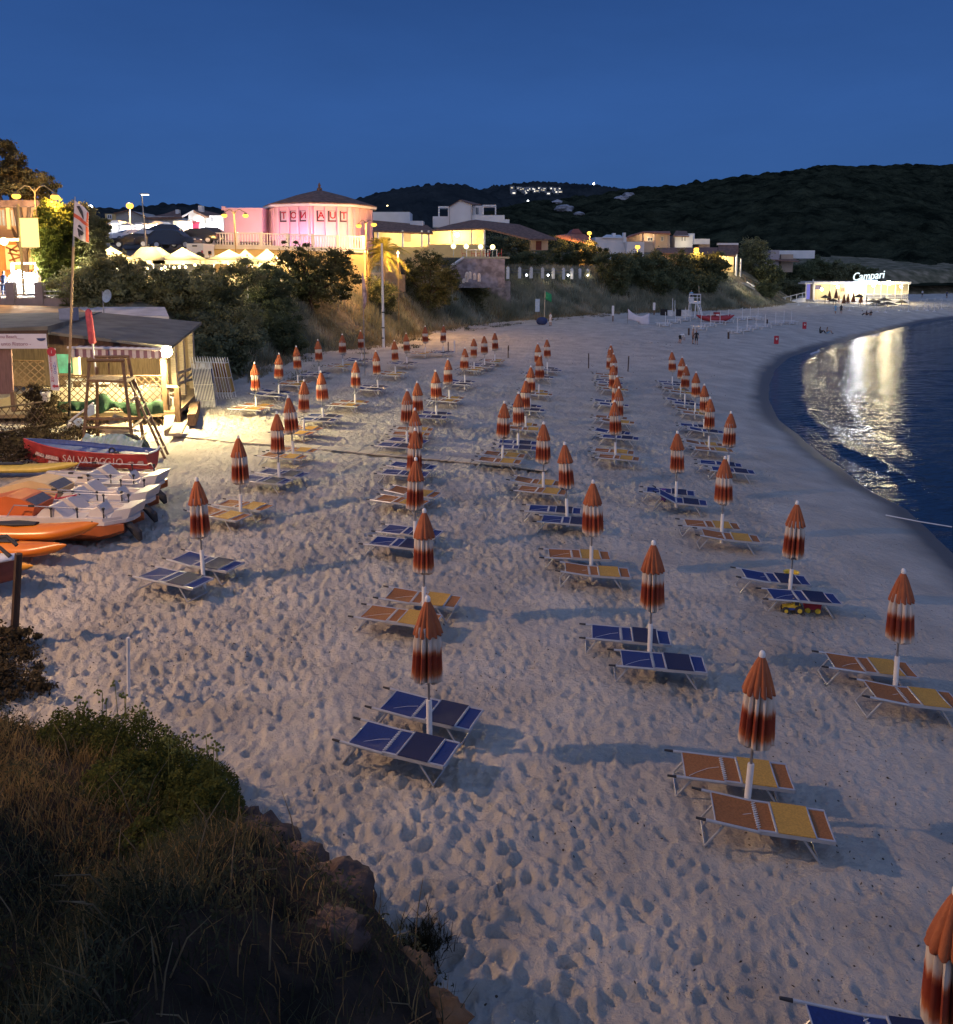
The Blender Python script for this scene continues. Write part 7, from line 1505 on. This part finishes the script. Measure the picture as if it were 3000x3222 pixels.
# ------------------------------------------------------------------ dune-side beach furniture
p = bd('z3', 1170, 1205); t = tag(MB().ball(p + Vector((0, 0, .45)), (.75, .5, .55), 14, 10).build('dark_bag', CLO['navy'], None, True), 'bulky dark bag on the sand under the green flag', 'bag'); p = bd('z3', 1140, 1200); tag(MB().ball(p + Vector((0, 0, .3)), (.25, .25, .35), 10, 8).build('pale_bundle', CLO['white'], None, True), 'small pale bundle beside the dark bag', 'bundle')
t = thing('green_flag', 'pole with a small green flag at the dune edge', 'flag'); p = bd('z3', 1187, 1180); q_ = at(*P('z3', 1194, 958), p.y); MB().path([p - Vector((0, 0, .3)), q_], .055, 8).build('pole', mat('pale pole', (.6, .52, .36), .7), t); b = MB()
b.loft([[(q_.x + .04 + .22 * i, q_.y + .08 * math.sin(i * 1.3 + j), q_.z - .1 - .28 * j - .10 * i) for j in range(5)] for i in range(5)], cap=False, closed=False); o = b.build('cloth', mat('green cloth', (.03, .30, .12), .8), t, True); o.modifiers.new('s', 'SOLIDIFY').thickness = .02
t = thing('information_board', 'pale blue upright information board on two legs', 'sign'); p = bd('z3', 1138, 1175); fbox('z3', 1122, 1018, 1155, 1112, p.y, .08, 'board', mat('pale blue board', (.45, .58, .70), .5), t)
for x in (1125, 1148): fbox('z3', x, 1112, x + 5, 1180, p.y + .01, .1, 'leg', WOOD, t)
def signpost(lab, zone, x, yb, yt, w_, m, ym=None):
    p = bd(zone, x, yb); t = thing('signpost', lab, 'sign'); fbox(zone, x - w_ / 2, yt, x + w_ / 2, ym or yb, p.y, .08, 'board', m, t); fbox(zone, x - w_ / 4, ym or yb, x + w_ / 4, yb, p.y + .02, .1, 'post', WOOD, t, .2); return t
signpost('narrow white sign on a wooden post beside the white banner', 'z3', 1688, 1182, 1068, 18, WHITE, 1140); signpost('small white sign at the sand edge under the reeds', 'z4', 268, 655, 592, 14, WHITE, 632)
t = thing('beach_banner', 'sagging white banner stretched between posts on the beach', 'banner'); Y = bd('z4', 190, 705).y; b = MB(); rows = []
for i in range(13):
    u = i / 12; row = []
    for j in range(5):
        v = j / 4; x = 130 + 114 * u; y = 625 + 22 * u + 42 * math.sin(PI * u) * (1 - v) * .65 + (58 + 12 * (u > .5)) * v - 12 * (1 - u) * v * 0; row.append(at(*P('z4', x, y), Y + .1 * math.sin(u * 7)))
    rows.append(row)
b.loft(rows, cap=False, closed=False); o = b.build('cloth', PVC, t, True); o.modifiers.new('s', 'SOLIDIFY').thickness = .02
for x, y0, y1 in ((128, 618, 708), (188, 620, 705), (244, 640, 735)): fbox('z4', x - 1.5, y0, x + 1.5, y1, Y + .15, .1, 'post', WOOD, t, .2)
text('MARINA', .8, mat('grey banner letters', (.42, .40, .45), .6), t, at(*P('z4', 190, 672), Y - .25), depth=.01) if False else None
# lifeguard tower
t = thing('lifeguard_tower', 'white lifeguard tower with a ladder before the reed slope', 'lifeguard tower'); Y = bd('z4', 480, 668).y
def tl(x0, y0, x1, y1, d0, d1, r_, nm): b = MB(); b.path([at(*P('z4', x0, y0), Y + d0), at(*P('z4', x1, y1), Y + d1)], r_, 4); return b.build(nm, WHITE, t)
tl(456, 585, 448, 660, 0, 0, .09, 'leg'); tl(490, 588, 482, 668, -.3, -.6, .09, 'leg'); tl(460, 585, 466, 655, 1.2, 1.6, .09, 'leg'); tl(494, 588, 505, 660, 1.0, 1.2, .09, 'leg')
b = MB(); b.prism([tuple(at(*P('z4', x, y), Y + d)) for x, y, d in ((452, 588, -.3), (514, 592, -.5), (516, 584, 1.3), (456, 582, 1.3))], (0, 0, -.22)); b.build('platform', WHITE, t)
for x in (455, 472, 496, 514): tl(x, 548, x, 588, -.3 if x != 472 else .8, -.3 if x != 472 else .8, .06, 'rail_post')
tl(453, 548, 516, 549, -.3, -.4, .07, 'rail'); tl(453, 565, 516, 567, -.3, -.4, .045, 'rail'); tl(496, 590, 522, 668, -.5, -2.0, .08, 'ladder_rail'); tl(508, 590, 526, 666, .1, -1.4, .08, 'ladder_rail')
for k in range(6): f = .1 + .15 * k; a = at(*P('z4', 496, 590), Y - .5).lerp(at(*P('z4', 522, 668), Y - 2), f); c = at(*P('z4', 508, 590), Y + .1).lerp(at(*P('z4', 526, 666), Y - 1.4), f); b = MB(); b.path([a, c], .05, 4); b.build('rung', WHITE, t)
t2 = at(*P('z4', 464, 586), Y + .5); person('person in blue sitting up on the white lifeguard tower', Vector((t2.x, Y + .5, t2.z + .75)), R(-10), 'sit', 'blue', 'navy', 1.9); tag(MB().box((t2.x, Y + .6, t2.z + .36), (.7, .7, .72)).build('white_box', WHITE), 'white box on the platform of the lifeguard tower', 'box')
p = at(*P('z4', 506, 548), Y + .2); tag(MB().path([p, at(*P('z4', 505, 503), Y + .2)], .05, 6).build('tower_mast', WOODP), 'thin wooden mast rising from the lifeguard tower', 'mast')
# red rescue catamaran
t = thing('rescue_boat', 'red twin hulled rowing rescue boat on the pale sand', 'boat'); p0, p1 = bd('z4', 500, 693), bd('z4', 682, 697); Lr = (p1 - p0).length; t.location = p0; t.rotation_euler = (0, 0, math.atan2((p1 - p0).y, (p1 - p0).x)); RDB = mat('red rescue boat', (.38, .03, .035), .4, vary=.1)
for dy in (-.55, .75):
    b = MB(); rings = []
    for i in range(13):
        u = i / 12; e = (1 - abs(2 * u - 1) ** 3); sh = .55 * abs(2 * u - 1) ** 3; rings.append([(Lr * u, dy + (.05 + .32 * e) * math.cos(a), .38 + sh + (.08 + .34 * e) * math.sin(a)) for a in [2 * PI * k / 10 for k in range(10)]])
    b.loft(rings); b.build('hull', RDB, t, True)
for x in (.36, .5, .62): MB().box((Lr * x, .1, .82), (.35, 1.7, .12)).build('cross_beam', RDB, t)
MB().box((Lr * .55, .1, 1.1), (.7, .9, .5)).build('seat', RDB, t); MB().box((Lr * .52, -.55, .95), (.5, .05, .3)).build('white_mark', WHITE, t); b = MB(); b.path([(Lr * .2, -.2, .95), (Lr * .75, -.3, 1.05)], .045, 6); b.build('oar', WHITE, t)
# equipment heap
for i, (x, y, w_, h_, c, lab) in enumerate(((322, 660, 1.0, .9, 'black', 'black crate in the equipment heap below the reeds'), (345, 660, 1.3, .7, 'white', 'white crate in the equipment heap below the reeds'), (405, 662, 1.2, .9, 'black', 'black bag beside the white crates'), (440, 664, 1.6, .9, 'white', 'white crate closest to the lifeguard tower'), (375, 660, 1.4, .5, 'white', 'low white crate in the middle of the heap'))):
    p = bd('z4', x, y); b = MB(); b.prism([(p.x - w_ / 2, p.y, p.z - .1), (p.x + w_ / 2, p.y, p.z - .1), (p.x + w_ / 2 * .92, p.y, p.z + h_), (p.x - w_ / 2 * .92, p.y, p.z + h_)], (0, .8, 0)); o = thing('crate', lab, 'crate'); b.build('box', CLO[c], o); MB().box((p.x, p.y + .4, p.z + h_ + .04), (w_, .9, .08)).build('lid', CLO[c], o)
for i, (x, y0, y1) in enumerate(((366, 570, 660), (378, 580, 655))): p = bd('z4', x, y1); tag(MB().path([p, at(*P('z4', x, y0), p.y)], .055, 6).build('bare_pole', WHITE), 'bare white pole standing in the equipment heap', 'pole', 'poles in the equipment heap')
# bare white parasol poles with white sunbeds
def pole_set():
    t = thing('parasol_pole', 'bare white parasol pole', 'parasol pole'); MB().path([(0, 0, -.2), (0, 0, 1.9)], [.05, .035], 8).build('pole', WHITE, t); MB().lathe([(.42, 0), (.40, .08), (.1, .16), (.07, .3)], 14).build('base', WHITE, t, True); return t
def white_bed():
    t = thing('white_sunbed', 'white sunbed', 'sunbed'); panel(-.95, -.3, .31, .36, .01).build('backrest', WHITE, t); panel(-.28, .95, .31, .36, .01).build('seat', WHITE, t)
    for x in (-.7, .7): b = MB(); b.path([(x, -.28, .35), (x, -.28, -.05), (x, .28, -.05), (x, .28, .35)], .03, 6); b.build('leg', WHITE, t)
    return t
pp, wb = pole_set(), white_bed(); FR = [('first white row', [(125, 500), (215, 470), (305, 450), (390, 432)]), ('second white row', [(445, 530), (530, 503), (615, 482), (688, 465)]), ('third white row', [(770, 562), (857, 542), (937, 524), (1020, 512)]), ('rear white row', [(815, 445), (885, 438), (955, 442)]), ('last white row', [(1113, 487), (1187, 478), (1255, 480)])]
for rn, l in FR:
    for i, (x, y) in enumerate(l):
        p = bd('n3', x, y); first_or_dup(pp, p, 0, f'bare white parasol pole, {ORD[i]} of the {rn} by the tower', 'bare white parasol poles', 1.0)
        for s in (-1, 1): first_or_dup(wb, (p.x - .2, p.y + s * .75, float(beach(p.x, p.y + s * .75)) + .04), R(-8), f'white sunbed, {"nearer" if s < 0 else "rear"} one at the {ORD[i]} pole of the {rn}', 'white sunbeds by the tower', 1.05)
# wooden posts and red lifesaving stands
for x, y0, y1, lab in ((337, 520, 580, 'short wooden post behind the bending person'), (693, 555, 612, 'short wooden post before the third white row'), (1040, 440, 490, 'short dark post beside the last white row')):
    p = bd('n3', x, y1); b = MB(); b.path([p - Vector((0, 0, .2)), at(*P('n3', x, y0), p.y)], .11, 8); tag(b.build('wooden_post', WOODD), lab, 'post')
for x, y0, y1, lab in ((205, 285, 362, 'thin dark stake between the middle rows and the dune'), (726, 332, 430, 'thin dark stake before the second row from the water'), (980, 350, 447, 'thin dark stake leaning behind the second row from the water'), (1628, 195, 236, 'short stake before the white sunbeds')):
    p = bd('m8', x, y1); b = MB(); b.path([p - Vector((0, 0, .2)), at(*P('m8', x + (6 if x == 980 else 0), y0), p.y)], .05, 6); tag(b.build('stake', WOODD), lab, 'stake')
def stk(zone, x, y0, y1, lab, m=WOODD, r_=.05): p = bd(zone, x, y1); tag(MB().path([p - Vector((0, 0, .2)), at(*P(zone, x, y0), p.y)], r_, 6).build('stake', m), lab, 'stake')
stk('z3', 488, 1330, 1400, 'dark stake behind the last parasol of the bush row'); stk('z3', 532, 1318, 1405, 'white stake behind the last parasol of the bush row', WHITE); stk('z3', 124, 1245, 1310, 'wooden stake among the low plants'); stk('z3', 928, 1355, 1395, 'short dark stake past the long middle row')
for x, y, lab in ((1120, 660, 'red and white lifesaving stand out on the open sand'), (1372, 525, 'red lifesaving stand close to the sitting couple')):
    p = bd('n3', x, y); t = thing('lifesaving_stand', lab, 'lifesaving stand'); MB().box(p + Vector((0, 0, .47)), (.52, .1, .95)).build('board', REDP, t); MB().box(p + Vector((0, -.07, .6)), (.36, .04, .09)).build('white_bar', WHITE, t); MB().box(p + Vector((0, -.07, .6)), (.09, .05, .4)).build('white_bar', WHITE, t); b = MB(); c = p + Vector((0, -.12, .6)); b.path([c + Vector((.2 * math.cos(a), 0, .2 * math.sin(a))) for a in [2 * PI * k / 14 for k in range(15)]], .05, 6); b.build('ring', REDP, t)
# ------------------------------------------------------------------ beach stairs
t = thing('beach_stairs', 'long pale stairs with wooden handrails coming down to the beach', 'stairs'); top_ = at(*P('k2', 1300, 385), 183); bot = bd('k2', 1530, 522); n = 26; st = mat('pale stair treads', (.50, .45, .36), .85, vary=.12)
wv = Vector((1, .35, 0)).normalized() * 1.9
for i in range(n):
    p = top_.lerp(bot, (i + .5) / n); d = (bot - top_) / n; b = MB(); q_ = [p - d * .55 - wv / 2, p - d * .55 + wv / 2, p + d * .5 + wv / 2, p + d * .5 - wv / 2]; b.prism([(v.x, v.y, p.z) for v in q_], (0, 0, -.6)); b.build('tread', st, t)
for s in (.55,):
    b = MB(); b.path([top_ + wv * s + Vector((0, 0, 1.0)), bot + wv * s + Vector((0, 0, 1.0))], .06, 5); b.build('handrail', WOOD, t)
    for i in range(8): p = top_.lerp(bot, i / 7) + wv * s; b = MB(); b.path([p - Vector((0, 0, .3)), p + Vector((0, 0, 1.05))], .06, 5); b.build('baluster', WOOD, t)
b = MB(); b.path([at(*P('k2', 1340, 385), 181), at(*P('k2', 1385, 412), 178)], .13, 5); b.build('handrail', WHITE, t); lamp(at(*P('k2', 1385, 380), 176), 420, (1, .9, .65), .2)
# ------------------------------------------------------------------ lit beach kiosk
Yk = bd('k1', 900, 470).y; t = thing('beach_kiosk', 'brightly lit white beach kiosk with a glowing sign on its roof', 'kiosk'); KW = mat('kiosk cream wall', (.60, .50, .30), .8, vary=.05)
kp = bd('k1', 800, 470); zk = kp.z
fbox('k1', 290, 235, 1385, 262, Yk - .5, 8, 'roof', WALLW, t); fbox('k1', 300, 262, 870, 450, Yk + 1.0, 5, 'wall', KW, t, .6); fbox('k1', 870, 262, 1350, 380, Yk + 4.5, .3, 'rear_wall', KW, t); fbox('k1', 295, 440, 1360, 475, Yk - .6, 8, 'deck', WALLW, t, .6)
for x in (870, 965, 1040, 1110, 1200, 1275, 1345): fbox('k1', x, 262, x + 12, 450, Yk - .3, .25, 'post', WALLW, t)
for y in (372, 392, 412): fbox('k1', 875, y, 1350, y + 7, Yk - .35, .12, 'rail', WALLW, t)
b = MB()
for x in range(1210, 1345, 22): fbox('k1', x, 340, x + 6, 450, Yk - .2, .1, '', None, None, 0, b)
b.build('balusters', WALLW, t); window('k1', 590, 300, 640, 350, Yk + 1.0, t, YEL, HB); fbox('k1', 470, 262, 485, 450, Yk + .9, .2, 'pilaster', WALLW, t)
for x, c in ((196, 'post'), (290, 'post')): fbox('k1', x, 255, x + 18, 440, Yk + .5, .3, c, WALLW, t)
fbox('k1', 190, 248, 560, 264, Yk + .4, 4, 'pergola_beam', WALLW, t); fbox('k1', 210, 262, 300, 430, Yk + 4, .2, 'blue_screen', mat('bluish screen', (.2, .2, .5), .6, emit=(.3, .3, 1), es=.5), t); fbox('k1', 305, 275, 372, 320, Yk + .95, .1, 'opening', mat('purple opening', (.08, .06, .14), .6), t)
MB().path([at(*P('k1', 284, 210), Yk + .2), at(*P('k1', 284, 440), Yk + .2)], .12, 6).build('post', WALLW, t)
SG = emat('sign glow', (.8, .95, 1), 1.6); sgm = text_mesh('Campari', 2.6, .12, shear=.25); sgm.materials.clear(); sgm.materials.append(SG); o = link('sign_lettering', sgm, t); o.location = at(*P('k1', 900, 172), Yk - .2); o.rotation_euler = (PI / 2, R(-5), 0); o.scale = (.78, .95, 1)
fbox('k1', 790, 216, 1005, 246, Yk - .4, .3, 'sign_box', emat('pale blue sign box', (.55, .75, 1), 3), t)
for x in (820, 960): fbox('k1', x, 195, x + 6, 240, Yk - .1, .1, 'sign_strut', GREYP, t)
for i, (x, y, e) in enumerate(((380, 330, 110), (560, 300, 200), (830, 275, 900), (960, 290, 500), (1135, 260, 1300), (1270, 300, 250))):
    c = at(*P('k1', x, y), Yk - 1.6); lamp(c, e, (1, .78, .40) if i != 2 else (.95, .96, 1), .35)
    MB().ball(at(*P('k1', x, y - 8), Yk - .9), .28 if i not in (2, 4) else .5, 10, 6).build('lamp_globe', emat('kiosk globe', (1, .9, .62), 60) if i != 2 else emat('kiosk cool globe', (.95, .98, 1), 110), t)
for x, y in ((910, 330), (1070, 330), (1200, 340)): lamp(at(*P('k1', x, y), Yk + 2.2), 260, (1, .80, .40), .3)
# thatched parasols, kiosk sunbeds and ramp
THAT = mat('dark thatch', (.10, .08, .06), .95, vary=.4, scale=4, bump=.8, bscale=12)
for i, (x, y, r_, lab) in enumerate(((420, 395, 50, 'dark thatched parasol nearest the kiosk pergola'), (510, 435, 60, 'low dark parasol before the kiosk wall'), (800, 385, 55, 'thatched parasol against the glowing wall'), (960, 440, 85, 'broad thatched parasol before the kiosk rail'), (1080, 425, 85, 'broad pale edged parasol before the kiosk rail'), (1120, 470, 100, 'widest thatched parasol in front of the kiosk'), (1275, 450, 65, 'thatched parasol at the end of the kiosk'), (1000, 468, 80, 'low thatched parasol in front of the kiosk'))):
    c = at(*P('k1', x, y), Yk - 6 - i % 3 * 2); t = thing('thatched_parasol', lab, 'parasol', (0, 0, 0), 0, 'thatched parasols before the kiosk'); k_ = r_ * .1733 * mpp(c.y); b = MB(); b.lathe([(k_, -.42), (k_ * .8, -.22), (k_ * .4, 0), (.08, .22)], 14, c); b.build('thatch', THAT, t); MB().path([(c.x, c.y, float(beach(c.x, c.y)) - .3), c], .07, 6).build('pole', WOOD, t)
for i, (x, y, lab) in enumerate(((465, 425, 'closed brown parasol beside the kiosk pergola'), (540, 405, 'closed brown parasol at the kiosk wall'), (628, 465, 'closed brown parasol before the small window'), (672, 462, 'closed brown parasol next to the one before the window'), (735, 450, 'wide closed brown parasol at the bright wall'), (820, 460, 'closed rust parasol in front of the kiosk counter'))):
    c = at(*P('k1', x, y), Yk - 3.5); t = thing('closed_parasol', lab, 'parasol', (0, 0, 0), 0, 'closed brown parasols at the kiosk'); MB().lathe([(.5, -.9), (.42, -.5), (.25, .3), (.08, 1.1)], 10, c + Vector((0, 0, .6))).build('canopy', mat('brown canvas', (.16, .06, .03), .8), t); MB().path([(c.x, c.y, float(beach(c.x, c.y)) - .2), c], .05, 6).build('pole', WOOD, t)
KB = [(380, 465), (700, 490), (760, 520), (860, 500), (940, 520), (1020, 510), (1060, 540), (1130, 520), (1180, 545), (1240, 530), (1300, 520), (1340, 545), (1420, 525), (1480, 540), (1530, 515), (1590, 520), (1640, 540), (1700, 515), (1760, 500), (1820, 520), (1520, 455), (1600, 445), (1680, 440), (1760, 450), (690, 540), (980, 555), (600, 540)]
for i, (x, y) in enumerate(KB):
    p = bd('k1', x, y); first_or_dup(wb, p + Vector((0, 0, .05)), R(rv.uniform(-25, 10)), 'pale sunbed glinting on the sand before the kiosk', 'sunbeds before the kiosk', 1.1)
for i, (x, y) in enumerate(((120, 500), (230, 510), (330, 505), (690, 560), (880, 480), (1530, 545), (1560, 560), (1000, 575), (1090, 580), (1260, 560), (1350, 570), (1450, 560), (1640, 570), (1720, 545))):
    p = bd('k1', x, y); first_or_dup(pp, p, 0, 'bare pale pole on the sand before the kiosk', 'poles before the kiosk', .85)
t = thing('kiosk_ramp', 'sloping white ramp with posts leading up to the kiosk', 'ramp'); b = MB(); a, c = at(*P('k1', -60, 480), Yk - 4), at(*P('k1', 200, 415), Yk - 1); b.prism([tuple(a), tuple(c), tuple(c + Vector((0, 0, -.9))), tuple(a + Vector((0, 0, -.4)))], (0, 2, 0)); b.build('ramp', WALLW, t)
for f in (.1, .35, .6, .85): p = a.lerp(c, f); MB().path([p - Vector((0, 0, .4)), p + Vector((0, 0, 1.3))], .09, 6).build('post', WALLW, t)
b = MB(); b.path([a + Vector((0, 0, 1.2)), c + Vector((0, 0, 1.2))], .06, 5); b.build('handrail', WALLW, t)
for x, y, lab, sh in ((570, 470, 'person standing at the kiosk beside the closed parasols', 'tan'), (880, 490, 'person in dark clothes between the thatched parasols', 'black'), (1505, 410, 'person in white far along the sand past the kiosk', 'white'), (1780, 420, 'person in dark clothes far along the sand past the kiosk', 'navy')):
    p = bd('k1', x, y); person(lab, p, rv.uniform(0, 6), 'stand', sh, 'black', 1.75)
# ------------------------------------------------------------------ people and things on the promenade
pz2 = at(*P('n2', 300, 1380), 58).z
for x, Y, sh, tr, lab, rz in ((55, 53.5, 'navy', 'navy', 'person in blue standing behind the promenade railing', 2.6), (170, 55, 'white', 'black', 'person in white walking past the bright stall', 1.2), (510, 54, 'tan', 'black', 'person beside the street lamp base', -.6), (330, 57, 'red', 'navy', 'person in red in the crowd below the hotel', .4), (420, 58, 'black', 'black', 'person in black in the crowd below the hotel', 3), (-60, 55, 'white', 'navy', 'person in white at the edge of the promenade', 2)):
    Y += 6.5; p = at(*P('n2', x, 1300), Y); person(lab, Vector((p.x, Y, pz2)), rz, 'walk' if Y > 61 else 'stand', sh, tr, 1.75, True)
t = thing('stall_van', 'white stall trailer glaring with light behind the railing', 'stall'); fbox('n2', 170, 1060, 480, 1330, 62, 2.5, 'counter', WHITE, t); fbox('n2', 150, 930, 500, 945, 61.8, 3.2, 'canopy', WHITE, t); fbox('n2', 160, 945, 175, 1330, 61.9, .1, 'leg', WHITE, t); fbox('n2', 475, 945, 490, 1330, 61.9, .1, 'leg', WHITE, t)
MB().ball(at(*P('n2', 255, 1090), 61.4), .34, 12, 8).build('lamp_globe', emat('stall globe', (.97, .98, 1), 70), t); lamp(at(*P('n2', 255, 1090), 60.4), 2200, (1, .97, .9), .3)
for x, y, Y, e in ((700, 1000, 63, 1700), (860, 1040, 62.5, 1100), (560, 1180, 61, 600)): lamp(at(*P('n2', x, y), Y), e, (1, .92, .68), .3)
for x, y, lab in ((1170, 215, 'small bright bulb above the dark tree behind the flag'), (1240, 378, 'small bright bulb at the tree edge behind the flag'), (970, 712, 'small bright bulb in the loose end of the flag')):
    if x != 970: tag(MB().ball(at(*P('n2', x, y), 70), .2, 8, 6).build('bulb', COOLE), lab, 'light bulb')
# children's toys under the sunbed
TY = mat('yellow toy plastic', (.70, .50, .05), .35); TBL = mat('blue toy plastic', (.04, .08, .35), .35)
p = onbeach(1538, 1190); t = thing('toy_tractor', 'yellow toy tractor with black wheels standing by the blue sunbed', 'toy', p, R(-8)); t.scale = (.7, .7, .7)
b = MB(); b.prism([(-.32, -.12, .14), (.30, -.12, .14), (.30, -.12, .26), (.1, -.12, .30), (-.05, -.12, .32), (-.32, -.12, .26)], (0, .24, 0)); b.build('body', TY, t); b = MB(); b.prism([(0, -.13, .3), (.26, -.13, .27), (.22, -.13, .50), (.03, -.13, .50)], (0, .26, 0)); c_ = b.build('cab', TY, t); MB().box((.13, -.135, .40), (.14, .02, .13)).build('window', GRIP, c_); MB().box((-.05, -.125, .19), (.3, .02, .08)).build('side_stripe', TBL, t)
for x, r_ in ((-.24, .13), (.22, .16)):
    for s in (-1, 1): wh = MB().tube((x, s * .12, r_), (x, s * .21, r_), r_, n=16).build('wheel', GRIP, t); MB().tube((x, s * .205, r_), (x, s * .22, r_), r_ * .5, n=12).build('hub', TY, wh)
p = onbeach(1577, 1188); t = thing('toy_truck', 'red toy truck half under the blue sunbed', 'toy', p, R(-12)); t.scale = (.75, .75, .75); MB().prism([(-.25, -.13, .12), (.25, -.13, .12), (.28, -.13, .34), (-.3, -.13, .30)], (0, .26, 0)).build('tub', REDP, t); MB().box((.12, 0, .40), (.18, .22, .12)).build('cab', CLO['white'], t)
for x in (-.16, .16):
    for s in (-1, 1): MB().tube((x, s * .11, .09), (x, s * .16, .09), .09, n=12).build('wheel', TY, t)
p = onbeach(1533, 1128); tag(MB().lathe([(.14, 0), (.2, .26), (.22, .27), (.17, .25), (.12, .03)], 14, p + Vector((-.05, -.25, .08))).build('toy_bucket', TY), 'yellow toy bucket hanging at the parasol pole', 'toy bucket')
# purple towel under the propped sunbed
p = onbeach(1283, 972); b = MB(); b.loft([[(p.x + .06 * i + .03 * math.sin(j * 2), p.y + .02 * math.sin(i * 3 + j), p.z + .45 - .1 * j) for j in range(6)] for i in range(4)], cap=False, closed=False); o = b.build('towel', mat('purple towel', (.12, .06, .28), .9), None, True); o.modifiers.new('s', 'SOLIDIFY').thickness = .02; tag(o, 'purple towel hanging from the propped blue sunbed', 'towel')
# line running into the sea
b = MB(); q0, q1 = onbeach(1720, 1004), at(1849, 1023, 0) if False else _hit(1849, 1023, lambda x, y: SEA + .1); b.path([q0 + Vector((0, 0, .08)), (q0 + q1) / 2 + Vector((0, 0, .02)), q1], .022, 6); tag(b.build('rope', WHITE), 'thin white rope running from the sand into the sea', 'rope')
# ------------------------------------------------------------------ warm street lamp beside the beach
lamp((-20.5, 12.6, 12.8), 14000, (1, .61, .34), .2)
